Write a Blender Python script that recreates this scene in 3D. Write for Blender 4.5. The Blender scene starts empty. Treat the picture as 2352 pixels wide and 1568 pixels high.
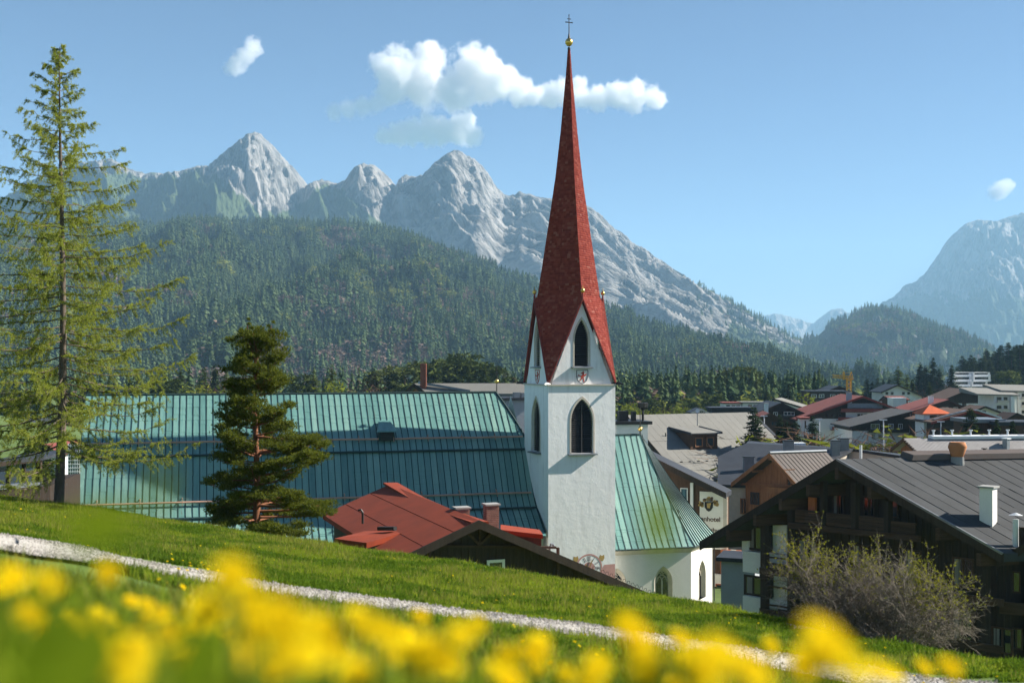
import bpy, bmesh, math, random
import numpy as np
from mathutils import Vector, Matrix
from mathutils.geometry import tessellate_polygon

SC = bpy.context.scene
COL = SC.collection
R = math.radians
# ------------------------------------------------------------------ camera
FPX, CX, HY = 2700.0, 1176.0, 830.0        # focal length, centre and horizon of the view, in units of a 2352 wide picture
cam = bpy.data.cameras.new('camera')
cam_o = bpy.data.objects.new('camera', cam)
COL.objects.link(cam_o)
SC.camera = cam_o
cam.sensor_width = 36
cam.lens = 36 * FPX / 2352
cam.shift_y = (HY - 784) / 2352
cam.clip_start = 0.02
cam.clip_end = 60000
cam_o.location = (0, 0, 0)
cam_o.rotation_euler = (R(90), 0, 0)
cam.dof.use_dof = True
cam.dof.focus_distance = 95
cam.dof.aperture_fstop = 1.2
# ------------------------------------------------------------------ sky and sun
CH_A = R(14.5)                              # how far the church is turned
SUN_EL, SUN_AZ = R(34), CH_A - R(4.8)       # azimuth measured from +X towards +Y
world = bpy.data.worlds.new('World')
SC.world = world
world.use_nodes = True
wn = world.node_tree
wn.nodes.clear()
sky = wn.nodes.new('ShaderNodeTexSky')
sky.sky_type = 'NISHITA'
sky.sun_disc = False
sky.sun_elevation = SUN_EL
sky.sun_rotation = R(90) - SUN_AZ
sky.altitude = 3500
sky.air_density = 1.0
sky.dust_density = 1.0
sky.ozone_density = 3.5
bg = wn.nodes.new('ShaderNodeBackground')
bg.inputs[1].default_value = 0.05
wo = wn.nodes.new('ShaderNodeOutputWorld')
wn.links.new(sky.outputs[0], bg.inputs[0])
wn.links.new(bg.outputs[0], wo.inputs[0])
sun = bpy.data.lights.new('sun', 'SUN')
sun.energy = 5.0
sun.angle = R(0.5)
sun.color = (1.0, 0.93, 0.82)
sun_o = bpy.data.objects.new('sun', sun)
COL.objects.link(sun_o)
sun_o.location = (60, 0, 60)
S = Vector((math.cos(SUN_EL) * math.cos(SUN_AZ), math.cos(SUN_EL) * math.sin(SUN_AZ), math.sin(SUN_EL)))
sun_o.rotation_euler = S.to_track_quat('Z', 'Y').to_euler()
SC.view_settings.view_transform = 'Standard'
SC.view_settings.look = 'None'
SC.view_settings.gamma = 1
SC.view_settings.exposure = 1.34
SC.view_settings.use_curve_mapping = False
# ------------------------------------------------------------------ renderer
SC.render.engine = 'CYCLES'
cy = SC.cycles
cy.use_denoising = True
try:
    cy.denoiser = 'OPENIMAGEDENOISE'
    cy.denoising_input_passes = 'RGB_ALBEDO_NORMAL'
except Exception:
    pass
cy.max_bounces = 12
cy.diffuse_bounces = 3
cy.glossy_bounces = 3
cy.transmission_bounces = 4
cy.transparent_max_bounces = 8
cy.volume_bounces = 10
cy.volume_step_rate = 0.25
cy.volume_max_steps = 256
cy.caustics_reflective = False
cy.caustics_refractive = False
cy.sample_clamp_indirect = 4
cy.use_adaptive_sampling = True
cy.adaptive_threshold = 0.015

# ------------------------------------------------------------------ helpers
def at(px, py, Y):
    return Vector(((px - CX) * Y / FPX, Y, (HY - py) * Y / FPX))

def tag(o, label=None, cat=None, group=None, kind=None):
    if label: o['label'] = label
    if cat: o['category'] = cat
    if group: o['group'] = group
    if kind: o['kind'] = kind
    return o

def thing(name, label, cat, loc=(0, 0, 0), rz=0, group=None):
    o = bpy.data.objects.new(name, None)
    o.empty_display_size = 0.5
    COL.objects.link(o)
    o.location = loc
    o.rotation_euler = (0, 0, rz)
    return tag(o, label, cat, group)

def obj(name, me, parent=None, loc=(0, 0, 0)):
    o = bpy.data.objects.new(name, me)
    COL.objects.link(o)
    o.parent = parent
    o.location = loc
    return o

def copy_tree(o, parent=None):
    c = o.copy()
    COL.objects.link(c)
    c.parent = parent
    for ch in o.children:
        copy_tree(ch, c)
    return c

def np_mesh(name, V, F, mats=(), smooth=False, attrs=None):
    """V (n,3), F (m,3) or (m,4) integer arrays -> mesh"""
    V = np.asarray(V, np.float32); F = np.asarray(F, np.int32)
    me = bpy.data.meshes.new(name)
    k = F.shape[1]
    me.vertices.add(len(V)); me.vertices.foreach_set('co', V.ravel())
    me.loops.add(F.size); me.loops.foreach_set('vertex_index', F.ravel())
    me.polygons.add(len(F))
    me.polygons.foreach_set('loop_start', np.arange(0, F.size, k, dtype=np.int32))
    try: me.polygons.foreach_set('loop_total', np.full(len(F), k, np.int32))
    except Exception: pass
    if smooth: me.polygons.foreach_set('use_smooth', np.ones(len(F), bool))
    for m in mats: me.materials.append(m)
    for nm, (tp, arr) in (attrs or {}).items():
        a = me.attributes.new(nm, tp, 'POINT')
        a.data.foreach_set('value' if tp == 'FLOAT' else 'vector', np.asarray(arr, np.float32).ravel())
    me.update(calc_edges=True); me.validate()
    return me

class MB:
    """collects faces (with material slots) for one mesh; fr maps local x, y, z to the mesh's space"""
    def __init__(s, fr=None):
        s.v = []; s.f = []; s.m = []; s.fr = fr or (lambda x, y, z: (x, y, z)); s.mi = 0
    def pt(s, p):
        s.v.append(tuple(s.fr(*p))); return len(s.v) - 1
    def poly(s, pts):
        s.f.append([s.pt(p) for p in pts]); s.m.append(s.mi); return s
    def hexa(s, b, t):
        i = [s.pt(p) for p in b]; j = [s.pt(p) for p in t]; n = len(i)
        s.f.append(i[::-1]); s.f.append(j); s.m += [s.mi] * 2
        for k in range(n):
            s.f.append([i[k], i[(k + 1) % n], j[(k + 1) % n], j[k]]); s.m.append(s.mi)
        return s
    def box(s, x0, x1, y0, y1, z0, z1):
        return s.hexa([(x0, y0, z0), (x1, y0, z0), (x1, y1, z0), (x0, y1, z0)],
                      [(x0, y0, z1), (x1, y0, z1), (x1, y1, z1), (x0, y1, z1)])
    def prism(s, poly, y0, y1):
        """outline in x, z extruded along y"""
        return s.hexa([(x, y0, z) for x, z in poly], [(x, y1, z) for x, z in poly])
    def slab(s, pts, t):
        """a sheet given by its top corners, thickened downwards by t"""
        return s.hexa([(x, y, z - t) for x, y, z in pts], pts)
    def bar(s, a, b, w, h=None, up=(0, 0, 1)):
        h = h or w
        a = Vector(a); b = Vector(b); d = (b - a).normalized(); u = Vector(up)
        if abs(d.dot(u)) > .98: u = Vector((1, 0, 0))
        r = d.cross(u).normalized(); u = r.cross(d)
        c = [r * (w / 2) * i + u * (h / 2) * j for i, j in ((-1, -1), (1, -1), (1, 1), (-1, 1))]
        return s.hexa([tuple(a + k) for k in c], [tuple(b + k) for k in c])
    def tube(s, pts, rad, n=8, cap=True):
        P = [Vector(p) for p in pts]
        rad = rad if hasattr(rad, '__len__') else [rad] * len(P)
        rings = []
        for k, p in enumerate(P):
            d = (P[min(k + 1, len(P) - 1)] - P[max(k - 1, 0)]).normalized()
            u = Vector((0, 0, 1)) if abs(d.z) < .95 else Vector((1, 0, 0))
            r = d.cross(u).normalized(); u = r.cross(d)
            rings.append([s.pt(tuple(p + (r * math.cos(q) + u * math.sin(q)) * rad[k])) for q in [2 * math.pi * j / n for j in range(n)]])
        for A, B in zip(rings, rings[1:]):
            for j in range(n):
                s.f.append([A[j], A[(j + 1) % n], B[(j + 1) % n], B[j]]); s.m.append(s.mi)
        if cap:
            s.f.append(rings[0][::-1]); s.f.append(rings[-1]); s.m += [s.mi] * 2
        return s
    def lathe(s, prof, c=(0, 0, 0), n=14):
        rings = [[s.pt((c[0] + r * math.cos(2 * math.pi * j / n), c[1] + r * math.sin(2 * math.pi * j / n), c[2] + z)) for j in range(n)] for r, z in prof]
        for A, B in zip(rings, rings[1:]):
            for j in range(n):
                s.f.append([A[j], A[(j + 1) % n], B[(j + 1) % n], B[j]]); s.m.append(s.mi)
        s.f.append(rings[0][::-1]); s.f.append(rings[-1]); s.m += [s.mi] * 2
        return s
    def wall(s, outer, holes, y, d, back=True):
        """upright sheet in the x, z plane at y with holes; the reveals run to y+d"""
        loops = [[Vector((x, z, 0)) for x, z in outer]] + [[Vector((x, z, 0)) for x, z in h] for h in holes]
        flat = [q for l in loops for q in l]
        idx = [s.pt((q.x, y, q.y)) for q in flat]
        for t in tessellate_polygon(loops):
            s.f.append([idx[k] for k in t]); s.m.append(s.mi)
        for h in holes:
            n = len(h)
            A = [s.pt((x, y, z)) for x, z in h]; B = [s.pt((x, y + d, z)) for x, z in h]
            for k in range(n):
                s.f.append([A[k], A[(k + 1) % n], B[(k + 1) % n], B[k]]); s.m.append(s.mi)
        return s
    def mesh(s, name, mats, smooth=False):
        me = bpy.data.meshes.new(name)
        me.from_pydata(s.v, [], s.f)
        for m in (mats if isinstance(mats, (list, tuple)) else [mats]): me.materials.append(m)
        me.polygons.foreach_set('material_index', s.m)
        if smooth: me.polygons.foreach_set('use_smooth', [True] * len(s.f))
        bm = bmesh.new(); bm.from_mesh(me)
        bmesh.ops.recalc_face_normals(bm, faces=bm.faces)
        bm.to_mesh(me); bm.free()
        me.update()
        return me
    def build(s, name, mats, parent=None, smooth=False):
        return obj(name, s.mesh(name, mats, smooth), parent)

def _hash(ix, iy, seed):
    h = (ix.astype(np.int64) * 374761393 + iy.astype(np.int64) * 668265263 + seed * 982451653) & 0x7fffffff
    h = ((h ^ (h >> 13)) * 1274126177) & 0x7fffffff
    return ((h ^ (h >> 16)) & 0xffff) / 65535.0

def vnoise(x, y, seed=0):
    x = np.asarray(x, float); y = np.asarray(y, float)
    ix = np.floor(x); iy = np.floor(y); fx = x - ix; fy = y - iy
    ux = fx * fx * fx * (fx * (fx * 6 - 15) + 10); uy = fy * fy * fy * (fy * (fy * 6 - 15) + 10)
    a = _hash(ix, iy, seed); b = _hash(ix + 1, iy, seed); c = _hash(ix, iy + 1, seed); d = _hash(ix + 1, iy + 1, seed)
    return (a + (b - a) * ux) * (1 - uy) + (c + (d - c) * ux) * uy

def fbm(x, y, oc=4, seed=0, gain=.5):
    s = 0; a = 1; t = 0
    for k in range(oc):
        s = s + a * vnoise(x * 2 ** k + 17.3 * k, y * 2 ** k + 5.1 * k, seed + k); t += a; a *= gain
    return s / t

def ridged(x, y, oc=4, seed=0, gain=.55):
    s = 0; a = 1; t = 0
    for k in range(oc):
        s = s + a * (1 - np.abs(2 * vnoise(x * 2 ** k + 9.7 * k, y * 2 ** k + 3.3 * k, seed + k) - 1)); t += a; a *= gain
    return s / t

def sstep(a, b, x):
    t = np.clip((np.asarray(x, float) - a) / (b - a), 0, 1)
    return t * t * (3 - 2 * t)
# ------------------------------------------------------------------ materials
class NT:
    def __init__(s, name):
        s.m = bpy.data.materials.new(name); s.m.use_nodes = True
        s.t = s.m.node_tree; s.t.nodes.clear()
        s.out = s.t.nodes.new('ShaderNodeOutputMaterial')
    def n(s, typ, **kw):
        nd = s.t.nodes.new(typ)
        for k, v in kw.items():
            if isinstance(k, str) and k.startswith('i_'):
                nd.inputs[int(k[2:]) if k[2:].isdigit() else k[2:].replace('_', ' ')].default_value = v
            else: setattr(nd, k, v)
        return nd
    def l(s, a, b): s.t.links.new(a, b)
    def coord(s, scale=(1, 1, 1), kind='Object'):
        tc = s.n('ShaderNodeTexCoord'); mp = s.n('ShaderNodeMapping')
        mp.inputs['Scale'].default_value = scale
        s.l(tc.outputs[kind], mp.inputs[0]); return mp.outputs[0]
    def noise(s, vec, scale, detail=4, rough=.55):
        nd = s.n('ShaderNodeTexNoise'); nd.inputs['Scale'].default_value = scale
        nd.inputs['Detail'].default_value = detail; nd.inputs['Roughness'].default_value = rough
        s.l(vec, nd.inputs['Vector']); return nd.outputs[0]
    def ramp(s, fac, stops):
        nd = s.n('ShaderNodeValToRGB'); e = nd.color_ramp.elements
        while len(e) < len(stops): e.new(.5)
        for k, (p, c) in enumerate(stops):
            e[k].position = p; e[k].color = (*c, 1) if len(c) == 3 else c
        s.l(fac, nd.inputs[0]); return nd.outputs[0]
    def math(s, op, a, b=None, clamp=False):
        nd = s.n('ShaderNodeMath', operation=op, use_clamp=clamp)
        for k, v in enumerate((a, b)):
            if v is None: continue
            if isinstance(v, (int, float)): nd.inputs[k].default_value = v
            else: s.l(v, nd.inputs[k])
        return nd.outputs[0]
    def mix(s, fac, a, b, mode='MIX'):
        nd = s.n('ShaderNodeMix', data_type='RGBA', blend_type=mode)
        for k, v in ((0, fac), (6, a), (7, b)):
            if isinstance(v, (int, float)): nd.inputs[k].default_value = v
            elif isinstance(v, tuple): nd.inputs[k].default_value = (*v, 1) if len(v) == 3 else v
            else: s.l(v, nd.inputs[k])
        return nd.outputs[2]
    def surf(s, col, rough=.8, metal=0, bump=None, bstr=.3, bdist=.02, spec=.3):
        p = s.n('ShaderNodeBsdfPrincipled')
        if isinstance(col, tuple): p.inputs['Base Color'].default_value = (*col, 1)
        else: s.l(col, p.inputs['Base Color'])
        if isinstance(rough, (int, float)): p.inputs['Roughness'].default_value = rough
        else: s.l(rough, p.inputs['Roughness'])
        p.inputs['Metallic'].default_value = metal
        p.inputs['Specular IOR Level'].default_value = spec
        if bump is not None:
            b = s.n('ShaderNodeBump'); b.inputs['Strength'].default_value = bstr; b.inputs['Distance'].default_value = bdist
            s.l(bump, b.inputs['Height']); s.l(b.outputs[0], p.inputs['Normal'])
        s.l(p.outputs[0], s.out.inputs[0]); return s.m

def dim(c, k): return tuple(min(1, x * k) for x in c)

def plain(name, c, rough=.7, var=.25, scale=3, stretch=(1, 1, 1), metal=0, bstr=.25, bdist=.02, spec=.3, rnd=0, fine=None):
    """a colour with blotches, grain and fine relief; rnd varies it from object to object"""
    t = NT(name); v = t.coord(stretch)
    n1 = t.noise(v, scale, 5, .6); n2 = t.noise(v, fine or scale * 9, 3, .6)
    f = t.math('ADD', t.math('MULTIPLY', n1, .65), t.math('MULTIPLY', n2, .35))
    col = t.ramp(f, [(.32, dim(c, 1 - var)), (.68, dim(c, 1 + var))])
    if rnd:
        oi = t.n('ShaderNodeObjectInfo')
        k = t.math('ADD', 1 - rnd, t.math('MULTIPLY', oi.outputs['Random'], 2 * rnd))
        cc = t.n('ShaderNodeCombineColor')
        for i in range(3): t.l(k, cc.inputs[i])
        col = t.mix(1.0, col, cc.outputs[0], 'MULTIPLY')
    return t.surf(col, rough, metal, f, bstr, bdist, spec)

def leafmat(name, c1, c2, trans=.35, rnd_obj=True, isl=False):
    t = NT(name)
    if isl: r = t.n('ShaderNodeNewGeometry').outputs['Random Per Island']
    else: r = t.n('ShaderNodeObjectInfo').outputs['Random']
    col = t.ramp(r, [(0, c1), (1, c2)])
    d = t.n('ShaderNodeBsdfDiffuse'); tr = t.n('ShaderNodeBsdfTranslucent'); mx = t.n('ShaderNodeMixShader')
    mx.inputs[0].default_value = trans
    t.l(col, d.inputs[0]); t.l(col, tr.inputs[0])
    t.l(d.outputs[0], mx.inputs[1]); t.l(tr.outputs[0], mx.inputs[2]); t.l(mx.outputs[0], t.out.inputs[0])
    return t.m

M = {}
M['plaster'] = plain('white plaster', (.90, .895, .88), .95, .04, .9, bstr=.8, bdist=.07, fine=6)
t = NT('white plaster')          # lime wash: rain streaks, patches, relief that is rougher in places
a = t.noise(t.coord((1.6, 1.6, .16)), 1.3, 5, .6); b = t.noise(t.coord(), .55, 4, .6); c = t.noise(t.coord(), 5.5, 4, .62); d = t.noise(t.coord(), 1.7, 3, .55)
col = t.ramp(t.math('ADD', t.math('MULTIPLY', a, .6), t.math('MULTIPLY', b, .4)), [(.33, (.68, .67, .655)), (.47, (.87, .865, .85)), (.7, (.92, .915, .90))])
h = t.math('ADD', t.math('MULTIPLY', t.math('MULTIPLY', c, .55), t.ramp(b, [(.40, (.15, .15, .15)), (.62, (1, 1, 1))])), t.math('MULTIPLY', d, .6))
M['plaster'] = t.surf(col, .95, 0, h, .6, .04, .2)
M['cream'] = plain('cream plaster', (.76, .73, .66), .9, .06, .7, bstr=.3, bdist=.02)
M['housewhite'] = plain('house plaster', (.74, .73, .70), .9, .07, .8, rnd=.08)
M['housegrey'] = plain('grey plaster', (.34, .36, .39), .9, .08, .8)
M['stone'] = plain('sandstone trim', (.55, .49, .41), .9, .14, 2)
M['slat'] = plain('louvre wood', (.045, .042, .042), .7, .3, 2, (8, 1, 8), rnd=.25)
M['black'] = plain('painted dark backing', (.006, .006, .006), .9, .1, 2)
M['seam'] = plain('dark copper seam', (.018, .045, .045), .6, .3, 2)
M['rail'] = plain('weathered copper rail', (.46, .27, .20), .55, .25, 1.5, spec=.4)
M['lead'] = plain('grey sheet metal', (.22, .24, .26), .45, .15, 2, metal=.6)
M['gold'] = plain('gilded copper', (.85, .55, .15), .28, .1, 3, metal=1, bstr=.05)
M['iron'] = plain('black iron', (.02, .02, .02), .5, .2, 4)
M['redtrim'] = plain('red painted board', (.22, .036, .027), .8, .2, 3)
M['darkwood'] = plain('black stained timber', (.036, .024, .017), .75, .45, 1.2, (6, 6, .6), rnd=.2)
M['darkwood2'] = plain('dark brown timber', (.062, .034, .021), .75, .4, 1.2, (.6, .6, 6), rnd=.25)
M['brownwood'] = plain('brown timber', (.085, .045, .025), .75, .35, 1.2, (5, 5, .6), rnd=.2)
M['warmwood'] = plain('larch timber', (.26, .115, .05), .7, .3, 1.2, (5, 5, .6), rnd=.15)
M['orangewood'] = plain('orange stained timber', (.42, .13, .05), .6, .3, 1.2, (5, 5, .6))
M['feltgrey'] = plain('grey roofing felt', (.057, .060, .063), .95, .2, .6, rnd=.1, fine=14)
M['roofgrey'] = plain('pale fibre roof', (.19, .187, .17), .9, .10, .35, rnd=.05, fine=8)
M['slate'] = plain('dark slate roof', (.030, .034, .042), .6, .25, .6, rnd=.1)
M['brownmetal'] = plain('brown metal roof', (.095, .075, .066), .6, .12, .6)
M['redfelt'] = plain('red roofing felt', (.225, .036, .013), .95, .22, .8, rnd=.08, fine=12)
M['redroof'] = plain('dull red roof', (.20, .055, .045), .9, .2, .6, rnd=.1)
M['orangeroof'] = plain('orange tile roof', (.55, .12, .045), .85, .15, 1)
M['brownroof'] = plain('brown shingle roof', (.12, .075, .055), .9, .2, .6, rnd=.15)
M['paleshingle'] = plain('pale diamond shingle', (.33, .315, .31), .8, .1, 1, rnd=.05)
M['brick'] = plain('old chimney brick', (.22, .13, .10), .95, .35, 5)
M['terracotta'] = plain('terracotta', (.46, .19, .08), .8, .12, 2)
M['rustpipe'] = plain('red brown chimney', (.28, .10, .065), .8, .12, .6)
M['whitemetal'] = plain('white metal', (.70, .72, .74), .4, .06, 2)
M['concrete'] = plain('grey concrete', (.30, .30, .29), .9, .15, 1.5)
M['windowwhite'] = plain('white window frame', (.75, .75, .73), .5, .04, 3)
M['yellow'] = plain('yellow crane steel', (.72, .36, .03), .5, .1, 1)
M['curtain'] = plain('curtain', (.22, .21, .19), .9, .12, 3, (8, 8, .5))
M['redpaint'] = plain('red paint', (.45, .07, .05), .9, .15, 5)
M['pinkpaint'] = plain('faded pink paint', (.55, .30, .27), .9, .15, 3)
M['greypaint'] = plain('dark grey paint', (.10, .10, .13), .9, .15, 5)
M['ochre'] = plain('ochre paint', (.45, .30, .10), .9, .25, 6)
M['bark'] = plain('larch bark', (.12, .095, .075), .95, .35, 4, (3, 3, 1))
M['pinebark'] = plain('pine bark', (.20, .085, .045), .95, .35, 4, (3, 3, 1))
M['twig'] = plain('grey twig', (.21, .18, .15), .95, .3, 8)
t = NT('window glass')
M['glass'] = t.surf((.018, .022, .026), .06, spec=.9)
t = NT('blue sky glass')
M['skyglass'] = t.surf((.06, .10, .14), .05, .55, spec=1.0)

# green copper, different from panel to panel, streaked down the slope
t = NT('green copper')
oi = t.n('ShaderNodeObjectInfo')
v = t.coord((3.5, .35, .35)); v2 = t.coord((1, 1, 1))
f = t.math('ADD', t.math('MULTIPLY', t.noise(v, 1.2, 5, .6), .6), t.math('MULTIPLY', oi.outputs['Random'], .4))
c = t.ramp(f, [(.20, (.075, .185, .17)), (.5, (.13, .28, .25)), (.82, (.22, .365, .31))])
st = t.ramp(t.noise(t.coord((9, .5, .5)), 1.0, 4, .6), [(.63, (0, 0, 0)), (.72, (1, 1, 1))])
c = t.mix(t.math('MULTIPLY', st, .55), c, (.12, .085, .06))
M['copper'] = t.surf(c, .42, 0, t.noise(v2, 1.5, 3), .3, .05, .7)

# red wooden shingles, every shingle its own tone
t = NT('red shingles')
g = t.n('ShaderNodeNewGeometry')
c = t.ramp(g.outputs['Random Per Island'], [(0, (.185, .030, .024)), (.35, (.235, .042, .032)), (.8, (.285, .056, .042)), (.96, (.32, .085, .065)), (1, (.35, .13, .10))])
M['shingle'] = t.surf(c, .9, 0, t.noise(t.coord((6, 6, 1)), 3, 3), .2, .01, .12)
# ------------------------------------------------------------------ scattering (only for what nobody could count)
def scatter(name, P, rot, scl, idx, protos, label, cat):
    n = len(P)
    me = bpy.data.meshes.new(name)
    me.vertices.add(n); me.vertices.foreach_set('co', np.asarray(P, np.float32).ravel())
    for nm, tp, arr in (('rot', 'FLOAT_VECTOR', rot), ('scl', 'FLOAT_VECTOR', scl), ('idx', 'INT', idx)):
        a = me.attributes.new(nm, tp, 'POINT')
        a.data.foreach_set('vector' if tp == 'FLOAT_VECTOR' else 'value', np.asarray(arr, np.int32 if tp == 'INT' else np.float32).ravel())
    o = obj(name, me)
    tag(o, label, cat, kind='stuff')
    co = bpy.data.collections.new(name + ' kinds')
    for k, p in enumerate(protos):
        q = bpy.data.objects.new('%s_%02d' % (name, k), p); co.objects.link(q)
    g = bpy.data.node_groups.new(name, 'GeometryNodeTree')
    g.interface.new_socket('Geometry', in_out='INPUT', socket_type='NodeSocketGeometry')
    g.interface.new_socket('Geometry', in_out='OUTPUT', socket_type='NodeSocketGeometry')
    gi = g.nodes.new('NodeGroupInput'); go = g.nodes.new('NodeGroupOutput')
    ci = g.nodes.new('GeometryNodeCollectionInfo'); ci.inputs['Collection'].default_value = co
    ci.inputs['Separate Children'].default_value = True; ci.inputs['Reset Children'].default_value = True
    iop = g.nodes.new('GeometryNodeInstanceOnPoints'); iop.inputs['Pick Instance'].default_value = True
    def att(nm, tp):
        a = g.nodes.new('GeometryNodeInputNamedAttribute'); a.data_type = tp; a.inputs[0].default_value = nm
        return a.outputs['Attribute']
    L = g.links.new
    L(gi.outputs[0], iop.inputs['Points']); L(ci.outputs[0], iop.inputs['Instance'])
    L(att('idx', 'INT'), iop.inputs['Instance Index']); L(att('scl', 'FLOAT_VECTOR'), iop.inputs['Scale'])
    L(att('rot', 'FLOAT_VECTOR'), iop.inputs['Rotation'])
    L(iop.outputs[0], go.inputs[0])
    o.modifiers.new('scatter', 'NODES').node_group = g
    return o

def grid_faces(nu, nv):
    i = np.arange(nu * nv).reshape(nu, nv)
    return np.stack([i[:-1, :-1].ravel(), i[1:, :-1].ravel(), i[1:, 1:].ravel(), i[:-1, 1:].ravel()], 1)

# ------------------------------------------------------------------ valley floor
def G(x, y):
    x = np.asarray(x, float); y = np.asarray(y, float)
    z = -22.5 + 3.2 * sstep(125, 300, y)
    z = z + 15 * np.exp(-((x + 95) / 42) ** 2 - ((y - 170) / 70) ** 2)
    z = z + 22 * np.exp(-((x - 360) / 115) ** 2) * sstep(330, 620, y) * (1 - sstep(900, 1500, y))
    z = z - 45 * sstep(400, 950, y) * (1 - sstep(170, 300, x) * (1 - sstep(700, 1100, y)))
    return z + (fbm(x / 60, y / 60, 3, 5) - .5) * 1.6 * sstep(150, 260, np.hypot(x, y))
gx = np.concatenate([-np.geomspace(6800, 130, 34), np.linspace(-125, 400, 106), np.geomspace(410, 8800, 30)])
gy = np.concatenate([np.linspace(-440, 60, 26), np.linspace(65, 720, 110), np.geomspace(730, 12300, 40)])
XX, YY = np.meshgrid(gx, gy, indexing='ij')
t = NT('valley meadow')
v = t.coord()
f = t.math('ADD', t.math('MULTIPLY', t.noise(v, .02, 4), .6), t.math('MULTIPLY', t.noise(v, .8, 4), .4))
M['valley'] = t.surf(t.ramp(f, [(.35, (.045, .075, .02)), (.6, (.085, .13, .03)), (.75, (.13, .12, .06))]), .95, 0, f, .4, .3)
gz = G(XX, YY)
near = (YY < 70) & (np.abs(XX) < 60)
gz = np.where(near, -24.5, gz)
tag(obj('ground', np_mesh('ground', np.stack([XX.ravel(), YY.ravel(), gz.ravel()], 1), grid_faces(*XX.shape), [M['valley']], True)), kind='structure')

# ------------------------------------------------------------------ the hillside meadow in front
CRX = np.array([-900, -400, 0, 135, 300, 500, 700, 900, 1100, 1300, 1500, 1700, 1850, 2000, 2150, 2352, 2700, 3300], float)
CRY = np.array([1010, 1080, 1141, 1160, 1184, 1216, 1246, 1277, 1306, 1340, 1374, 1414, 1448, 1492, 1522, 1545, 1590, 1680], float)
def crest(s):
    px = CX + FPX * s
    Yc = np.clip(47 - 27 * px / 2352, 12, 60)
    return Yc, -(np.interp(px, CRX, CRY) - HY) / FPX * Yc
def HZ(x, y):
    x = np.asarray(x, float); y = np.asarray(y, float)
    ye = np.maximum(y, 1.2)
    s = np.clip(x / ye, -.75, .75)
    # soften the fan towards the lens, where all directions meet
    Yc = 0; Zc = 0
    for ds in (-.06, -.03, 0, .03, .06):
        a, b = crest(s + ds); Yc = Yc + a / 5; Zc = Zc + b / 5
    q = np.clip(y / Yc, -.2, 1)
    g = q + .50 * q * (1 - q)
    z = -.24 + (Zc + .24) * g
    d = np.maximum(y - Yc, 0)
    z = z - np.where(d > 0, .10 * d + .26 * d * sstep(0, 4, d) + .008 * d * d, 0)
    z = z + (fbm(x / 3.1, y / 3.1, 3, 11) - .5) * .16 * sstep(3, 10, y) * (1 - sstep(.8, 1.0, q))
    return np.maximum(z, -23.5)
hy = np.concatenate([np.linspace(-6, 0, 7)[:-1], np.linspace(0, 24, 97), np.linspace(24.4, 75, 110)])
hs = np.linspace(-1, 1, 221)
HXX = hs[:, None] * (8 + .66 * np.maximum(hy, 0))[None, :]
HYY = np.repeat(hy[None, :], len(hs), 0)
HZZ = HZ(HXX, HYY)
HZZ = np.where((np.abs(hs)[:, None] > .995) | (HYY < -5.5) | (HYY > 74.5), -25, HZZ)
t = NT('meadow turf')
v = t.coord()
f = t.math('ADD', t.math('MULTIPLY', t.noise(v, .5, 4), .5), t.math('MULTIPLY', t.noise(v, 9, 5), .5))
M['turf'] = t.surf(t.ramp(f, [(.3, (.05, .085, .012)), (.5, (.09, .15, .02)), (.72, (.14, .17, .035))]), .95, 0, f, .6, .08)
tag(obj('meadow_hill', np_mesh('meadow_hill', np.stack([HXX.ravel(), HYY.ravel(), HZZ.ravel()], 1), grid_faces(*HXX.shape), [M['turf']], True)), kind='structure')

def hit(px, py):
    """where the line of sight through a picture point meets the meadow"""
    Y = np.geomspace(1.5, 60, 1500)
    x = (px - CX) / FPX * Y; z = (HY - py) / FPX * Y
    k = np.argmax(HZ(x, Y) >= z)
    return float(x[k]), float(Y[k])
# the gravel path across it
PTH = [(-700, 1150, 1185), (-300, 1190, 1228), (0, 1231, 1271), (120, 1250, 1288), (250, 1279, 1310), (400, 1308, 1336), (600, 1343, 1369), (800, 1371, 1396), (1000, 1397, 1420),
       (1200, 1421, 1446), (1400, 1448, 1477), (1600, 1478, 1515), (1800, 1506, 1548), (2000, 1532, 1580), (2200, 1562, 1612), (2500, 1600, 1660)]
far = np.array([hit(p, a) for p, a, b in PTH]); nearp = np.array([hit(p, b) for p, a, b in PTH])
uu = np.linspace(0, len(PTH) - 1, 260)
def rs(A): return np.stack([np.interp(uu, np.arange(len(PTH)), np.convolve(np.pad(A[:, k], 1, 'edge'), [.2, .6, .2], 'valid')) for k in (0, 1)], 1)
far = rs(far); nearp = rs(nearp)
far += (np.stack([fbm(uu * 7, uu * 0, 3, 2), fbm(uu * 7, uu * 0 + 4, 3, 3)], 1) - .5) * .35
nearp += (np.stack([fbm(uu * 7, uu * 0 + 9, 3, 4), fbm(uu * 7, uu * 0 + 14, 3, 6)], 1) - .5) * .35
vv = np.linspace(0, 1, 9)
PP = far[:, None, :] * (1 - vv)[None, :, None] + nearp[:, None, :] * vv[None, :, None]
PZ = HZ(PP[..., 0], PP[..., 1]) + .055 + .02 * np.sin(np.pi * vv)[None, :]
t = NT('path gravel')
v = t.coord()
vo = t.n('ShaderNodeTexVoronoi'); vo.inputs['Scale'].default_value = 28; t.l(v, vo.inputs[0])
f = t.math('ADD', t.math('MULTIPLY', t.noise(v, 1.2, 4), .5), t.math('MULTIPLY', t.noise(v, 30, 3), .5))
M['gravel'] = t.surf(t.ramp(f, [(.3, (.30, .28, .24)), (.6, (.50, .47, .43)), (.8, (.60, .58, .54))]), .95, 0, vo.outputs[0], .8, .03)
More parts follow.
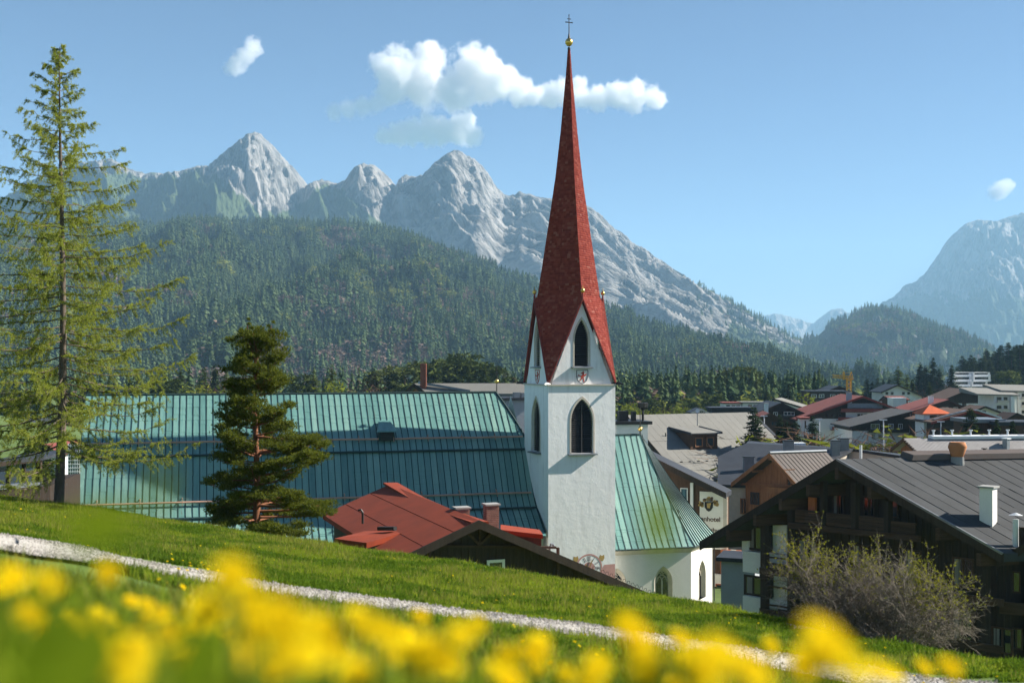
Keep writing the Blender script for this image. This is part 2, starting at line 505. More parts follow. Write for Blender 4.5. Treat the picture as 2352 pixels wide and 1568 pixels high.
path = tag(obj('gravel_path', np_mesh('gravel_path', np.stack([PP[..., 0].ravel(), PP[..., 1].ravel(), PZ.ravel()], 1), grid_faces(*PZ.shape), [M['gravel']], True)), kind='structure')
def on_path(x, y, m=.0):
    """1 on the path, 0 off it: nearest sample of the centre line against the half width there"""
    c = (far + nearp) / 2; w = np.hypot(*(far - nearp).T) / 2
    out = np.zeros(len(x), bool)
    for k0 in range(0, len(x), 4000):
        d2 = (x[k0:k0 + 4000, None] - c[None, :, 0]) ** 2 + (y[k0:k0 + 4000, None] - c[None, :, 1]) ** 2
        d = np.abs((x[k0:k0 + 4000, None] - far[None, :, 0]) * 0)
        j = d2.argmin(1)
        a = far[j]; b = nearp[j]; ab = b - a
        tt = ((x[k0:k0 + 4000] - a[:, 0]) * ab[:, 0] + (y[k0:k0 + 4000] - a[:, 1]) * ab[:, 1]) / (ab ** 2).sum(1)
        out[k0:k0 + 4000] = (tt > -m) & (tt < 1 + m)
    return out

# ------------------------------------------------------------------ mountains
def rock_mat(name, rock1, rock2, veg1, veg2, sc=1.0):
    t = NT(name)
    a = t.n('ShaderNodeAttribute', attribute_name='fall'); vg = t.n('ShaderNodeAttribute', attribute_name='veg')
    def mapped(s):
        mp = t.n('ShaderNodeMapping'); mp.inputs['Scale'].default_value = s; t.l(a.outputs['Vector'], mp.inputs[0]); return mp.outputs[0]
    st = t.noise(mapped((1 / 38 * sc, 1 / 340 * sc, 1)), 1, 6, .66)
    bl = t.noise(mapped((1 / 210 * sc, 1 / 260 * sc, 1)), 1, 5, .6)
    fi = t.noise(mapped((1 / 16 * sc, 1 / 28 * sc, 1)), 1, 4, .6)
    sr = t.noise(mapped((1 / 420 * sc, 1 / 24 * sc, 1)), 1, 5, .65)
    rf = t.math('ADD', t.math('ADD', t.math('MULTIPLY', st, .45), t.math('MULTIPLY', fi, .25)), t.math('MULTIPLY', sr, .30))
    rk = t.ramp(rf, [(.37, dim(rock1, .45)), (.46, rock1), (.53, rock2), (.64, dim(rock2, 1.45))])  # darkest stop paints the shade of crevices into the rock colour
    vc = t.ramp(t.math('ADD', t.math('MULTIPLY', bl, .4), t.math('MULTIPLY', fi, .6)), [(.35, veg1), (.65, veg2)])
    k = t.math('ADD', vg.outputs['Fac'], t.math('MULTIPLY', t.math('SUBTRACT', t.math('ADD', t.math('MULTIPLY', st, .55), t.math('MULTIPLY', bl, .45)), .5), -3.4))
    k = t.ramp(k, [(.42, (0, 0, 0)), (.58, (1, 1, 1))])
    c = t.mix(k, rk, vc)
    h = t.math('ADD', t.math('MULTIPLY', st, .5), t.math('ADD', t.math('MULTIPLY', fi, .25), t.math('MULTIPLY', sr, .25)))
    return t.surf(c, .95, 0, h, 1.0, 60 / sc)

def massif(name, pts, Y0, depth, foot, mat, nu=500, nv=150, seed=0, amp=150, prof=.8, vegf=None, jag=9, yfun=None, lat=(620, 2400), foot_fun=None, shear=None):
    """a mountain side under a skyline given by picture points; spurs and gullies run down the fall line"""
    pts = np.array(pts, float)
    px = np.linspace(pts[0, 0], pts[-1, 0], nu)
    Yr = np.full(nu, float(Y0)) if yfun is None else yfun(px)
    py = np.interp(px, pts[:, 0], pts[:, 1])
    Hh = (HY - py) / FPX * Yr
    A = (px - CX) / FPX * Yr
    Hh = Hh + (ridged(A / 85 * (5000 / Y0), A * 0, 5, seed + 40, .7) - .55) * jag * 3
    ksm = max(3, nu // 14)
    Hs = np.convolve(np.pad(Hh, ksm, 'edge'), np.ones(2 * ksm + 1) / (2 * ksm + 1), 'valid')
    shf = (Hh - Hs) * .9
    Hh = Hh * (Yr - shf) / Yr                 # peaks stand forward of the saddles
    t = np.linspace(0, 1, nv) ** 1.15
    T = t[None, :]
    B = T * (depth if np.isscalar(depth) else (Yr - depth[0])[:, None])
    warp = (fbm(A[:, None] / 900, B / 900, 3, seed + 3) - .5) * 500
    la, lb = lat
    sh = (np.zeros(nu) if shear is None else shear(px))[:, None] * B
    r1 = ridged((A[:, None] + warp + B * .12 - sh) / la, B / lb, 4, seed + 7)
    r2 = ridged((A[:, None] + warp * .6 - B * .1 - sh) / (la / 4.2), B / (lb / 3.2), 4, seed + 13)
    fz = foot if foot_fun is None else foot_fun(px)[:, None]
    Z = fz + (Hh[:, None] - fz) * (1 - T) ** prof
    env = sstep(0, .16, T) * (1 - .75 * T)
    Z = Z + amp * env * ((r1 - .62) * 2.0 + (r2 ** 1.4 - .5) * 1.35) * np.clip((Hh[:, None] - fz) / np.maximum(1, (Hh - fz.ravel() if foot_fun is not None else Hh - foot).max()), .25, 1)
    Z = Z + amp * .46 * sstep(0, .04, T) * (ridged((A[:, None] - sh) / 55, B / 150, 4, seed + 31) - .6)
    Y = Yr[:, None] - B - shf[:, None] * np.exp(-T * 3)
    X = A[:, None] * ((Yr[:, None] - shf[:, None] * np.exp(-T * 3)) / Yr[:, None]) * ((Yr[:, None] - B) / Yr[:, None]) ** .6
    Z = np.minimum(Z, np.where(Hh[:, None] > 30, Hh[:, None] * Y / (Yr - shf)[:, None] - 1.5 * sstep(0, .03, T) * 4, 1e9))   # nothing in front overtops the skyline
    # the far side, so that the mountain is a body and no sheet
    kb = np.linspace(.06, 1, 10)[::-1][None, :]
    Zb = fz + (Hh[:, None] - fz) * (1 - kb) ** .9 + (ridged(A[:, None] / 300, kb * 4, 3, seed + 50) - .6) * amp * .4 * sstep(0, .3, kb)
    dep = depth if np.isscalar(depth) else 1500
    Yb = Yr[:, None] + kb * dep * .45 - shf[:, None] * (1 - kb)
    Xb = A[:, None] * ((Yr - shf) / Yr)[:, None] + 0 * kb
    X = np.concatenate([Xb, X], 1); Y = np.concatenate([Yb, Y], 1); Z = np.concatenate([Zb, Z], 1)
    Bf = np.concatenate([-kb * dep * .45 + 0 * A[:, None], B + 0 * A[:, None]], 1)
    pyv = HY - Z / Y * FPX; pxv = CX + X / Y * FPX
    veg = vegf(pxv, pyv, Z) if vegf else np.zeros_like(Z)
    fall = np.stack([A[:, None] - np.concatenate([0 * kb + 0 * A[:, None], sh], 1), Bf, Z * 0], 2)
    me = np_mesh(name, np.stack([X.ravel(), Y.ravel(), Z.ravel()], 1), grid_faces(*Z.shape), [mat], True,
                 {'veg': ('FLOAT', veg.ravel()), 'fall': ('FLOAT_VECTOR', fall.reshape(-1, 3))})
    o = tag(obj(name, me), kind='structure')
    return o, X[:, 10:], Y[:, 10:], Z[:, 10:], veg[:, 10:]

M['rock'] = rock_mat('limestone mountain', (.10, .098, .095), (.25, .24, .228), (.032, .055, .024), (.080, .112, .042))
M['rockfar'] = rock_mat('far limestone', (.12, .12, .125), (.25, .24, .235), (.03, .05, .03), (.05, .07, .04), .5)
M['forestfloor'] = rock_mat('forest floor', (.035, .05, .025), (.05, .06, .03), (.02, .032, .016), (.03, .045, .02))
M['knoll'] = rock_mat('wooded rocky knoll', (.15, .145, .14), (.28, .265, .255), (.02, .036, .018), (.035, .055, .025), 1.6)

RL = np.array([(-400, 420), (200, 392), (330, 405), (470, 395), (525, 425), (585, 480), (640, 490), (700, 470), (722, 440), (745, 424), (785, 430), (830, 480), (890, 520),
               (930, 585), (1000, 650), (1100, 740), (1200, 860), (1600, 980), (1640, 820), (1680, 740), (1740, 760), (1800, 790), (1900, 830), (2100, 850)], float)
def vegM1(px, py, Z):
    a = (py - np.interp(px, RL[:, 0], RL[:, 1])) / 42
    return np.clip(.5 + a, -.9, 1.08)
sk1 = [(-500, 470), (-250, 430), (-60, 480), (20, 455), (120, 400), (200, 372), (255, 366), (285, 384), (330, 400), (380, 398), (440, 389), (500, 371), (540, 345), (566, 318), (585, 305), (600, 310), (614, 324), (640, 350), (680, 394),
       (713, 434), (738, 413), (780, 421), (798, 410), (820, 384), (836, 375), (848, 381), (860, 377), (890, 406), (912, 427), (930, 403), (972, 403), (998, 370), (1030, 351), (1055, 349), (1090, 366), (1120, 396), (1150, 440),
       (1166, 450), (1190, 440), (1215, 446), (1240, 456), (1266, 459), (1310, 466), (1356, 478), (1375, 492), (1395, 512), (1440, 545), (1500, 588), (1560, 628), (1620, 668), (1680, 704), (1740, 744), (1800, 780), (1850, 802), (1900, 830), (1960, 850), (2100, 868)]
massif('mountain_range', sk1, 4400, 1750, -64, M['rock'], 760, 230, 3, 175, 1.0, vegM1, 10, shear=lambda p: np.interp(p, [300, 600, 850, 1100, 1400, 1800], [.25, .1, .25, .45, .85, 1.1]))
sk3 = [(1500, 760), (1640, 745), (1700, 735), (1750, 729), (1780, 721), (1810, 727), (1850, 738), (1868, 741), (1885, 727), (1912, 711), (1935, 709), (1945, 719), (1975, 722), (2020, 712), (2100, 730), (2250, 700), (2500, 690)]
massif('distant_peaks', sk3, 11300, 2200, -64, M['rockfar'], 260, 90, 21, 260, .9, lambda a, b, z: np.clip((b - 765) / 25, -.6, 1.3), 14, lat=(700, 3000))
sk4 = [(1850, 800), (1950, 740), (2012, 707), (2050, 682), (2078, 658), (2105, 648), (2124, 628), (2150, 592), (2172, 556), (2192, 533), (2222, 516), (2248, 507), (2268, 510), (2290, 513), (2305, 500), (2330, 494), (2352, 489), (2420, 470), (2520, 478), (2650, 470), (2900, 520)]
massif('hazy_mountain', sk4, 8800, 2700, -64, M['rockfar'], 330, 150, 33, 240, .85,
       lambda a, b, z: np.clip((b - np.interp(a, [1950, 2100, 2200, 2352, 2600], [690, 640, 650, 640, 640])) / 60, -.8, 1.3), 16, lat=(520, 2800))

def wood(name, o, X, Y, Z, n, seed, label, hgt, keep=None, lo=.0, pind=.075, ylow=.05):
    """fill a hillside with trees, scattered evenly over the visible picture of it"""
    rng = np.random.default_rng(seed)
    i = rng.random(n * 4) * (X.shape[0] - 1.001); j = rng.random(n * 4) ** .9 * (X.shape[1] - 1.001)
    i0 = i.astype(int); j0 = j.astype(int); fi = i - i0; fj = j - j0
    def b(Q): return Q[i0, j0] * (1 - fi) * (1 - fj) + Q[i0 + 1, j0] * fi * (1 - fj) + Q[i0, j0 + 1] * (1 - fi) * fj + Q[i0 + 1, j0 + 1] * fi * fj
    x, y, z = b(X), b(Y), b(Z)
    px = CX + x / y * FPX; py = HY - z / y * FPX
    ok = (px > -80) & (px < 2430) & (py < 945) & (y > 300)
    if keep is not None: ok &= keep(px, py, rng)
    x, y, z = x[ok][:n], y[ok][:n], z[ok][:n]
    m = len(x)
    h = hgt * (.55 + .75 * rng.random(m)) * (.45 + 1.1 * fbm(x / 70, y / 70, 3, seed + 8))
    patch = fbm(x / 110, y / 160, 3, seed + 1)
    d = patch + (rng.random(m) - .5) * .5
    idx = rng.integers(0, 4, m)
    idx = np.where(d > .5 + .30 * (1 - pind * 3.2), 4 + rng.integers(0, 2, m), idx)
    pl = fbm(x / 140 + 40, y / 120 + 9, 3, seed + 2) + (rng.random(m) - .5) * .35
    idx = np.where(pl > .79 - ylow, 6, idx)
    rot = np.stack([np.zeros(m), np.zeros(m), rng.random(m) * 6.28], 1)
    k = np.where(idx >= 4, .62, 1.0)
    scl = np.stack([h * (1.05 + .5 * rng.random(m)), h * (1.05 + .5 * rng.random(m)), h * k], 1)
    scatter(name, np.stack([x, y, z - .8], 1), rot, scl, idx, FOREST, label, 'forest')

def far_conifer(seed, w=.17):
    rng = np.random.default_rng(seed); V = []; F = []
    V += [(-.012, 0, 0), (.012, 0, 0), (0, .012, 0), (0, 0, .9)]; F += [(0, 1, 3), (1, 2, 3), (2, 0, 3)]
    for k in range(64):
        tt = rng.random() ** .8
        z = .06 + .92 * tt; L = w * (1 - tt) ** .85 * (.7 + .6 * rng.random()) + .012
        a = rng.random() * 6.283; c, s = math.cos(a), math.sin(a)
        wd = L * .42 + .012; dz = -L * (.55 + .5 * rng.random())
        b = len(V)
        V += [(0, 0, z + .035), (c * L * .6 - s * wd, s * L * .6 + c * wd, z + dz * .5), (c * L, s * L, z + dz), (c * L * .6 + s * wd, s * L * .6 - c * wd, z + dz * .5)]
        F += [(b, b + 1, b + 2), (b, b + 2, b + 3)]
    return V, F
def far_broad(seed):
    rng = np.random.default_rng(seed); V = [(-.015, 0, 0), (.015, 0, 0), (0, .015, 0), (0, 0, .6)]; F = [(0, 1, 3), (1, 2, 3), (2, 0, 3)]
    for k in range(90):
        u = rng.normal(size=3); u /= np.linalg.norm(u); r = rng.random() ** .4
        p = np.array([u[0] * .27 * r, u[1] * .27 * r, .62 + u[2] * .38 * r])
        q = rng.normal(size=(3, 3)) * .055; b = len(V)
        V += [tuple(p + q[0]), tuple(p + q[1]), tuple(p + q[2])]; F += [(b, b + 1, b + 2)]
    return V, F
M['conifer_far'] = leafmat('far conifer', (.036, .066, .034), (.100, .138, .058), .12)
M['bare_far'] = leafmat('far bare wood', (.12, .088, .075), (.21, .155, .125), .15)
M['spring_far'] = leafmat('far spring green', (.15, .18, .035), (.22, .24, .05), .25)
FOREST = [np_mesh('far_conifer', *far_conifer(k, .15 + .02 * k), [M['conifer_far']]) for k in range(4)]
FOREST += [np_mesh('far_bare', *far_broad(k + 20), [M['bare_far']]) for k in range(2)]
FOREST += [np_mesh('far_spring', *far_broad(31), [M['spring_far']])]

skf = [(-600, 520), (-200, 522), (150, 524), (300, 520), (450, 516), (600, 520), (760, 525), (880, 538), (960, 556), (1050, 588), (1130, 620), (1230, 664), (1320, 698), (1400, 724), (1500, 758), (1600, 792), (1700, 820), (1800, 848), (1880, 872), (1960, 900), (2300, 925)]
fh = massif('forest_hill', skf, 2500, [700], -62, M['forestfloor'], 300, 120, 61, 70, 1.15, lambda a, b, z: np.full_like(a, 1.2), 3, lambda p: np.interp(p, [-600, 600, 1300, 1900, 2300], [2700, 2600, 2300, 1500, 1300]), (420, 1500))
wood('hill_forest', fh[0], fh[1], fh[2], fh[3], 42000, 5, 'dense spruce forest with reddish bare trees covering the hill behind the church', 21)
sk2 = [(1640, 850), (1740, 826), (1800, 800), (1840, 786), (1880, 770), (1905, 752), (1940, 735), (1965, 722), (1990, 712), (2030, 716), (2100, 737), (2170, 768), (2230, 797), (2290, 822), (2400, 850)]
kn = massif('wooded_knoll', sk2, 3700, 1300, -64, M['knoll'], 240, 110, 71, 90, .85, lambda a, b, z: .75 + .35 * np.sin(a * 0), 4, None, (330, 1300))
wood('knoll_forest', kn[0], kn[1], kn[2], kn[3], 6500, 9, 'blue green forest on the wooded knoll in the middle of the valley gap', 22,
     lambda px, py, r: (fbm(px / 38, py / 30, 4, 77) < .56) | (py < 765))
sk5 = [(1600, 700), (1640, 682), (1680, 706), (1740, 746), (1800, 782), (1850, 804), (1900, 832), (1950, 848)]
# trees on the lower right flank of the range
mr = bpy.data.objects['mountain_range']
vco = np.empty(len(mr.data.vertices) * 3, np.float32); mr.data.vertices.foreach_get('co', vco)
vco = vco.reshape(760, 240, 3)[:, 10:, :]
def flank(px, py, r):
    return (px > 1600) & (px < 1960) & ((py - np.interp(px, [1600, 1680, 1760, 1850, 1960], [705, 745, 772, 812, 870])) < r.normal(size=len(px)) * 16)
wood('flank_forest', mr, vco[..., 0], vco[..., 1], vco[..., 2], 3200, 13, 'bluish forest on the lower right flank of the limestone range', 24, flank, pind=.0, ylow=.0)

# mixed wood on the valley floor between the village and the foot of the hill
rng = np.random.default_rng(41); n = 5200
vy = 345 + 330 * rng.random(n) ** .8; vpx = np.where(rng.random(n) < .45, rng.uniform(-40, 1240, n), rng.uniform(1395, 1900, n)); vx = (vpx - CX) / FPX * vy
ok = fbm(vx / 45, vy / 45, 3, 9) > .36; vx, vy = vx[ok], vy[ok]; m_ = len(vx)
hh = (9 + 9 * rng.random(m_)) * (.8 + .4 * fbm(vx / 60, vy / 60, 2, 4)); ix = rng.integers(0, 4, m_); dd = fbm(vx / 35, vy / 35, 3, 19) + (rng.random(m_) - .5) * .4
ix = np.where(dd > .62, 4 + rng.integers(0, 2, m_), np.where(dd < .34, 6, ix)); kk_ = np.where(ix >= 4, .6, 1.0)
scatter('valley_wood', np.stack([vx, vy, G(vx, vy) - .4], 1), np.stack([vx * 0, vx * 0, rng.random(m_) * 6.28], 1), np.stack([hh * 1.15, hh * 1.15, hh * kk_], 1), ix, FOREST, 'mixed wood on the valley floor at the foot of the forested hill', 'wood')

# ------------------------------------------------------------------ the church
CG = -22.5                                   # ground level at the church
ch = thing('church', 'white church with tall red shingled spire and green copper roofs', 'church', (2.815, 100, CG), CH_A)
W = 6.18
def zc(Z): return Z - CG                     # height below or above the lens -> height over the church ground
def arch(cx, w, z0, zs, za, n=7):
    """pointed arch outline, from the lower left corner round to the lower right"""
    h = w / 2; H = za - zs
    Rr = (h * h + H * H) / (2 * h)           # radius of each flank
    L = [(cx - h, z0)]
    a1 = math.asin(min(1, H / Rr))
    for k in range(n + 1):
        a = a1 * k / n
        L.append((cx - h + Rr - Rr * math.cos(a), zs + Rr * math.sin(a)))
    Rt = [(2 * cx - x, z) for x, z in L[::-1]][1:]
    return L + Rt
def arch_half(w, z0, zs, za, z):
    h = w / 2; H = za - zs; Rr = (h * h + H * H) / (2 * h)
    if z <= zs: return h
    d = z - zs
    return max(0, math.sqrt(max(0, Rr * Rr - d * d)) - (Rr - h))
def face(k):
    """frames of the four tower sides: x along the side, y inwards"""
    c = W / 2
    a = (0, -90, 180, 90)[k]
    m = Matrix.Rotation(R(a), 3, 'Z')
    def fr(x, y, z):
        p = m @ Vector((x - c, y - c, 0)); return (p.x + c, p.y + c, z)
    return fr
TE = zc(-2.04)                               # eaves of the tower
GA = zc(5.35)                                # tip of the gables
zf = zc(-2.04)
low = (W / 2, 2.0, zc(-7.85), zc(-5.1), zc(-3.2))
upw = (W / 2, 1.3, zc(-.42), zc(1.75), zc(3.6))
for k in range(4):
    fr = face(k)
    m = MB(fr)
    if k < 2:
        m.wall([(0, 0), (W, 0), (W, TE), (0, TE)], [arch(*low)], 0, .55)
    else:
        m.wall([(0, 0), (W, 0), (W, TE), (0, TE)], [], 0, .1)
    m.build('tower_wall', M['plaster'], ch)
    m = MB(fr)
    gp = [(.30, TE + .10), (W - .30, TE + .10), (W / 2, GA - .25)]
    m.wall(gp, [arch(*upw)], .12, .45)
    m.build('gable', M['plaster'], ch)
    m = MB(fr); m.box(-.12, W + .12, -.14, .25, TE - .02, TE + .10)
    m.build('cornice', M['stone'], ch)
    for (cx, w, z0, zs, za), yy in ((low, 0), (upw, .12)):
        if k >= 2: continue
        lw = obj('louvred_window', None, ch)
        # surround, sill, painted dark backing and slats
        o1 = arch(cx, w + .30, z0, zs, za + .24); i1 = arch(cx, w + .02, z0, zs, za)
        m = MB(fr)
        for a, b, c2, d in zip(o1, o1[1:], i1, i1[1:]):
            m.hexa([(a[0], yy - .035, a[1]), (b[0], yy - .035, b[1]), (d[0], yy - .035, d[1]), (c2[0], yy - .035, c2[1])],
                   [(a[0], yy + .06, a[1]), (b[0], yy + .06, b[1]), (d[0], yy + .06, d[1]), (c2[0], yy + .06, c2[1])])
        m.build('surround', M['stone'], lw)
        m = MB(fr); m.hexa([(cx - w / 2 - .3, yy - .36, z0 - .16), (cx + w / 2 + .3, yy - .36, z0 - .16), (cx + w / 2 + .3, yy + .3, z0 - .16), (cx - w / 2 - .3, yy + .3, z0 - .16)],
                           [(cx - w / 2 - .3, yy - .36, z0 - .07), (cx + w / 2 + .3, yy - .36, z0 - .07), (cx + w / 2 + .3, yy + .3, z0 + .02), (cx - w / 2 - .3, yy + .3, z0 + .02)])
        m.build('sill', M['lead'], lw)
        m = MB(fr); m.poly([(x, yy + .5, z) for x, z in arch(cx, w + .1, z0 - .05, zs, za + .05)])
        m.build('dark_backing', M['black'], lw)  # black sheet stands in for the unlit belfry behind the slats
        n = int((za - z0) / .185)
        for j in range(n):
            z = z0 + .08 + j * .185
            hw = arch_half(w, z0, zs, za, z + .1)
            if hw < .08: continue
            m = MB(fr)
            m.hexa([(cx - hw, yy + .13, z), (cx + hw, yy + .13, z), (cx + hw, yy + .17, z), (cx - hw, yy + .17, z)],
                   [(cx - hw, yy + .30, z + .13), (cx + hw, yy + .30, z + .13), (cx + hw, yy + .34, z + .13), (cx - hw, yy + .34, z + .13)])
            m.build('slat', M['slat'], lw)
        if w > 1.6:
            m = MB(fr); m.box(cx - .045, cx + .045, yy + .07, yy + .14, z0, za - .35); m.build('mullion', M['slat'], lw)
    # painted shield under the gable window
    if k < 2:
        sh = obj('shield', None, ch)
        sx, sz = W / 2 + .05, zc(-.75)
        out = [(-.52, 0), (.52, 0), (.52, -.55), (.42, -.85), (.22, -1.05), (0, -1.15), (-.22, -1.05), (-.42, -.85), (-.52, -.55)]
        m = MB(fr); m.hexa([(sx + x, .10, sz + z) for x, z in out], [(sx + x, .125, sz + z) for x, z in out]); m.build('shield_field', M['housewhite'], sh)
        m = MB(fr)
        for a, b in zip(out, out[1:] + out[:1]): m.bar((sx + a[0], .098, sz + a[1]), (sx + b[0], .098, sz + b[1]), .05, .05)
        m.build('shield_border', M['redpaint'] if k else M['greypaint'], sh)
        horse = [[(-.12, -.5), (.06, -.3), (.2, -.42), (.1, -.68), (-.1, -.72)], [(.0, -.38), (.02, -.14), (.14, -.1), (.2, -.42)], [(.02, -.14), (-.14, -.24), (-.12, -.3), (.08, -.26)],
                 [(-.12, -.5), (-.36, -.36), (-.38, -.42), (-.1, -.6)], [(-.3, -.38), (-.38, -.56), (-.43, -.54), (-.36, -.36)], [(.14, -.45), (.34, -.28), (.42, -.34), (.2, -.56)],
                 [(-.1, -.7), (-.26, -.86), (-.2, -.92), (.02, -.72)], [(.06, -.68), (.1, -1.0), (.2, -1.0), (.14, -.62)], [(.08, -.2), (.1, .0), (.14, -.12)]]
        m = MB(fr)
        for q in horse: m.hexa([(sx + x, .085, sz + z) for x, z in q], [(sx + x, .099, sz + z) for x, z in q])
        m.build('red_horse', M['redpaint'], sh)

# spire: four broad sides standing over the corners, kicked out below the gable tips
def shingle_facet(V, F, poly, ex=.20, wd=.26, lift=.035, rng=random.Random(4)):
    P = [Vector(p) for p in poly]
    nrm = Vector()
    for a, b in zip(P, P[1:] + P[:1]): nrm += a.cross(b)
    nrm.normalize()
    c = Vector((W / 2, W / 2, 0)); mid = sum(P, Vector()) / len(P)
    if nrm.dot(mid - Vector((c.x, c.y, mid.z))) < 0: nrm = -nrm
    h = Vector((0, 0, 1)).cross(nrm).normalized(); s = nrm.cross(h)       # along the course, up the slope
    Q = [((p - P[0]).dot(h), (p - P[0]).dot(s)) for p in P]
    s0 = min(q[1] for q in Q); s1 = max(q[1] for q in Q)
    z = s0; row = 0
    while z < s1 - .02:
        zm = min(z + ex * .5, s1 - .01); xs = []
        for a, b in zip(Q, Q[1:] + Q[:1]):
            if (a[1] - zm) * (b[1] - zm) < 0: xs.append(a[0] + (b[0] - a[0]) * (zm - a[1]) / (b[1] - a[1]))
        if len(xs) >= 2:
            x0, x1 = min(xs), max(xs); x = x0 - rng.random() * wd
            while x < x1:
                w = wd * (.7 + .6 * rng.random()); a, b = max(x, x0), min(x + w - .012, x1)
                if b - a > .03:
                    l = lift * (.7 + .6 * rng.random()); d = (rng.random() - .5) * .03; zz = min(z + ex * 1.25, s1 + .05)
                    i = len(V)
                    for hx, sy, o in ((a, z + d, l), (b, z + d, l), (b, zz, .004), (a, zz, .004), (a, z + d, 0), (b, z + d, 0)):
                        V.append(tuple(P[0] + h * hx + s * sy + nrm * o))
                    F.append((i, i + 1, i + 2, i + 3)); F.append((i + 4, i + 5, i + 1, i))
                x += w
        z += ex; row += 1
CR = Vector((W / 2, W / 2, 0))
ring_z = [zc(5.75), zc(12.1), zc(16.3), zc(20.2), zc(25.4), zc(27.55)]
ring_r = [2.93, 1.90, 1.25, .78, .27, .10]
def ring(z, r): return [(CR.x + math.cos(R(a)) * q, CR.y + math.sin(R(a)) * q, z) for a, q in [(-90, r), (-45, r * .745), (0, r), (45, r * .745), (90, r), (135, r * .745), (180, r), (225, r * .745)]]
rings = [ring(z, r) for z, r in zip(ring_z, ring_r)]
corners = [(W + .02, -.02, TE + .10), (W + .02, W + .02, TE + .10), (-.02, W + .02, TE + .10), (-.02, -.02, TE + .10)]   # right front, right back, left back, left front
tips = [(W / 2, -.14, GA), (W + .14, W / 2, GA), (W / 2, W + .14, GA), (-.14, W / 2, GA)]
facets = []
for lo_, hi_ in zip(rings, rings[1:]):
    for j in range(8): facets.append([lo_[j], lo_[(j + 1) % 8], hi_[(j + 1) % 8], hi_[j]])
r0 = rings[0]
for q in range(4):                           # corner q lies between gable q and gable q+1
    c0, ta, tb = corners[q], tips[q], tips[(q + 1) % 4]
    A, D, B = r0[2 * q], r0[2 * q + 1], r0[(2 * q + 2) % 8]
    facets += [[c0, ta, A], [c0, A, D], [c0, D, B], [c0, B, tb]]
m = MB()
for f in facets: m.poly([tuple(CR + (Vector(p) - CR) * 1.0) for p in f])
m.build('spire', M['redtrim'], ch)
V = []; F = []
for f in facets: shingle_facet(V, F, f)
sp = obj('spire_shingles', np_mesh('spire_shingles', V, F, [M['shingle']]), ch); sp['kind'] = 'stuff'
for q in range(4):
    t0, ca, cb = tips[q], corners[q], corners[(q - 1) % 4]
    for c0 in (ca, cb):
        d = (Vector(t0) - CR); d.z = 0; d.normalize()
        m = MB(); m.bar(tuple(Vector(c0) + d * .03), tuple(Vector(t0) + d * .03), .09, .12, up=tuple(d)); m.build('verge_board', M['redtrim'], ch)
    fo = obj('finial', None, ch)
    m = MB(); m.tube([(t0[0], t0[1], GA - .1), (t0[0], t0[1], GA + .75)], [.10, .05], 7); m.build('stem', M['redtrim'], fo)
    m = MB(); m.lathe([(.03, -.2), (.14, -.14), (.2, 0), (.14, .14), (.03, .2), (.025, .45)], (t0[0], t0[1], GA + .72), 12); m.build('ball', M['gold'], fo, True)
for q, mat in ((3, 'housewhite'), (0, 'iron'), (1, 'iron'), (2, 'iron')):
    c0 = Vector(corners[q]); d = (c0 - CR); d.z = 0; d.normalize()
    m = MB(); m.tube([tuple(c0 - d * .3), tuple(c0 + d * .35 + Vector((0, 0, .05))), tuple(c0 + d * .75 + Vector((0, 0, -.02)))], [.13, .12, .06], 7); m.build('waterspout', M[mat], ch)
m = MB(); m.lathe([(.10, zc(27.4)), (.14, zc(27.6)), (.05, zc(27.75))], (W / 2, W / 2, 0), 10)
m.build('spire_cap', M['iron'], ch)
zb = zc(28.15)
m = MB(); m.lathe([(.05, -.36), (.2, -.3), (.31, -.16), (.35, 0), (.31, .16), (.2, .3), (.05, .36)], (W / 2, W / 2, zb), 16); m.build('gilded_ball', M['gold'], ch, True)
m = MB()
m.tube([(W / 2, W / 2, zb + .3), (W / 2, W / 2, zb + 2.35)], [.05, .035], 6)
m.bar((W / 2 - .3, W / 2, zb + 1.75), (W / 2 + .3, W / 2, zb + 1.75), .06, .07)
m.bar((W / 2 - .17, W / 2, zb + 2.05), (W / 2 + .17, W / 2, zb + 2.05), .05, .06)
for dx, dz in ((-.3, 1.75), (.3, 1.75), (0, 2.4)): m.lathe([(.01, -.07), (.07, 0), (.01, .07)], (W / 2 + dx, W / 2, zb + dz), 6)
m.tube([(W / 2, W / 2, zb + .35), (W / 2, W / 2, zb + .75)], [.11, .06], 6)
m.build('cross', M['iron'], ch)

# painted clock low on the tower, half hidden by the dark roof in front
ck = obj('clock_face', None, ch)
cxk, czk, rk = 3.72, zc(-17.75), 1.24
def ringm(r0, r1, y, mat, name, n=40):
    m = MB()
    for j in range(n):
        a, b = 2 * math.pi * j / n, 2 * math.pi * (j + 1) / n
        q = [(cxk + math.cos(t) * r, czk + math.sin(t) * r) for t, r in ((a, r0), (b, r0), (b, r1), (a, r1))]
        m.poly([(x, y, z) for x, z in q])
    return m.build(name, M[mat], ck)
ringm(1.10, rk, -.012, 'pinkpaint', 'outer_ring'); ringm(.48, .54, -.012, 'pinkpaint', 'inner_ring')
ringm(.0, .48, -.010, 'pinkpaint', 'dial_centre')
NUM = {1: 'I', 2: 'II', 3: 'III', 4: 'IV', 5: 'V', 6: 'VI', 7: 'VII', 8: 'VIII', 9: 'IX', 10: 'X', 11: 'XI', 12: 'XII'}
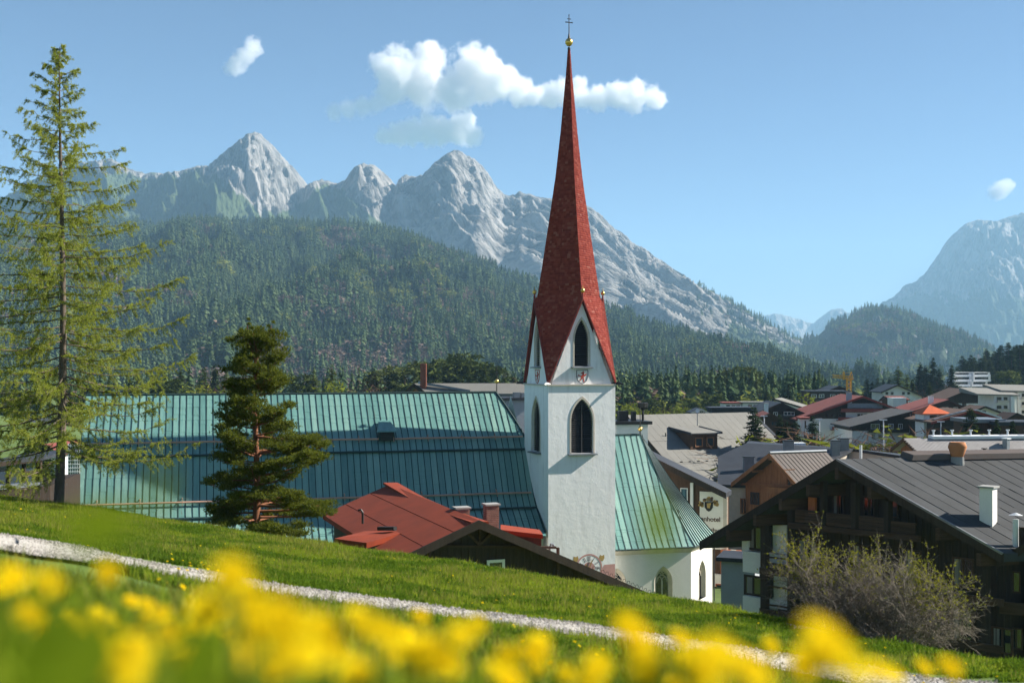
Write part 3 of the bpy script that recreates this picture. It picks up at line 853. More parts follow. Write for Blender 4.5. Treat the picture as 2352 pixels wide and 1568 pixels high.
for hnum, tx in NUM.items():
    a = R(90 - 30 * hnum); rr = .82
    m = MB(); wid = {'I': .075, 'V': .15, 'X': .15}; tot = sum(wid[c] for c in tx); x = -tot / 2
    def put(x0, z0, x1, z1):
        p = []
        for lx, lz in ((x0 - .02, z0), (x0 + .02, z0), (x1 + .02, z1), (x1 - .02, z1)):
            rx = cxk + math.cos(a) * (rr + lz) + math.sin(a) * lx; rz = czk + math.sin(a) * (rr + lz) - math.cos(a) * lx
            p.append((rx, -.014, rz))
        m.poly(p)
    for c in tx:
        w_ = wid[c]
        if c == 'I': put(x + w_ / 2, -.2, x + w_ / 2, .2)
        if c == 'V': put(x + w_ / 2, -.2, x + .02, .2); put(x + w_ / 2, -.2, x + w_ - .02, .2)
        if c == 'X': put(x + .02, -.2, x + w_ - .02, .2); put(x + w_ - .02, -.2, x + .02, .2)
        x += w_
    m.build('numeral', M['greypaint'], ck)
m = MB(); m.bar((cxk, -.06, czk), (cxk + .3, -.06, czk + .72), .07, .03, up=(0, 1, 0)); m.bar((cxk, -.09, czk), (cxk - .35, -.09, czk + .35), .08, .03, up=(0, 1, 0)); m.build('clock_hands', M['gold'], ck)
for sx in (-1, 1):
    m = MB(); m.poly([(cxk + sx * x, -.011, czk + z) for x, z in ((.95, .85), (1.05, 1.12), (1.2, 1.02), (1.42, 1.1), (1.44, .8), (1.3, .55), (1.12, .6))]); m.build('corner_ornament', M['ochre'], ck)
m = MB(); m.poly([(cxk + x, -.008, czk + z) for x, z in ((1.22, -.1), (1.4, .22), (W - cxk - .02, .25), (W - cxk - .02, -1.3), (1.0, -1.3))]); m.build('faded_fresco', M['pinkpaint'], ck)

# tower turned off the line of nave and choir so its front catches more sun
_th = R(4.0); _c = Vector((W / 2, W / 2, 0))
for o in list(ch.children):
    o.rotation_euler = (0, 0, _th); o.location = _c - Matrix.Rotation(_th, 3, 'Z') @ _c
# nave
prof = [(10.75, zc(-2.9)), (8.5, zc(-5.05)), (6.45, zc(-7.0)), (5.75, zc(-7.85)), (3.55, zc(-11.7)), (2.65, zc(-12.75)), (.6, zc(-14.2)), (-.4, zc(-14.75))]
def roof_z(v):
    for (v0, z0), (v1, z1) in zip(prof, prof[1:]):
        if v1 <= v <= v0: return z1 + (z0 - z1) * (v - v1) / (v0 - v1)
    return prof[-1][1]
XL, XR_, HIP = -37.9, 0.0, -1.7
nr = obj('nave_roof', None, ch)
def hip_x(v):                                 # right end of the roof at this depth: half hip above the tower's back corner
    return XR_ if v <= 6.5 else XR_ + (HIP - XR_) * ((v - 6.5) / (10.75 - 6.5)) ** 1.25
def panels(parent, x0, x1, vs, step=.56, right=lambda v: 1e9, zfun=roof_z, seed=3, name='roof_panel', lift=.0, seamh=.075):
    rng = random.Random(seed); n = int(round((x1 - x0) / step)); st = (x1 - x0) / n
    for k in range(n):
        a, b = x0 + k * st, x0 + (k + 1) * st
        m = MB(); cut = sorted(set(list(vs) + [min(vs) + (max(vs) - min(vs)) * rng.random() for _ in range(3)]), reverse=True)
        xa = [min(a, right(v)) for v in cut]; xb = [min(b, right(v)) for v in cut]
        off = 0.0
        for i in range(len(cut) - 1):
            p, q = cut[i], cut[i + 1]
            if xb[i] - xa[i] < .01 and xb[i + 1] - xa[i + 1] < .01: continue
            o1 = lift + .015 + rng.random() * .012
            m.poly([(xa[i], p, zfun(p) + lift), (xb[i], p, zfun(p) + lift), (xb[i + 1], q, zfun(q) + o1), (xa[i + 1], q, zfun(q) + o1)])
            m.poly([(xa[i + 1], q, zfun(q) + o1), (xb[i + 1], q, zfun(q) + o1), (xb[i + 1], q, zfun(q) + lift - .01), (xa[i + 1], q, zfun(q) + lift - .01)])
        if not m.f: continue
        m.mi = 1
        wob = (rng.random() - .5) * .04
        for i in range(len(cut) - 1):
            p, q = cut[i], cut[i + 1]
            if xb[i] < a + .02 and xb[i + 1] < a + .02: continue
            m.hexa([(a - .035, p, zfun(p)), (a + .035, p, zfun(p)), (a + .035 + wob, q, zfun(q)), (a - .035 + wob, q, zfun(q))],
                   [(a - .028, p, zfun(p) + seamh + lift), (a + .028, p, zfun(p) + seamh + lift), (a + .028 + wob, q, zfun(q) + seamh + lift), (a - .028 + wob, q, zfun(q) + seamh + lift)])
        m.build(name, [M['copper'], M['seam']], parent)
panels(nr, XL, XR_, [10.75, 9.6, 8.5, 7.4, 6.45, 5.8], right=hip_x, seed=5)
panels(nr, XL, XR_, [5.7, 4.8, 3.55, 2.75], seed=8)
panels(nr, XL, XR_, [2.6, 1.6, .6, -.4], seed=11)
m = MB()                                      # boarding under the copper, far slope, hip and walls
for (v0, z0), (v1, z1) in zip(prof, prof[1:]):
    m.poly([(XL, v0, z0 - .05), (hip_x(v0), v0, z0 - .05), (hip_x(v1), v1, z1 - .05), (XL, v1, z1 - .05)])
m.poly([(XL, 10.75, prof[0][1] - .05), (HIP, 10.75, prof[0][1] - .05), (0, 21.5, prof[-1][1]), (XL, 21.5, prof[-1][1])])
m.poly([(HIP, 10.75, prof[0][1] - .06), (XR_, 6.5, zc(-6.95)), (XR_, 15, zc(-6.95))])
m.build('roof_deck', M['seam'], nr)
m = MB(); pr = [(v, z - .3) for v, z in prof] + [(.3, 0.), (21, 0.), (21, zc(-14))]
for xx in (XL + .3, XR_ - .25):
    m.poly([(xx, v, z) for v, z in pr])
m.box(XL + .3, XR_ - .25, .3, .5, 0, prof[-1][1] - .1)
m.build('nave_wall', M['cream'], ch)
m = MB(); m.tube([(XL, 10.75, prof[0][1] + .05), (-20, 10.75, prof[0][1] + .02), (HIP, 10.75, prof[0][1] + .06)], .10, 6); m.build('ridge_cap', M['seam'], nr)
for j in range(9):
    vA, vB = 10.75 - j * .48, 10.75 - (j + 1) * .48
    if vB < 6.4: vB = 6.4
m = MB(); hv = [10.75 - 4.3 * j / 10 for j in range(11)]
m.tube([(hip_x(v), v, roof_z(v) + .05) for v in hv] + [(0, 5.7, roof_z(5.7) + .05), (0.02, 3.5, roof_z(3.5) + .05), (0.02, 2.6, roof_z(2.6) + .05), (0.02, 0, roof_z(0) + .05)], .10, 6); m.build('verge_cap', M['seam'], nr)
for v, nm, mat, rr in ((6.42, 'snow_rail', 'rail', .085), (3.5, 'snow_rail', 'rail', .085), (5.72, 'lap_gutter', 'seam', .10), (2.62, 'lap_gutter', 'seam', .09)):
    rl = obj(nm, None, ch)
    zz = roof_z(v) + (.27 if mat == 'rail' else .07)
    rng = random.Random(int(v * 10)); x = XL + .1
    npc = 0
    while x < -.35:
        e = min(x + 5.4, -.3)
        m = MB(); m.tube([(x, v - .12, zz + rng.uniform(-.025, .025)), (e, v - .12, zz + rng.uniform(-.025, .025))], rr, 7); m.build('pipe', M[mat], rl); x = e
    if mat == 'rail':
        x = XL + 1.5
        while x < -.4:
            m = MB(); m.bar((x, v + .35, roof_z(v + .35) + .02), (x, v - .05, zz + .12), .05, .07); m.bar((x, v - .28, zz - .25), (x, v - .26, zz + .14), .05, .05); m.bar((x, v - .1, zz + .1), (x, v - .1, zz + .34), .05, .05)
            m.build('bracket', M['rail'], rl); x += 3.05 if v > 5 else 3.3
# small copper gablet with a vent
vd = obj('roof_vent', None, ch); xv = -12.6; zv = roof_z(6.6)
m = MB(); m.hexa([(xv - .75, 6.2, zv - .1), (xv + .75, 6.2, zv - .1), (xv + .75, 7.2, zv - .1), (xv - .75, 7.2, zv - .1)], [(xv - .62, 6.25, zv + .75), (xv + .62, 6.25, zv + .75), (xv + .62, 7.2, zv + .75), (xv - .62, 7.2, zv + .75)]); m.build('vent_body', M['seam'], vd)
m = MB(); m.hexa([(xv - .95, 5.95, zv + .7), (xv + .95, 5.95, zv + .7), (xv + .5, 8.0, roof_z(8.0) + .2), (xv - .5, 8.0, roof_z(8.0) + .2)], [(xv - .75, 6.0, zv + .82), (xv + .75, 6.0, zv + .82), (xv + .5, 8.0, roof_z(8.0) + .3), (xv - .5, 8.0, roof_z(8.0) + .3)]); m.build('vent_roof', M['copper'], vd)
for j in range(5):
    m = MB(); m.box(xv - .55, xv + .55, 6.1, 6.19, zv + .02 + j * .14, zv + .09 + j * .14); m.build('slat', M['slat'], vd)
fo = obj('ridge_finial', None, ch)
m = MB(); m.tube([(HIP + .1, 10.75, prof[0][1]), (HIP + .1, 10.75, prof[0][1] + 2.6)], [.05, .02], 6); m.build('rod', M['iron'], fo)
m = MB(); m.lathe([(.03, -.22), (.16, -.15), (.22, 0), (.16, .15), (.03, .22)], (HIP + .1, 10.75, prof[0][1] + 1.05), 12); m.build('ball', M['gold'], fo, True)
# lattice window wall at the left end
lt = obj('lattice_window', None, ch)
m = MB(); m.box(XL - .75, XL + .1, 4.5, 4.6, zc(-13.8), zc(-6.6)); m.build('pane', M['skyglass'], lt)
for j in range(6):
    m = MB(); xx = XL - .75 + j * .17; m.box(xx - .035, xx + .035, 4.40, 4.495, zc(-13.8), zc(-6.6)); m.build('bar', M['windowwhite'], lt)
for j in range(24):
    m = MB(); z_ = zc(-13.7) + j * .3; m.box(XL - .78, XL + .08, 4.38, 4.485, z_, z_ + .07); m.build('bar', M['windowwhite'], lt)

# choir
v0c, xr, cz = 1.5, 14.0, zc(-16.55)
L2 = 5.35; dq = L2 * math.sqrt(.5)
P2 = (xr + dq, v0c + dq); P3 = (P2[0], P2[1] + L2); P4 = (xr, P3[1] + dq)
ZR = zc(-6.9); RE = (11.6, 7.95)
def gothic(fr, L, cxw, zsill, zsp, zap, w, d):
    """a traceried window set into a wall frame"""
    g = obj('gothic_window', None, ch)
    o1 = arch(cxw, w + .62, zsill, zsp, zap + .42); i1 = arch(cxw, w + .02, zsill, zsp, zap)
    m = MB(fr)
    for a, b, c2, e in zip(o1, o1[1:], i1, i1[1:]):
        m.poly([(a[0], -.02, a[1]), (b[0], -.02, b[1]), (e[0], d * .8, e[1]), (c2[0], d * .8, c2[1])])
    m.build('surround', M['stone'], g)
    m = MB(fr); m.poly([(x, d, z) for x, z in i1]); m.build('pane', M['glass'], g)
    m = MB(fr); m.box(cxw - .05, cxw + .05, d - .12, d - .01, zsill, zsp + .05)
    for sx in (-1, 1):
        pts = [(cxw + sx * w / 4 + math.cos(R(a)) * w / 4.2, d - .06, zsp + .05 + math.sin(R(a)) * w / 3) for a in range(0, 181, 30)]
        m.tube(pts, .035, 5)
        m.tube([(cxw + sx * w / 2, d - .06, zsp - .1), (cxw + sx * w * .25, d - .06, zsp + .45), (cxw, d - .06, zsp + .62)], .04, 5)
    for a in range(4):
        c_ = (cxw + math.cos(R(90 * a)) * .15, zsp + .85 + math.sin(R(90 * a)) * .15)
        m.tube([(c_[0] + math.cos(R(b)) * .15, d - .06, c_[1] + math.sin(R(b)) * .15) for b in range(0, 361, 45)], .03, 5, False)
    m.build('tracery', M['stone'], g)
    for j in range(9):
        m = MB(fr); z_ = zsill + .2 + j * .3
        if z_ < zsp: m.box(cxw - w / 2, cxw + w / 2, d - .03, d - .012, z_, z_ + .02); m.build('glazing_bar', M['iron'], g)
def frA(x, y, z): return (x, v0c + y, z)
def frB(x, y, z):
    s = math.sqrt(.5); return (xr + x * s - y * s, v0c + x * s + y * s, z)
wz = zc(-21.6); wsp = zc(-19.55); wap = zc(-18.55)
gx_ = 11.35
m = MB(frA); m.wall([(W - .3, 0), (xr, 0), (xr, cz), (W - .3, cz)], [arch(gx_, 1.74, wz, wsp, wap + .42), arch(7.0, 1.74, wz, wsp, wap + .42)], 0, .0); m.build('choir_wall', M['cream'], ch)
m = MB(frB); m.wall([(0, 0), (L2, 0), (L2, cz), (0, cz)], [arch(L2 / 2, 1.74, wz, wsp, wap + .42)], 0, .0); m.build('choir_wall', M['cream'], ch)
m = MB(); m.poly([(P2[0], P2[1], 0), (P3[0], P3[1], 0), (P3[0], P3[1], cz), (P2[0], P2[1], cz)]); m.poly([(P3[0], P3[1], 0), (P4[0], P4[1], 0), (P4[0], P4[1], cz), (P3[0], P3[1], cz)]); m.poly([(P4[0], P4[1], 0), (0, P4[1], 0), (0, P4[1], cz), (P4[0], P4[1], cz)]); m.build('choir_wall', M['cream'], ch)
gothic(frA, 0, gx_, wz, wsp, wap, 1.1, .42); gothic(frA, 0, 7.0, wz, wsp, wap, 1.1, .42); gothic(frB, 0, L2 / 2, wz, wsp, wap, 1.1, .42)
# cornice and gutter round the eaves
ev = .42
def off(p, k): c = (9.0, 7.95); d = Vector((p[0] - c[0], p[1] - c[1])); return (p[0] + d.x / d.length * k, p[1] + d.y / d.length * k)
E = [(W + .02, v0c - ev), (xr + ev * .41, v0c - ev), (P2[0] + ev, P2[1] - ev * .41), (P3[0] + ev, P3[1] + ev * .41), (P4[0] + ev * .41, P4[1] + ev), (W - 6, P4[1] + ev)]
m = MB()
for a, b in zip(E, E[1:]):
    q = [tuple(Vector((a[0], a[1])).lerp(Vector((9, 7.95)), t)) for t in (.045, .0)]; q2 = [tuple(Vector((b[0], b[1])).lerp(Vector((9, 7.95)), t)) for t in (.045, .0)]
    m.hexa([(q[0][0], q[0][1], cz - .42), (q2[0][0], q2[0][1], cz - .42), (q2[0][0], q2[0][1], cz - .42), (q[0][0], q[0][1], cz - .42)][:4], [(q[1][0], q[1][1], cz + .02), (q2[1][0], q2[1][1], cz + .02), (q2[0][0], q2[0][1], cz + .02), (q[0][0], q[0][1], cz + .02)])
m.build('choir_cornice', M['stone'], ch)
m = MB(); m.tube([(e[0] + .0, e[1], cz + .06) for e in E], .08, 6, False); m.build('gutter', M['seam'], ch)
m = MB(); m.tube([(P2[0] + .12, P2[1] - .05, cz), (P2[0] + .12, P2[1] - .05, .2)], .06, 6); m.build('downpipe', M['iron'], ch)
cr = obj('choir_roof', None, ch)
def choir_z(v):                               # front slope, a little flared at the eaves
    f = (v - (v0c - ev)) / (RE[1] - (v0c - ev)); return cz + .08 + (ZR - cz - .08) * (f * .80 + .20 * f ** 1.9)
def choir_right(v):
    f = (v - (v0c - ev)) / (RE[1] - (v0c - ev)); return E[1][0] + (RE[0] - E[1][0]) * f
panels(cr, W - 5.6, E[1][0], [RE[1], 6.4, 5, 3.6, 2.4, 1.6, v0c - ev], right=choir_right, zfun=choir_z, seed=21, step=.58)
# hip sides
def hip_side(a, b, n, seed):
    rng = random.Random(seed)
    for k in range(n):
        t0, t1 = k / n, (k + 1) / n
        p0 = Vector((*a, 0)).lerp(Vector((*b, 0)), t0); p1 = Vector((*a, 0)).lerp(Vector((*b, 0)), t1); top = Vector((*RE, 0))
        m = MB(); fs = [0, .12, .3, .6, 1]
        for f0, f1 in zip(fs, fs[1:]):
            q = []
            for p, f in ((p0, f0), (p1, f0), (p1, f1), (p0, f1)):
                w = p.lerp(top, f); q.append((w.x, w.y, cz + .08 + (ZR - cz - .08) * (f * .80 + .20 * f ** 1.9)))
            m.poly(q)
            m.mi = 1
            d = (p1 - p0).normalized() * .035
            qa = [Vector(q[0]), Vector(q[3])]
            m.hexa([tuple(qa[0] - d), tuple(qa[0] + d), tuple(qa[1] + d), tuple(qa[1] - d)], [tuple(x + Vector((.05, -.03, .07)) + s * d * .8) for x, s in ((qa[0], -1), (qa[0], 1), (qa[1], 1), (qa[1], -1))])
            m.mi = 0
        m.build('roof_panel', [M['copper'], M['seam']], cr)
hip_side(E[1], E[2], 10, 2); hip_side(E[2], E[3], 10, 3); hip_side(E[3], E[4], 10, 4)
m = MB(); m.poly([(RE[0], RE[1], ZR), (E[4][0], E[4][1], cz + .08), (W - 5.6, E[4][1], cz + .08), (W - 5.6, RE[1], ZR)]); m.build('far_slope', M['copper'], cr)
m = MB(); m.tube([(W - 5.6, RE[1], ZR + .05), (RE[0], RE[1], ZR + .05)], .09, 6); m.build('ridge_cap', M['seam'], cr)
fo = obj('choir_finial', None, ch)
m = MB(); m.tube([(RE[0], RE[1], ZR), (RE[0], RE[1], ZR + 2.6)], [.07, .03], 6); m.bar((RE[0] - .3, RE[1], ZR + 2.2), (RE[0] + .3, RE[1], ZR + 2.2), .05); m.build('rod', M['iron'], fo)
m = MB(); m.lathe([(.03, -.22), (.16, -.15), (.22, 0), (.16, .15), (.03, .22)], (RE[0], RE[1], ZR + .55), 12); m.build('ball', M['gold'], fo, True)
# ------------------------------------------------------------------ houses
class House:
    """a gabled house: x runs along the gable (right positive), y along the ridge, z up from its base"""
    def __init__(s, name, label, apex, left, right, g, L, base, roof='slate', lower='housewhite', upper=None, zs=None, ridge=None, of=.9, ov=.9, th=.26,
                 barge='darkwood', cat='house', group='houses of the village', gable_wall=True, back=.3):
        ap = at(*apex); g = R(g); s.G = Vector((math.cos(g), -math.sin(g), 0))
        s.Rd = Vector((math.sin(g), math.cos(g), 0)) if ridge is None else Vector((math.cos(R(ridge)), math.sin(R(ridge)), 0))
        def rk(p, sg):
            d = p[0] - CX
            l = (d * ap.y - FPX * ap.x) / (sg * (FPX * math.cos(g) + d * math.sin(g)))
            z = (HY - p[1]) / FPX * (ap.y - sg * math.sin(g) * l)
            return l, (ap.z - z) / l
        s.wl, s.tl = rk(left, -1); s.wr, s.tr = rk(right, 1)
        s.base = base; s.H = ap.z - base; s.L = L; s.of = of; s.th = th
        s.o = thing(name, label, cat, (ap.x, ap.y, base), 0, group)
        s.fr = lambda x, y, z: tuple(s.G * x + s.Rd * y + Vector((0, 0, z)))
        H, wl, wr, tl, tr = s.H, s.wl, s.wr, s.tl, s.tr
        s.roofz = lambda x: H - (tr * x if x > 0 else -tl * x)
        for sg, w, nm in ((-1, wl, 'roof'), (1, wr, 'roof')):
            m = MB(s.fr); x1 = sg * w
            m.slab([(0, 0, H), (x1, 0, s.roofz(x1)), (x1, L, s.roofz(x1)), (0, L, H)], th); m.build('roof_slope', M[roof], s.o)
            m = MB(s.fr); m.hexa([(0, -.07, H - th - .12), (x1, -.07, s.roofz(x1) - th - .12), (x1, -.005, s.roofz(x1) - th - .12), (0, -.005, H - th - .12)],
                                 [(0, -.07, H + .03), (x1, -.07, s.roofz(x1) + .03), (x1, -.005, s.roofz(x1) + .03), (0, -.005, H + .03)]); m.build('bargeboard', M[barge], s.o)
        a, b = -wl + ov, wr - ov
        s.a, s.b = a, b
        za, zb_ = s.roofz(a) - th - .02, s.roofz(b) - th - .02
        top = [(a, za), (0, H - th - .02), (b, zb_)]
        zs_ = zs
        if upper is None:
            m = MB(s.fr); m.prism([(a, 0), (b, 0)] + top[::-1], of, L - back); m.build('wall', M[lower], s.o)
        else:
            if zs_ is None: zs_ = min(za, zb_) - .1
            zl = min(zs_, za - .05, zb_ - .05)
            m = MB(s.fr); m.prism([(a, 0), (b, 0), (b, zl), (a, zl)], of, L - back); m.build('wall', M[lower], s.o)
            m = MB(s.fr); m.prism([(a - .04, zl), (b + .04, zl), (b + .04, zb_), (0, H - th - .02), (a - .04, za)], of - .04, L - back + .04); m.build('timber_gable', M[upper], s.o)
    def front(s, px, py, y=None):
        y = s.of if y is None else y
        N = Vector((s.G.y, -s.G.x, 0)); O = Vector(s.o.location) + s.Rd * y
        d = Vector(((px - CX) / FPX, 1, (HY - py) / FPX)); t = O.dot(N) / d.dot(N); q = d * t - O
        return q.x * s.G.x + q.y * s.G.y, q.z
    def slope(s, px, py, side=1):
        """point of a roof slope seen through a picture point -> local x, y"""
        t_ = s.tr if side > 0 else s.tl
        U = s.G * side + Vector((0, 0, -t_)); V_ = s.Rd; N = U.cross(V_); O = Vector(s.o.location) + Vector((0, 0, s.H))
        d = Vector(((px - CX) / FPX, 1, (HY - py) / FPX)); q = d * (O.dot(N) / d.dot(N)) - O
        Mx = Matrix(((s.G.x, s.Rd.x), (s.G.y, s.Rd.y))).inverted(); v = Mx @ Vector((q.x, q.y)); return v.x, v.y
    def win(s, p0, q0, p1, q1, frame='brownwood', pane='glass', mull=1, y=None, fw=.09, curtain=False, trans=0):
        y0 = s.of if y is None else y
        x0, z1 = s.front((p0), q0, y0); x1, z0 = s.front(p1, q1, y0)
        z1 = s.front((p0 + p1) / 2, q0, y0)[1]; z0 = s.front((p0 + p1) / 2, q1, y0)[1]
        w = obj('window', None, s.o)
        d = y0 - .045
        m = MB(s.fr)
        m.box(x0, x1, d - .06, d, z1 - fw, z1); m.box(x0, x1, d - .06, d, z0, z0 + fw)
        m.box(x0, x0 + fw, d - .06, d, z0 + fw, z1 - fw); m.box(x1 - fw, x1, d - .06, d, z0 + fw, z1 - fw)
        for k in range(mull):
            xm = x0 + (x1 - x0) * (k + 1) / (mull + 1); m.box(xm - fw * .4, xm + fw * .4, d - .055, d, z0 + fw, z1 - fw)
        if trans: zt = z1 - (z1 - z0) * trans; m.box(x0 + fw, x1 - fw, d - .05, d, zt - fw * .4, zt + fw * .4)
        m.build('frame', M[frame], w)
        m = MB(s.fr); m.poly([(x0 + fw * .5, d - .015, z0 + fw * .5), (x1 - fw * .5, d - .015, z0 + fw * .5), (x1 - fw * .5, d - .015, z1 - fw * .5), (x0 + fw * .5, d - .015, z1 - fw * .5)]); m.build('pane', M[pane], w)
        if curtain:
            for c0, c1 in ((.1, .36), (.7, .9))[:1 + (int(p0) % 2)]:
                m = MB(s.fr); m.box(x0 + (x1 - x0) * c0, x0 + (x1 - x0) * c1, d - .024, d - .018, z0 + fw, z1 - fw); m.build('curtain', M['curtain'], w)
        return w
    def panel(s, name, p0, q0, p1, q1, y0, y1, mat, tilt=None):
        """an upright slab on the front between picture points"""
        xa, za = s.front(p0, q0, y0); xb, zb = s.front(p1, q1, y0)
        m = MB(s.fr); m.box(min(xa, xb), max(xa, xb), y0, y1, min(za, zb), max(za, zb)); return m.build(name, M[mat], s.o)
    def balcony(s, p0, q0, p1, q1, depth=1.0, mat='darkwood', planks=0):
        x0, z1 = s.front(p0, q0, s.of - depth); x1, z0 = s.front(p1, q1, s.of - depth)
        b = obj('balcony', None, s.o); y = s.of - depth
        m = MB(s.fr); m.box(x0, x1, y, s.of - .05, z0, z0 + .12); m.build('floor', M[mat], b)
        m = MB(s.fr); m.box(x0, x1, y - .04, y + .06, z1 - .1, z1); m.build('rail', M[mat], b)
        if planks:
            wd = (x1 - x0) / planks
            for k in range(planks):
                m = MB(s.fr); m.box(x0 + k * wd + .01, x0 + (k + 1) * wd - .01, y - .015, y + .02, z0 + .02, z1 - .1); m.build('plank', M[mat], b)
        else:
            m = MB(s.fr); m.box(x0, x1, y - .01, y + .03, z0 + .02, z1 - .1); m.build('parapet', M[mat], b)
        return b
    def chimney(s, px, py, w, h, mat='housewhite', cap='concrete', side=1, d=None, name='chimney'):
        x, y = s.slope(px, py, side); z = s.roofz(x); d = d or w
        c = obj(name, None, s.o)
        fx, fy = s.G, Vector((-s.G.y, s.G.x, 0)); P0 = s.G * x + s.Rd * y
        fr = lambda a, b, e: tuple(P0 + fx * a + fy * b + Vector((0, 0, z + e)))
        m = MB(fr); m.box(-w / 2, w / 2, -d / 2, d / 2, -.8, h); m.build('stack', M[mat], c)
        m = MB(fr); m.box(-w / 2 - .1, w / 2 + .1, -d / 2 - .1, d / 2 + .1, h, h + .1); m.build('cap', M[cap], c)
        return c

def block(name, label, c, w, d, z0, z1, rz, mat, cat='house', group='houses of the village', roof='slate', ro=.35, rt=.3):
    o = thing(name, label, cat, (c[0], c[1], z0), rz, group)
    m = MB(); m.box(-w / 2, w / 2, -d / 2, d / 2, 0, z1 - z0); m.build('wall', M[mat], o)
    m = MB(); m.box(-w / 2 - ro, w / 2 + ro, -d / 2 - ro, d / 2 + ro, z1 - z0, z1 - z0 + rt); m.build('roof', M[roof], o)
    return o
def blockwin(o, x, y, z, w, h, frame='brownwood', pane='glass', axis='y'):
    wn_ = obj('window', None, o)
    fr = (lambda a, b, e: (x + a, y + b, z + e)) if axis == 'y' else (lambda a, b, e: (x + b, y + a, z + e))
    m = MB(fr)
    for a0, a1, b0, b1 in ((-w / 2, w / 2, h - .1, h), (-w / 2, w / 2, 0, .1), (-w / 2, -w / 2 + .1, .1, h - .1), (w / 2 - .1, w / 2, .1, h - .1), (-.04, .04, .1, h - .1)):
        m.box(a0, a1, -.06, 0, b0, b1)
    m.build('frame', M[frame], wn_)
    m = MB(fr); m.poly([(-w / 2 + .05, -.02, .05), (w / 2 - .05, -.02, .05), (w / 2 - .05, -.02, h - .05), (-w / 2 + .05, -.02, h - .05)]); m.build('pane', M[pane], wn_)

# ---- black timber hotel at the right
h3 = House('timber_hotel', 'black timber hotel with deep overhanging gable and grey felt roof beside the bush', (1922, 1055, 70), (1609, 1244), (2306, 1272), 42, 24, -20.5, 'feltgrey', 'darkwood', ridge=12, of=2.3, ov=1.9, th=.42, cat='hotel', group=None)
# felt strips laid down the roof
nst = 26
for k in range(nst):
    y0, y1 = h3.L * k / nst, h3.L * (k + 1) / nst
    m = MB(h3.fr); x1 = h3.wr
    rr = random.Random(k); xs = [0, x1 * rr.uniform(.25, .75), x1]
    for xa, xb in zip(xs, xs[1:]):
        m.slab([(xa + .02, y0 + .02, h3.roofz(xa) + .045), (xb, y0 + .02, h3.roofz(xb) + .03), (xb, y1 + .05, h3.roofz(xb) + .012), (xa + .02, y1 + .05, h3.roofz(xa) + .02)], .03)
    m.build('felt_strip', M['feltgrey'], h3.o)
m = MB(h3.fr); m.hexa([(-.3, 4.4, h3.H + .02), (.5, 4.4, h3.H - .1), (.5, 24, h3.H - .1), (-.3, 24, h3.H + .02)], [(-.3, 4.6, h3.H + .42), (.42, 4.6, h3.H + .22), (.42, 24, h3.H + .22), (-.3, 24, h3.H + .42)]); m.build('ridge_vent', M['brownmetal'], h3.o)
m = MB(h3.fr); m.bar((.1, -.09, h3.H + .02), (h3.wr, -.09, h3.roofz(h3.wr) + .03), .09, .12); m.build('verge_flashing', M['lead'], h3.o)
c = h3.chimney(2270, 1197, .72, 1.9, 'housewhite', 'concrete')
m = MB(h3.fr)
x, y = h3.slope(2199, 1064); z = h3.roofz(x)
pt = obj('chimney_pot', None, h3.o)
m = MB(h3.fr); m.lathe([(.34, -.4), (.30, .35), (.30, .4)], (x, y, z), 14); m.build('pot_base', M['concrete'], pt)
m = MB(h3.fr); m.lathe([(.26, .36), (.30, .5), (.44, 1.0), (.36, 1.28), (.30, 1.3), (.24, 1.1)], (x, y, z), 16); m.build('terracotta_pot', M['terracotta'], pt, True)
x, y = h3.slope(2333, 1255); z = h3.roofz(x); sp_ = obj('flue', None, h3.o)
m = MB(h3.fr); m.lathe([(.13, -.3), (.13, 1.5)], (x, y, z), 12); m.build('flue_pipe', M['whitemetal'], sp_)
m = MB(h3.fr); m.lathe([(.02, 1.75), (.3, 1.72), (.02, 1.86)], (x, y, z), 12); m.build('flue_cowl', M['whitemetal'], sp_)
m = MB(h3.fr); m.box(x + .25, x + .9, y - .1, y + .5, z - .6, z + 1.1); m.build('flue_boxing', M['darkwood'], sp_)
# purlin ends under the verge, each catching the sun
for px, py in ((1924, 1083), (1858, 1122), (1795, 1154), (1736, 1190), (1674, 1226), (1999, 1128), (2156, 1222), (2250, 1280)):
    x, z = h3.front(px, py, -.02); m = MB(h3.fr); m.box(x - .11, x + .11, -.10, 2.3, z - .45, z + .25); m.build('purlin', M['darkwood2'], h3.o)
# posts, balcony beams, parapets and rails
def hline(nm, a, b, y0, y1, hgt, mat):
    xa, za = h3.front(a[0], a[1], y0); xb, zb = h3.front(b[0], b[1], y0); zm = (za + zb) / 2
    m = MB(h3.fr); m.box(xa, xb, y0, y1, zm - hgt / 2, zm + hgt / 2); return m.build(nm, M[mat], h3.o)
for px, t0, t1, w in ((1757, 1185, 1460, .34), (1892, 1095, 1225, .20), (1965, 1110, 1245, .26), (2040, 1150, 1250, .26), (1818, 1160, 1440, .28), (2262, 1275, 1540, .36)):
    x, za = h3.front(px, t0, .7); z0 = h3.front(px, t1, .7)[1]
    m = MB(h3.fr); m.box(x - w / 2, x + w / 2, .55, .85, z0, min(za, h3.roofz(x) - .45)); m.build('post', M['darkwood'], h3.o)
hline('balcony_beam', (1809, 1203), (2110, 1240), .45, .62, .34, 'darkwood2'); hline('balcony_beam', (1744, 1309), (2300, 1384), .45, .62, .40, 'darkwood2'); hline('balcony_beam', (1744, 1414), (2300, 1480), .45, .62, .42, 'darkwood2')
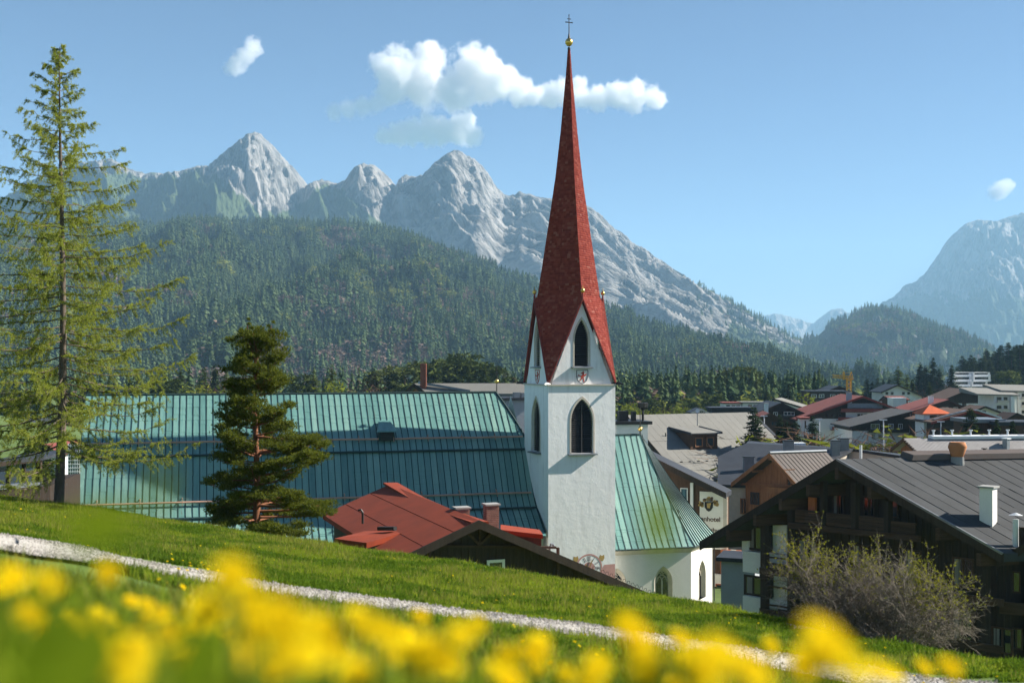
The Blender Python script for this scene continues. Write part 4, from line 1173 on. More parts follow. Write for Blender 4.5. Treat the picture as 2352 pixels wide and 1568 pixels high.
for a, b in (((1826, 1170), (1886, 1178)), ((1897, 1177), (1959, 1186)), ((1972, 1184), (2034, 1194)), ((2046, 1196), (2102, 1206))):
    hline('handrail', a, b, .56, .66, .12, 'darkwood2'); pp = [(a[0], a[1] + 11), (b[0], b[1] + 11)]
    xa, za = h3.front(*pp[0], .58); xb, zb = h3.front(*pp[1], .58); zm = (za + zb) / 2; n = max(5, int((xb - xa) / .16))
    bb = obj('balcony_parapet', None, h3.o)
    for k in range(3):
        m = MB(h3.fr); m.box(xa, xb, .58, .62, zm - .42 + k * .22, zm - .23 + k * .22); m.build('plank', M['darkwood2'], bb)
for y_ in (1278, 1388, 1345, 1450):
    hline('handrail', (1760, y_), (1815, y_ + 7), .56, .66, .11, 'darkwood2')
for y_ in (1290, 1398):
    bb = obj('balcony_parapet', None, h3.o)
    for k in range(4):
        xa, za = h3.front(1762, y_ + k * 5.5, .58); xb, _ = h3.front(1816, y_ + k * 5.5, .58)
        m = MB(h3.fr); m.box(xa, xb, .59, .63, za - .13, za); m.build('plank', M['darkwood'], bb)
# white bay at the left end, with windows
for nm, a, b, y0, y1, mt in (('bay_panel', (1775, 1203), (1805, 1272), 1.75, 2.2, 'housewhite'), ('bay_panel', (1706, 1264), (1749, 1318), 1.1, 2.2, 'housewhite'), ('bay_panel', (1706, 1367), (1749, 1424), 1.1, 2.2, 'housewhite'),
                             ('bay_panel', (1777, 1318), (1806, 1390), 1.75, 2.2, 'housewhite'), ('bay_panel', (1704, 1210), (1718, 1266), 1.3, 2.2, 'housewhite'), ('bay_panel', (1749, 1268), (1806, 1296), 1.6, 2.2, 'housewhite'), ('bay_panel', (1749, 1372), (1806, 1400), 1.6, 2.2, 'housewhite')):
    h3.panel(nm, a[0], a[1], b[0], b[1], y0, y1, mt)
h3.win(1718, 1207, 1774, 1264, 'darkwood', 'glass', 2, 1.5, .14, True); h3.win(1712, 1322, 1776, 1369, 'darkwood', 'glass', 2, 1.5, .14, True)
h3.win(1914, 1132, 1942, 1182, 'darkwood2', 'glass', 1, None, .1, True); h3.win(2044, 1148, 2066, 1188, 'darkwood2', 'skyglass', 0, None, .08, True); h3.win(1985, 1140, 2012, 1186, 'darkwood2', 'glass', 1)
h3.win(2190, 1280, 2240, 1346, 'darkwood2', 'glass', 1, None, .1, True); h3.win(2188, 1395, 2238, 1470, 'darkwood2', 'glass', 1, None, .1, True); h3.win(1835, 1238, 1880, 1290, 'darkwood2', 'glass', 1, None, .1, True)
h3.win(1960, 1250, 2000, 1300, 'darkwood2', 'glass', 1, None, .1, True); h3.win(2080, 1262, 2120, 1320, 'darkwood2', 'glass', 1, None, .1, True); h3.win(2280, 1440, 2330, 1500, 'darkwood2', 'glass', 1, None, .1, True)
h3.panel('sunlit_plank', 1856, 1141, 1872, 1184, 1.0, 1.12, 'orangewood')  # sunlight on this plank is put into its orange colour
for k, px in enumerate(range(1830, 2340, 17)):
    x, z1 = h3.front(px, 1130, 2.26); zt = h3.roofz(x) - .5
    m = MB(h3.fr); m.box(x - .02, x + .02, 2.23, 2.29, 0, zt); m.build('batten', M['darkwood'], h3.o)
# wing that joins it at the far right, roofs meeting in a valley
h3b = House('timber_wing', 'dark timber wing at the right picture edge, its roof rising from the valley gutter', (2500, 1165, 62), (2290, 1284), (2700, 1280), 30, 14, -20.5, 'feltgrey', 'darkwood', of=1.6, ov=1.2, th=.35, cat='hotel', group=None)
h3b.balcony(2296, 1380, 2420, 1420, 1.0, 'darkwood2'); h3b.win(2310, 1310, 2345, 1360, 'darkwood2'); h3b.win(2320, 1440, 2350, 1490, 'darkwood2')
# dormer roof behind the wing, its blue shade put into the dark slate colour
o = thing('dormer_wing', 'shaded side roof beyond the white chimney at the right edge', 'roof', at(2352, 1120, 80) - Vector((0, 0, 6)))
q = [at(2286, 1050, 84), at(2420, 1040, 84), at(2440, 1140, 76), at(2338, 1118, 76)]
m = MB(); m.slab([tuple(p - o.location) for p in q], .3); m.build('roof_slope', M['slate'], o)
m = MB(); m.hexa([tuple(p - o.location - Vector((0, 0, 7))) for p in q], [tuple(p - o.location - Vector((0, 0, .32))) for p in q]); m.build('wall', M['darkwood'], o)

# ---- dark chalet with red felt roof below the meadow edge
h4 = House('dark_chalet', 'dark timber chalet with sagging red felt roof just beyond the meadow edge', (1100, 1195, 50), (905, 1287), (1524, 1377), -20, 15.5, -17, 'redfelt', 'darkwood', of=.8, ov=.55, th=.22, barge='darkwood', group=None, cat='chalet')
for k, (a, b) in enumerate(((0, .3), (.31, .66), (.67, 1))):     # laps of the felt on the left side
    m = MB(h4.fr); xa, xb = -h4.wl * a, -h4.wl * b
    m.slab([(xb, .02, h4.roofz(xb) + .03), (xa, .02, h4.roofz(xa) + .02), (xa, 15.5, h4.roofz(xa) + .02), (xb, 15.5, h4.roofz(xb) + .03)], .03); m.build('felt_strip', M['redfelt'], h4.o)
m = MB(h4.fr)
for y0, y1, s0, s1 in ((0, 5, .06, -.06), (5, 10, -.06, -.02), (10, 15.6, -.02, .22)):
    m.slab([(-.35, y0, h4.H - .1 + s0), (.45, y0, h4.H - .12 + s0), (.45, y1, h4.H - .12 + s1), (-.35, y1, h4.H - .1 + s1)], .12)
m.build('ridge_felt', M['redfelt'], h4.o)
for px, py, w, h, d in ((1064, 1196, .62, .55, .5), (1132, 1208, .60, .95, .5)):
    x, z = h4.front(px, py, 3.5); cc = obj('chimney', None, h4.o)
    nb = int((h + .9) / .085)
    m = MB(h4.fr); m.box(x - w / 2 + .015, x + w / 2 - .015, 3.515, 3.5 + d - .015, z - .8, z + h); m.build('mortar_core', M['concrete'], cc)
    for r_ in range(nb):
        zz = z - .35 + r_ * .085
        if zz > z + h - .06: break
        for j in range(3):
            ofs = (.5 if r_ % 2 else 0); bx = x - w / 2 + (j - ofs * .5) * w / 2.6
            x0_, x1_ = max(bx, x - w / 2), min(bx + w / 2.6 - .015, x + w / 2)
            if x1_ - x0_ > .03: m = MB(h4.fr); m.box(x0_, x1_, 3.49, 3.5 + d + .01, zz, zz + .07); m.build('brick', M['brick'], cc)
    m = MB(h4.fr); m.box(x - w / 2 - .06, x + w / 2 + .06, 3.44, 3.56 + d, z + h, z + h + .07); m.build('cap', M['concrete'], cc)
h4.win(1000, 1288, 1041, 1330, 'windowwhite', 'glass', 1, None, .11, True); h4.win(1066, 1290, 1091, 1330, 'windowwhite', 'glass', 0, None, .11); h4.win(1117, 1284, 1158, 1345, 'windowwhite', 'glass', 0, None, .12)
for px in range(885, 1330, 16):                      # board and batten cladding
    x, _ = h4.front(px, 1300); zt = h4.roofz(x) - .32
    m = MB(h4.fr); m.box(x - .03, x + .03, h4.of - .035, h4.of + .01, 2, zt); m.build('batten', M['darkwood'], h4.o)
for a, b in (((985, 1252), (1275, 1256)), ((1100, 1205), (1100, 1250)), ((1070, 1220), (1100, 1250)), ((1130, 1220), (1100, 1250)), ((985, 1252), (985, 1300)), ((1280, 1256), (1280, 1330))):
    xa, za = h4.front(*a); xb, zb = h4.front(*b); m = MB(h4.fr); m.bar((xa, h4.of - .08, za), (xb, h4.of - .08, zb), .14, .10); m.build('gable_beam', M['darkwood2'], h4.o)
x, z = h4.front(1284, 1278, -.1); pf = obj('vent_pipe', None, h4.o)
m = MB(h4.fr); m.tube([(x, 1, z - .4), (x, 1, z + .28), (x + .06, 1, z + .38), (x + .16, 1, z + .38), (x + .2, 1, z + .28)], .055, 7); m.build('pipe', M['lead'], pf)
for k in range(16):                                  # snow hooks along the lower right verge
    x = h4.wr * (.62 + .36 * k / 15); z = h4.roofz(x)
    m = MB(h4.fr); m.tube([(x, .4, z), (x + .05, .4, z + .13), (x + .14, .4, z + .13), (x + .18, .4, z)], .012, 4); m.build('snow_hook', M['iron'], h4.o)
# its flat red dormer and the low red side roof
def sheet_roof(parent, pts, th, mat, wall=None, drop=1.0):
    q = [at(*p) - Vector(parent.location) for p in pts]
    m = MB(); m.slab([tuple(p) for p in q], th); m.build('roof_sheet', M[mat], parent)
    if wall:
        c = sum(q, Vector()) / len(q); w = [c + (p - c) * .94 for p in q]
        m = MB(); m.hexa([tuple(p - Vector((0, 0, drop + th))) for p in w], [tuple(p - Vector((0, 0, th + .01))) for p in w]); m.build('wall', M[wall], parent)
d4 = obj('dormer', None, h4.o)
class _P: pass
def local_sheet(o, parent, pts, th, mat, wall=None, drop=1.0):
    base = Vector(o.location); q = [at(*p) - base for p in pts]
    m = MB(); m.slab([tuple(p) for p in q], th); m.build('dormer_roof', M[mat], parent)
    if wall:
        c = sum(q, Vector()) / len(q); w = [c + (p - c) * .93 for p in q]
        m = MB(); m.hexa([tuple(p - Vector((0, 0, drop + th))) for p in w], [tuple(p - Vector((0, 0, th + .01))) for p in w]); m.build('dormer_wall', M[wall], parent)
local_sheet(h4.o, d4, [(768, 1236, 53.5), (842, 1246, 51.5), (958, 1213, 53.5), (900, 1204, 58)], .24, 'redfelt', 'darkwood', 1.6)
local_sheet(h4.o, obj('side_roof', None, h4.o), [(1150, 1216, 55.5), (1247, 1227, 55.5), (1240, 1216, 58.5), (1150, 1204, 58.5)], .2, 'redfelt', 'brownwood', 4)
m = MB(); b0 = Vector(h4.o.location); q = [at(870, 1221, 53.9) - b0, at(908, 1221, 53.3) - b0]; m.bar(tuple(q[0] + Vector((0, 0, .16))), tuple(q[1] + Vector((0, 0, .16))), .22, .16); m.build('roof_box', M['iron'], d4)
q = at(833, 1190, 57) - b0; m = MB(); m.tube([tuple(q + Vector((0, 0, -.25))), tuple(q + Vector((0, 0, .3))), tuple(q + Vector((-.08, 0, .42))), tuple(q + Vector((-.22, 0, .4)))], .055, 7); m.build('vent_pipe', M['iron'], h4.o)

# ---- glazed pavilion at the left edge
gp_ = thing('glazed_pavilion', 'dark framed glass pavilion at the left edge behind the larch', 'pavilion', at(40, 1120, 54) - Vector((0, 0, 5)))
b0 = Vector(gp_.location)
def gpt(px, py, Y): return at(px, py, Y) - b0
A0, A1, B0, B1 = gpt(-90, 1123, 52), gpt(-90, 1078, 52), gpt(91, 1107, 55), gpt(91, 1056, 55)
for k in range(5):
    f0, f1 = k / 5, (k + 1) / 5
    q = [A0.lerp(B0, f0), A0.lerp(B0, f1), A1.lerp(B1, f1), A1.lerp(B1, f0)]
    m = MB(); m.poly([tuple(p) for p in q]); m.build('pane', M['skyglass'], gp_)
    m = MB(); m.bar(tuple(q[0] + Vector((0, -.05, 0))), tuple(q[3] + Vector((0, -.05, 0))), .12, .12); m.build('frame_post', M['darkwood'], gp_)
m = MB(); m.bar(tuple(B0 + Vector((0, -.05, 0))), tuple(B1 + Vector((0, -.05, 0))), .22, .2); m.build('frame_post', M['darkwood'], gp_)
m = MB(); m.bar(tuple(A1 + Vector((0, -.1, .05))), tuple(B1 + Vector((.1, -.1, .05))), .35, .2); m.build('roof_edge', M['darkwood'], gp_)
m = MB(); m.bar(tuple(A0 + Vector((0, -.08, -.06))), tuple(B0 + Vector((.1, -.08, -.06))), .3, .2); m.build('sill_beam', M['lead'], gp_)
m = MB(); m.bar(tuple(A0.lerp(B0, .8).lerp(A1.lerp(B1, .8), .5) + Vector((0, -.06, 0))), tuple(B0.lerp(B1, .5) + Vector((0, -.06, 0))), .16, .14); m.build('transom', M['darkwood'], gp_)
m = MB(); m.hexa([tuple(A0 + Vector((0, .0, -5))), tuple(B0 + Vector((.5, 0, -5))), tuple(B0 + Vector((-.3, 6, -5))), tuple(A0 + Vector((0, 6, -5)))], [tuple(A0 + Vector((0, 0, -.15))), tuple(B0 + Vector((.5, 0, -.15))), tuple(B0 + Vector((-.3, 6, -.15))), tuple(A0 + Vector((0, 6, -.15)))]); m.build('base_wall', M['darkwood'], gp_)
m = MB(); m.slab([tuple(A1 + Vector((0, -.2, .16))), tuple(B1 + Vector((.3, -.2, .16))), tuple(B1 + Vector((-.3, 6, .16))), tuple(A1 + Vector((0, 6, .16)))], .14); m.build('roof', M['slate'], gp_)

# ---- hotel with the lettered plaster wall, behind the choir
h7 = House('lettered_hotel', 'brown timber hotel with painted crest and lettering behind the choir roof', (1460, 1030, 120), (1300, 1110), (1668, 1132), 20, 3.2, -22.5, 'slate', 'brownwood', of=1.1, ov=.25, th=.45, cat='hotel', group=None)
h7.panel('plaster_wall', 1607, 1128, 1668, 1262, .95, 1.08, 'cream')
h7.panel('corner_post', 1661, 1130, 1670, 1262, .9, 1.06, 'stone')
h7.panel('white_post', 1585, 1108, 1592, 1175, .85, 1.05, 'housewhite')
h7.win(1563, 1120, 1580, 1150, 'windowwhite', 'skyglass', 0)
cs = obj('crest', None, h7.o); xc, zc_ = h7.front(1628, 1160, .94)
m = MB(h7.fr); m.prism([(xc + x, zc_ + z) for x, z in ((-.42, .35), (.42, .35), (.42, -.2), (.22, -.5), (0, -.62), (-.22, -.5), (-.42, -.2))], .90, .94); m.build('crest_shield', M['iron'], cs)
m = MB(h7.fr); m.prism([(xc + x, zc_ + z) for x, z in ((-.2, .2), (.25, .25), (.1, -.3), (-.15, -.25))], .88, .899); m.build('crest_charge', M['ochre'], cs)
m = MB(h7.fr); m.prism([(xc + x, zc_ + z) for x, z in ((-.2, .36), (.2, .36), (.22, .72), (-.22, .72))], .90, .94); m.build('crest_helmet', M['lead'], cs)
rng = random.Random(8)
for k in range(26):
    a = rng.uniform(-.3, 3.44); r_ = rng.uniform(.62, .98); px_, pz_ = math.cos(a) * r_, math.sin(a) * r_ * .75 + .08
    m = MB(h7.fr); w_ = rng.uniform(.09, .2); m.prism([(xc + px_ + math.cos(t) * w_ * (1 + .3 * (j % 2)), zc_ + pz_ + math.sin(t) * w_) for j, t in enumerate([q * 1.047 for q in range(6)])], .90, .935); m.build('mantling', M['ochre'] if k % 3 else M['brownwood'], cs)
def text_on(h, s_, px, py, size, mat, y=.93):
    cu = bpy.data.curves.new('lettering', 'FONT'); cu.body = s_; cu.size = size; cu.extrude = .012; cu.align_x = 'CENTER'; cu.shear = .0; cu.offset = .012
    x, z = h.front(px, py, y); o_ = bpy.data.objects.new('lettering', cu); COL.objects.link(o_); o_.parent = h.o
    o_.location = h.fr(x, y, z); o_.rotation_euler = (R(90), 0, math.atan2(h.G.y, h.G.x)); cu.materials.append(M[mat])
    dg = bpy.context.evaluated_depsgraph_get(); me = bpy.data.meshes.new_from_object(o_.evaluated_get(dg))
    lo, ro = o_.location.copy(), o_.rotation_euler.copy(); bpy.data.objects.remove(o_); o_ = obj('lettering', me, h.o, lo); o_.rotation_euler = ro; return o_
text_on(h7, 'Ferienhotel', 1620, 1196, .66, 'brownwood'); text_on(h7, 'Schw', 1639, 1222, .66, 'brownwood')
h7.panel('orange_front', 1655, 1262, 1702, 1320, .6, 1.0, 'orangewood'); h7.panel('shop_wall', 1640, 1318, 1702, 1420, .5, 1.0, 'cream'); h7.panel('plaster_pier', 1678, 1262, 1690, 1322, .4, .58, 'stone')
h7.win(1644, 1340, 1668, 1392, 'orangewood', 'glass', 0, .5, .1); h7.panel('canopy', 1668, 1345, 1702, 1372, -1.2, .45, 'darkwood'); h7.panel('canopy_base', 1668, 1374, 1700, 1400, -1.0, .45, 'housewhite')
o = block('grey_house', 'plain grey plastered house in the lane between church and timber hotel', tuple(at(1702, 1380, 92).xy), 2.6, 3, -24, -15.4, R(-20), 'housegrey', group=None)
blockwin(o, .6, -1.53, 3.4, .45, .5)

# ---- grey roofed hotel with a dormer, right of the choir
h1 = House('grey_roofed_hotel', 'large hotel with pale grey roof and two windowed dormer right of the spire', (1440, 953, 168), (1360, 1010), (1571, 1106), 65, 21.4, -22.5, 'roofgrey', 'brownwood', of=.6, ov=.8, th=.4, cat='hotel', group=None)
h1_t = .83
h1.wr = h1.wr
nst = 18
for k in range(nst):
    y0, y1 = h1.L * k / nst, h1.L * (k + 1) / nst
    for j, (a, b) in enumerate(((0, .42), (.425, .74), (.745, 1.0))):
        xa, xb = h1.wr * a, h1.wr * b; m = MB(h1.fr)
        m.slab([(xa, y0 + .01, h1.roofz(xa) + .03), (xb, y0 + .01, h1.roofz(xb) + .05), (xb, y1 + .03, h1.roofz(xb) + .035), (xa, y1 + .03, h1.roofz(xa) + .02)], .03); m.build('roof_sheet', M['roofgrey'], h1.o)
m = MB(h1.fr); m.hexa([(-.1, 21.42, h1.H - .3), (h1.wr, 21.42, h1.roofz(h1.wr) - .3), (h1.wr, 21.95, h1.roofz(h1.wr) - .3), (-.1, 21.95, h1.H - .3)], [(-.1, 21.42, h1.H + .12), (h1.wr, 21.42, h1.roofz(h1.wr) + .12), (h1.wr, 21.95, h1.roofz(h1.wr) + .12), (-.1, 21.95, h1.H + .12)]); m.build('verge_board', M['slate'], h1.o)
for q in range(2):
    for k in range(15):
        x = h1.wr * (.735, .985)[q]; y = .6 + k * 1.38
        m = MB(h1.fr); m.box(x - .06, x + .06, y, y + .34, h1.roofz(x), h1.roofz(x) + .14); m.build('snow_guard', M['iron'], h1.o)
dm = obj('dormer', None, h1.o)
xa, ya = h1.slope(1586, 1033); xb, yb = h1.slope(1648, 1031); xd = (xa + xb) / 2; z0 = h1.roofz(xd)
ya, yb = min(ya, yb), max(ya, yb); hd = 2.25
xk = xd - hd / h1.tr * 1.1
m = MB(h1.fr); m.hexa([(xk, ya, z0 - .3), (xd, ya, z0 - .3), (xd, yb, z0 - .3), (xk, yb, z0 - .3)], [(xk, ya, z0 + hd), (xd, ya, z0 + hd), (xd, yb, z0 + hd), (xk, yb, z0 + hd)]); m.build('dormer_wall', M['brownwood'], dm)
m = MB(h1.fr); m.slab([(xk - .6, ya - .35, z0 + hd + .62), (xd + .55, ya - .35, z0 + hd + .10), (xd + .55, yb + .35, z0 + hd + .10), (xk - .6, yb + .35, z0 + hd + .62)], .18); m.build('dormer_roof', M['roofgrey'], dm)
for y in (ya - .35, yb + .35):
    m = MB(h1.fr); m.bar((xk - .6, y, z0 + hd + .6), (xd + .6, y, z0 + hd + .06), .14, .30); m.build('dormer_verge', M['slate'], dm)
m = MB(h1.fr); m.bar((xd + .6, ya - .4, z0 + hd), (xd + .6, yb + .4, z0 + hd), .14, .12); m.build('dormer_gutter', M['slate'], dm)
for f in (.30, .72):
    yc = ya + (yb - ya) * f; w = obj('window', None, dm)
    m = MB(h1.fr)
    for a0, a1, b0, b1 in ((-.62, .62, .4, .53), (-.62, .62, 1.57, 1.7), (-.62, -.49, .53, 1.57), (.49, .62, .53, 1.57)): m.box(xd + .01, xd + .09, yc + a0, yc + a1, z0 + b0, z0 + b1)
    m.build('frame', M['warmwood'], w)
    m = MB(h1.fr); m.poly([(xd + .03, yc - .55, z0 + .47), (xd + .03, yc + .55, z0 + .47), (xd + .03, yc + .55, z0 + 1.64), (xd + .03, yc - .55, z0 + 1.64)]); m.build('pane', M['skyglass'], w)
for px, py in ((1529, 1002), (1571, 996)):
    x, y = h1.slope(px, py); m = MB(h1.fr); m.tube([(x, y, h1.roofz(x) - .1), (x, y, h1.roofz(x) + .5)], .09, 7); m.build('vent_pipe', M['iron'], h1.o)
x, y = h1.slope(1550, 1080); sk_ = obj('skylight', None, h1.o)
m = MB(h1.fr); m.slab([(x - .6, y - .45, h1.roofz(x - .6) + .12), (x + .6, y - .45, h1.roofz(x + .6) + .12), (x + .6, y + .45, h1.roofz(x + .6) + .12), (x - .6, y + .45, h1.roofz(x - .6) + .12)], .1); m.build('frame', M['iron'], sk_)
m = MB(h1.fr); m.poly([(x - .5, y - .37, h1.roofz(x - .5) + .125), (x + .5, y - .37, h1.roofz(x + .5) + .125), (x + .5, y + .37, h1.roofz(x + .5) + .125), (x - .5, y + .37, h1.roofz(x - .5) + .125)]); m.build('pane', M['skyglass'], sk_)
# white roof block with black chimneys just right of the tower
o = block('white_roof_block', 'white walled block with dark flat roof and black chimneys just right of the tower', tuple(at(1438, 980, 117).xy), 3.2, 4, -22, at(1438, 972, 117).z, R(12), 'housewhite', group=None, roof='iron')
zt = at(1438, 972, 117).z + 22 + .3
for x, w, h in ((-.55, .95, 1.3), (.55, .35, 1.2)):
    m = MB(); m.box(x - w / 2, x + w / 2, -1, -.3, zt - .05, zt + h * .75); m.build('chimney', M['iron'], o)
m = MB(); m.tube([(1.35, -1.2, zt - .05), (1.35, -1.2, zt + 1.1)], .13, 8); m.build('flue', M['iron'], o)
m = MB(); m.lathe([(.15, 1.05), (.5, 1.35), (.55, 1.75), (.45, 1.8), (.1, 1.78)], (1.35, -1.2, zt), 8); m.build('flue_cowl', M['iron'], o)
# ---- dark slate roofs and wooden chalet between the hotels
def roofed(name, label, roofs, base, wallmat, cat='house', group=None):
    """a building given by its roof planes (corner points seen in the picture, with depth)"""
    p0 = at(*roofs[0][1][0]); o = thing(name, label, cat, (p0.x, p0.y, base), 0, group); b0 = Vector(o.location)
    for mat, pts, th in roofs:
        q = [at(*p) - b0 for p in pts]
        m = MB(); m.slab([tuple(p) for p in q], th); m.build('roof_slope', M[mat], o)
        c = sum(q, Vector()) / len(q); w = [c + (p - c) * .95 for p in q]
        m = MB(); m.hexa([(p.x, p.y, 0) for p in w], [tuple(p - Vector((0, 0, th + .02))) for p in w]); m.build('wall', M[wallmat], o)
    return o
h2 = roofed('slate_roofed_house', 'house with dark slate roof, skylight and grey chimneys behind the wooden chalet',
            [('slate', [(1714, 1017, 141), (1649, 1048, 137), (1648, 1112, 128), (1790, 1116, 127), (1960, 1030, 137)], .3), ('slate', [(1714, 1017, 141), (1960, 1030, 137), (2110, 1052, 133), (2112, 1046, 143), (1720, 1012, 147)], .3)], -22.5, 'stone')
b0 = Vector(h2.location)
for px, py, Y, w, h in ((1719, 1072, 132, 1.1, 1.1), (1811, 1034, 136, 1.1, 1.1), (1918, 1034, 135.5, .9, 1.1), (1938, 1030, 137, 1.0, 1.15)):
    q = at(px, py, Y) - b0; cc = obj('chimney', None, h2)
    m = MB(); m.box(q.x - w / 2, q.x + w / 2, q.y - .4, q.y + .4, q.z - 1.2, q.z + h); m.build('stack', M['lead'], cc)
    m = MB(); m.box(q.x - w / 2 - .08, q.x + w / 2 + .08, q.y - .48, q.y + .48, q.z + h, q.z + h + .08); m.build('cap', M['iron'], cc)
sk_ = obj('skylight', None, h2); q = [at(1757, 1051, 132.6) - b0, at(1780, 1049, 132) - b0, at(1796, 1036, 134.2) - b0, at(1771, 1037, 134.6) - b0]
m = MB(); m.slab([tuple(p + Vector((0, -.25, .2))) for p in q], .15); m.build('frame', M['iron'], sk_)
c_ = sum(q, Vector()) / 4; m = MB(); m.poly([tuple(c_ + (p - c_) * .82 + Vector((0, -.25, .206))) for p in q]); m.build('pane', M['skyglass'], sk_)
q = at(1977, 1045, 128) - b0; m = MB(); m.tube([tuple(q + Vector((0, 0, -1))), tuple(q + Vector((0, 0, 1.1)))], .16, 8); m.build('flue', M['whitemetal'], h2)
m = MB(); m.lathe([(.3, 0), (.3, .06)], tuple(q + Vector((0, 0, 1.25))), 8); m.build('flue_cowl', M['iron'], h2)
q = at(1834, 1020, 143) - b0; m = MB(); m.box(q.x - .9, q.x + .9, q.y, q.y + 1.5, q.z - 1.5, q.z + .15); m.build('roof_hatch', M['whitemetal'], h2)
h2b = House('wooden_chalet', 'brown wooden chalet with carved balcony and brown metal roof', (1767, 1041, 124), (1680, 1109), (1842, 1125), 45, 7.2, -22.5, 'brownmetal', 'warmwood', ridge=22, of=1.3, ov=.5, th=.3, barge='warmwood', group=None, cat='chalet')
for k in range(14):
    y0 = 7.2 * k / 14; m = MB(h2b.fr); m.hexa([(0, y0, h2b.H), (h2b.wr, y0, h2b.roofz(h2b.wr)), (h2b.wr, y0 + .05, h2b.roofz(h2b.wr)), (0, y0 + .05, h2b.H)], [(0, y0, h2b.H + .05), (h2b.wr, y0, h2b.roofz(h2b.wr) + .05), (h2b.wr, y0 + .05, h2b.roofz(h2b.wr) + .05), (0, y0 + .05, h2b.H + .05)]); m.build('standing_seam', M['brownmetal'], h2b.o)
m = MB(h2b.fr); m.tube([(0, 0, h2b.H + .08), (0, 7.2, h2b.H + .08)], .16, 7); m.build('ridge_cap', M['lead'], h2b.o)
h2b.win(1808, 1092, 1829, 1120, 'warmwood', 'glass', 1, None, .12); h2b.win(1725, 1130, 1745, 1158, 'slate', 'glass', 1, None, .1); h2b.win(1702, 1144, 1717, 1180, 'warmwood', 'glass', 1, None, .1)
h2b.balcony(1762, 1117, 1832, 1140, 1.0, 'warmwood', 16)
for a, b in (((1690, 1110), (1832, 1112)),):
    hb = h2b.front(*a, 1.1); he = h2b.front(*b, 1.1); m = MB(h2b.fr); m.bar((hb[0], 1.1, hb[1]), (he[0], 1.1, (hb[1] + he[1]) / 2), .2, .22); m.build('tie_beam', M['warmwood'], h2b.o)
for px, py in ((1767, 1052), (1730, 1080), (1800, 1078)):
    x, z = h2b.front(px, py, 0); m = MB(h2b.fr); m.box(x - .09, x + .09, -.05, 1.3, z - .2, z + .02); m.build('purlin', M['warmwood'], h2b.o)
for k in range(22):
    x = -h2b.wl + .55 + k * (h2b.wl + h2b.wr - 1.1) / 21; zt = h2b.roofz(x) - .4
    m = MB(h2b.fr); m.box(x - .018, x + .018, h2b.of - .03, h2b.of + .01, 0, zt); m.build('batten', M['warmwood'], h2b.o)
# ---- pale diamond shingled roof at the right
h9 = House('pale_roofed_chalet', 'chalet with pale diamond shingled roof and wooden gable at the right', (2076, 1006, 126), (2046, 1030), (2125, 1054), 55, 22, -22.5, 'paleshingle', 'warmwood', ridge=6, of=.8, ov=.4, th=.25, barge='brownwood', group=None, cat='chalet')
V = []; F = []
sx = h9.wr / 11; rng = random.Random(3)
for i in range(23):
    for j in range(46):
        x = i * sx / 2; y = (j + (.5 if i % 2 else 0)) * .48
        if x + sx / 2 > h9.wr or y + .25 > 22 or x < .05: continue
        b = len(V); e = .02 + rng.random() * .02
        for dx, dy, dz in ((-sx / 2, 0, .012), (0, .225, .02), (sx / 2, 0, .035 + e), (0, -.225, .02)): V.append(h9.fr(x + dx * .94, y + dy, h9.roofz(x + dx * .94) + dz))
        V.append(h9.fr(x + sx * .47, y, h9.roofz(x + sx * .47)))
        F += [(b, b + 3, b + 2, b + 1)]
dsh = obj('diamond_shingles', np_mesh('diamond_shingles', V, F, [M['paleshingle']]), h9.o); dsh['kind'] = 'stuff'
m = MB(h9.fr); m.hexa([(-.3, 3, h9.H + .0), (.4, 3, h9.H - .1), (.4, 22, h9.H - .1), (-.3, 22, h9.H)], [(-.3, 3, h9.H + .3), (.4, 3, h9.H + .2), (.4, 22, h9.H + .2), (-.3, 22, h9.H + .3)]); m.build('ridge_cap', M['whitemetal'], h9.o)
for k in range(9):
    m = MB(h9.fr); m.lathe([(.08, 0), (.08, .45), (.16, .46), (.16, .58)], (-.1, 3.4 + k * 2.1, h9.H + .28), 7); m.build('ridge_vent', M['whitemetal'], h9.o)
h9.chimney(2352 - 41, 1027, .55, .9, 'lead', 'whitemetal'); h9.chimney(2261, 1046, .25, .7, 'iron', 'iron')
# ---- long roof with wooden gable and round chimney behind the nave
h6 = House('long_grey_house', 'long grey roofed house with wooden end gable behind the copper ridge', (951, 880, 152), (925, 905), (982, 904), 40, 17, -22, 'roofgrey', 'warmwood', ridge=4, of=.5, ov=.3, th=.35, group=None)
m = MB(h6.fr); m.lathe([(.34, -2), (.34, 2.55), (.30, 2.56)], (1.0, .5, h6.H), 16); m.build('round_chimney', M['rustpipe'], h6.o)
m = MB(h6.fr); m.bar((.6, .2, h6.H + .1), (2.2, 5.5, h6.roofz(2.2) + .2), .5, .3); m.build('verge_flashing', M['lead'], h6.o)
o = block('dark_roof_block', 'dark flat roof with vents between copper ridge and tower', tuple(at(1186, 930, 128).xy), 3.4, 4, -22, at(1186, 918, 128).z, R(14), 'housegrey', group=None)
m = MB(); zt = at(1186, 918, 128).z + 22.3; m.box(-.6, .1, -1.4, -.8, zt, zt + .55); m.box(.2, .75, -1.4, -.8, zt, zt + .5); m.build('vent', M['lead'], o)
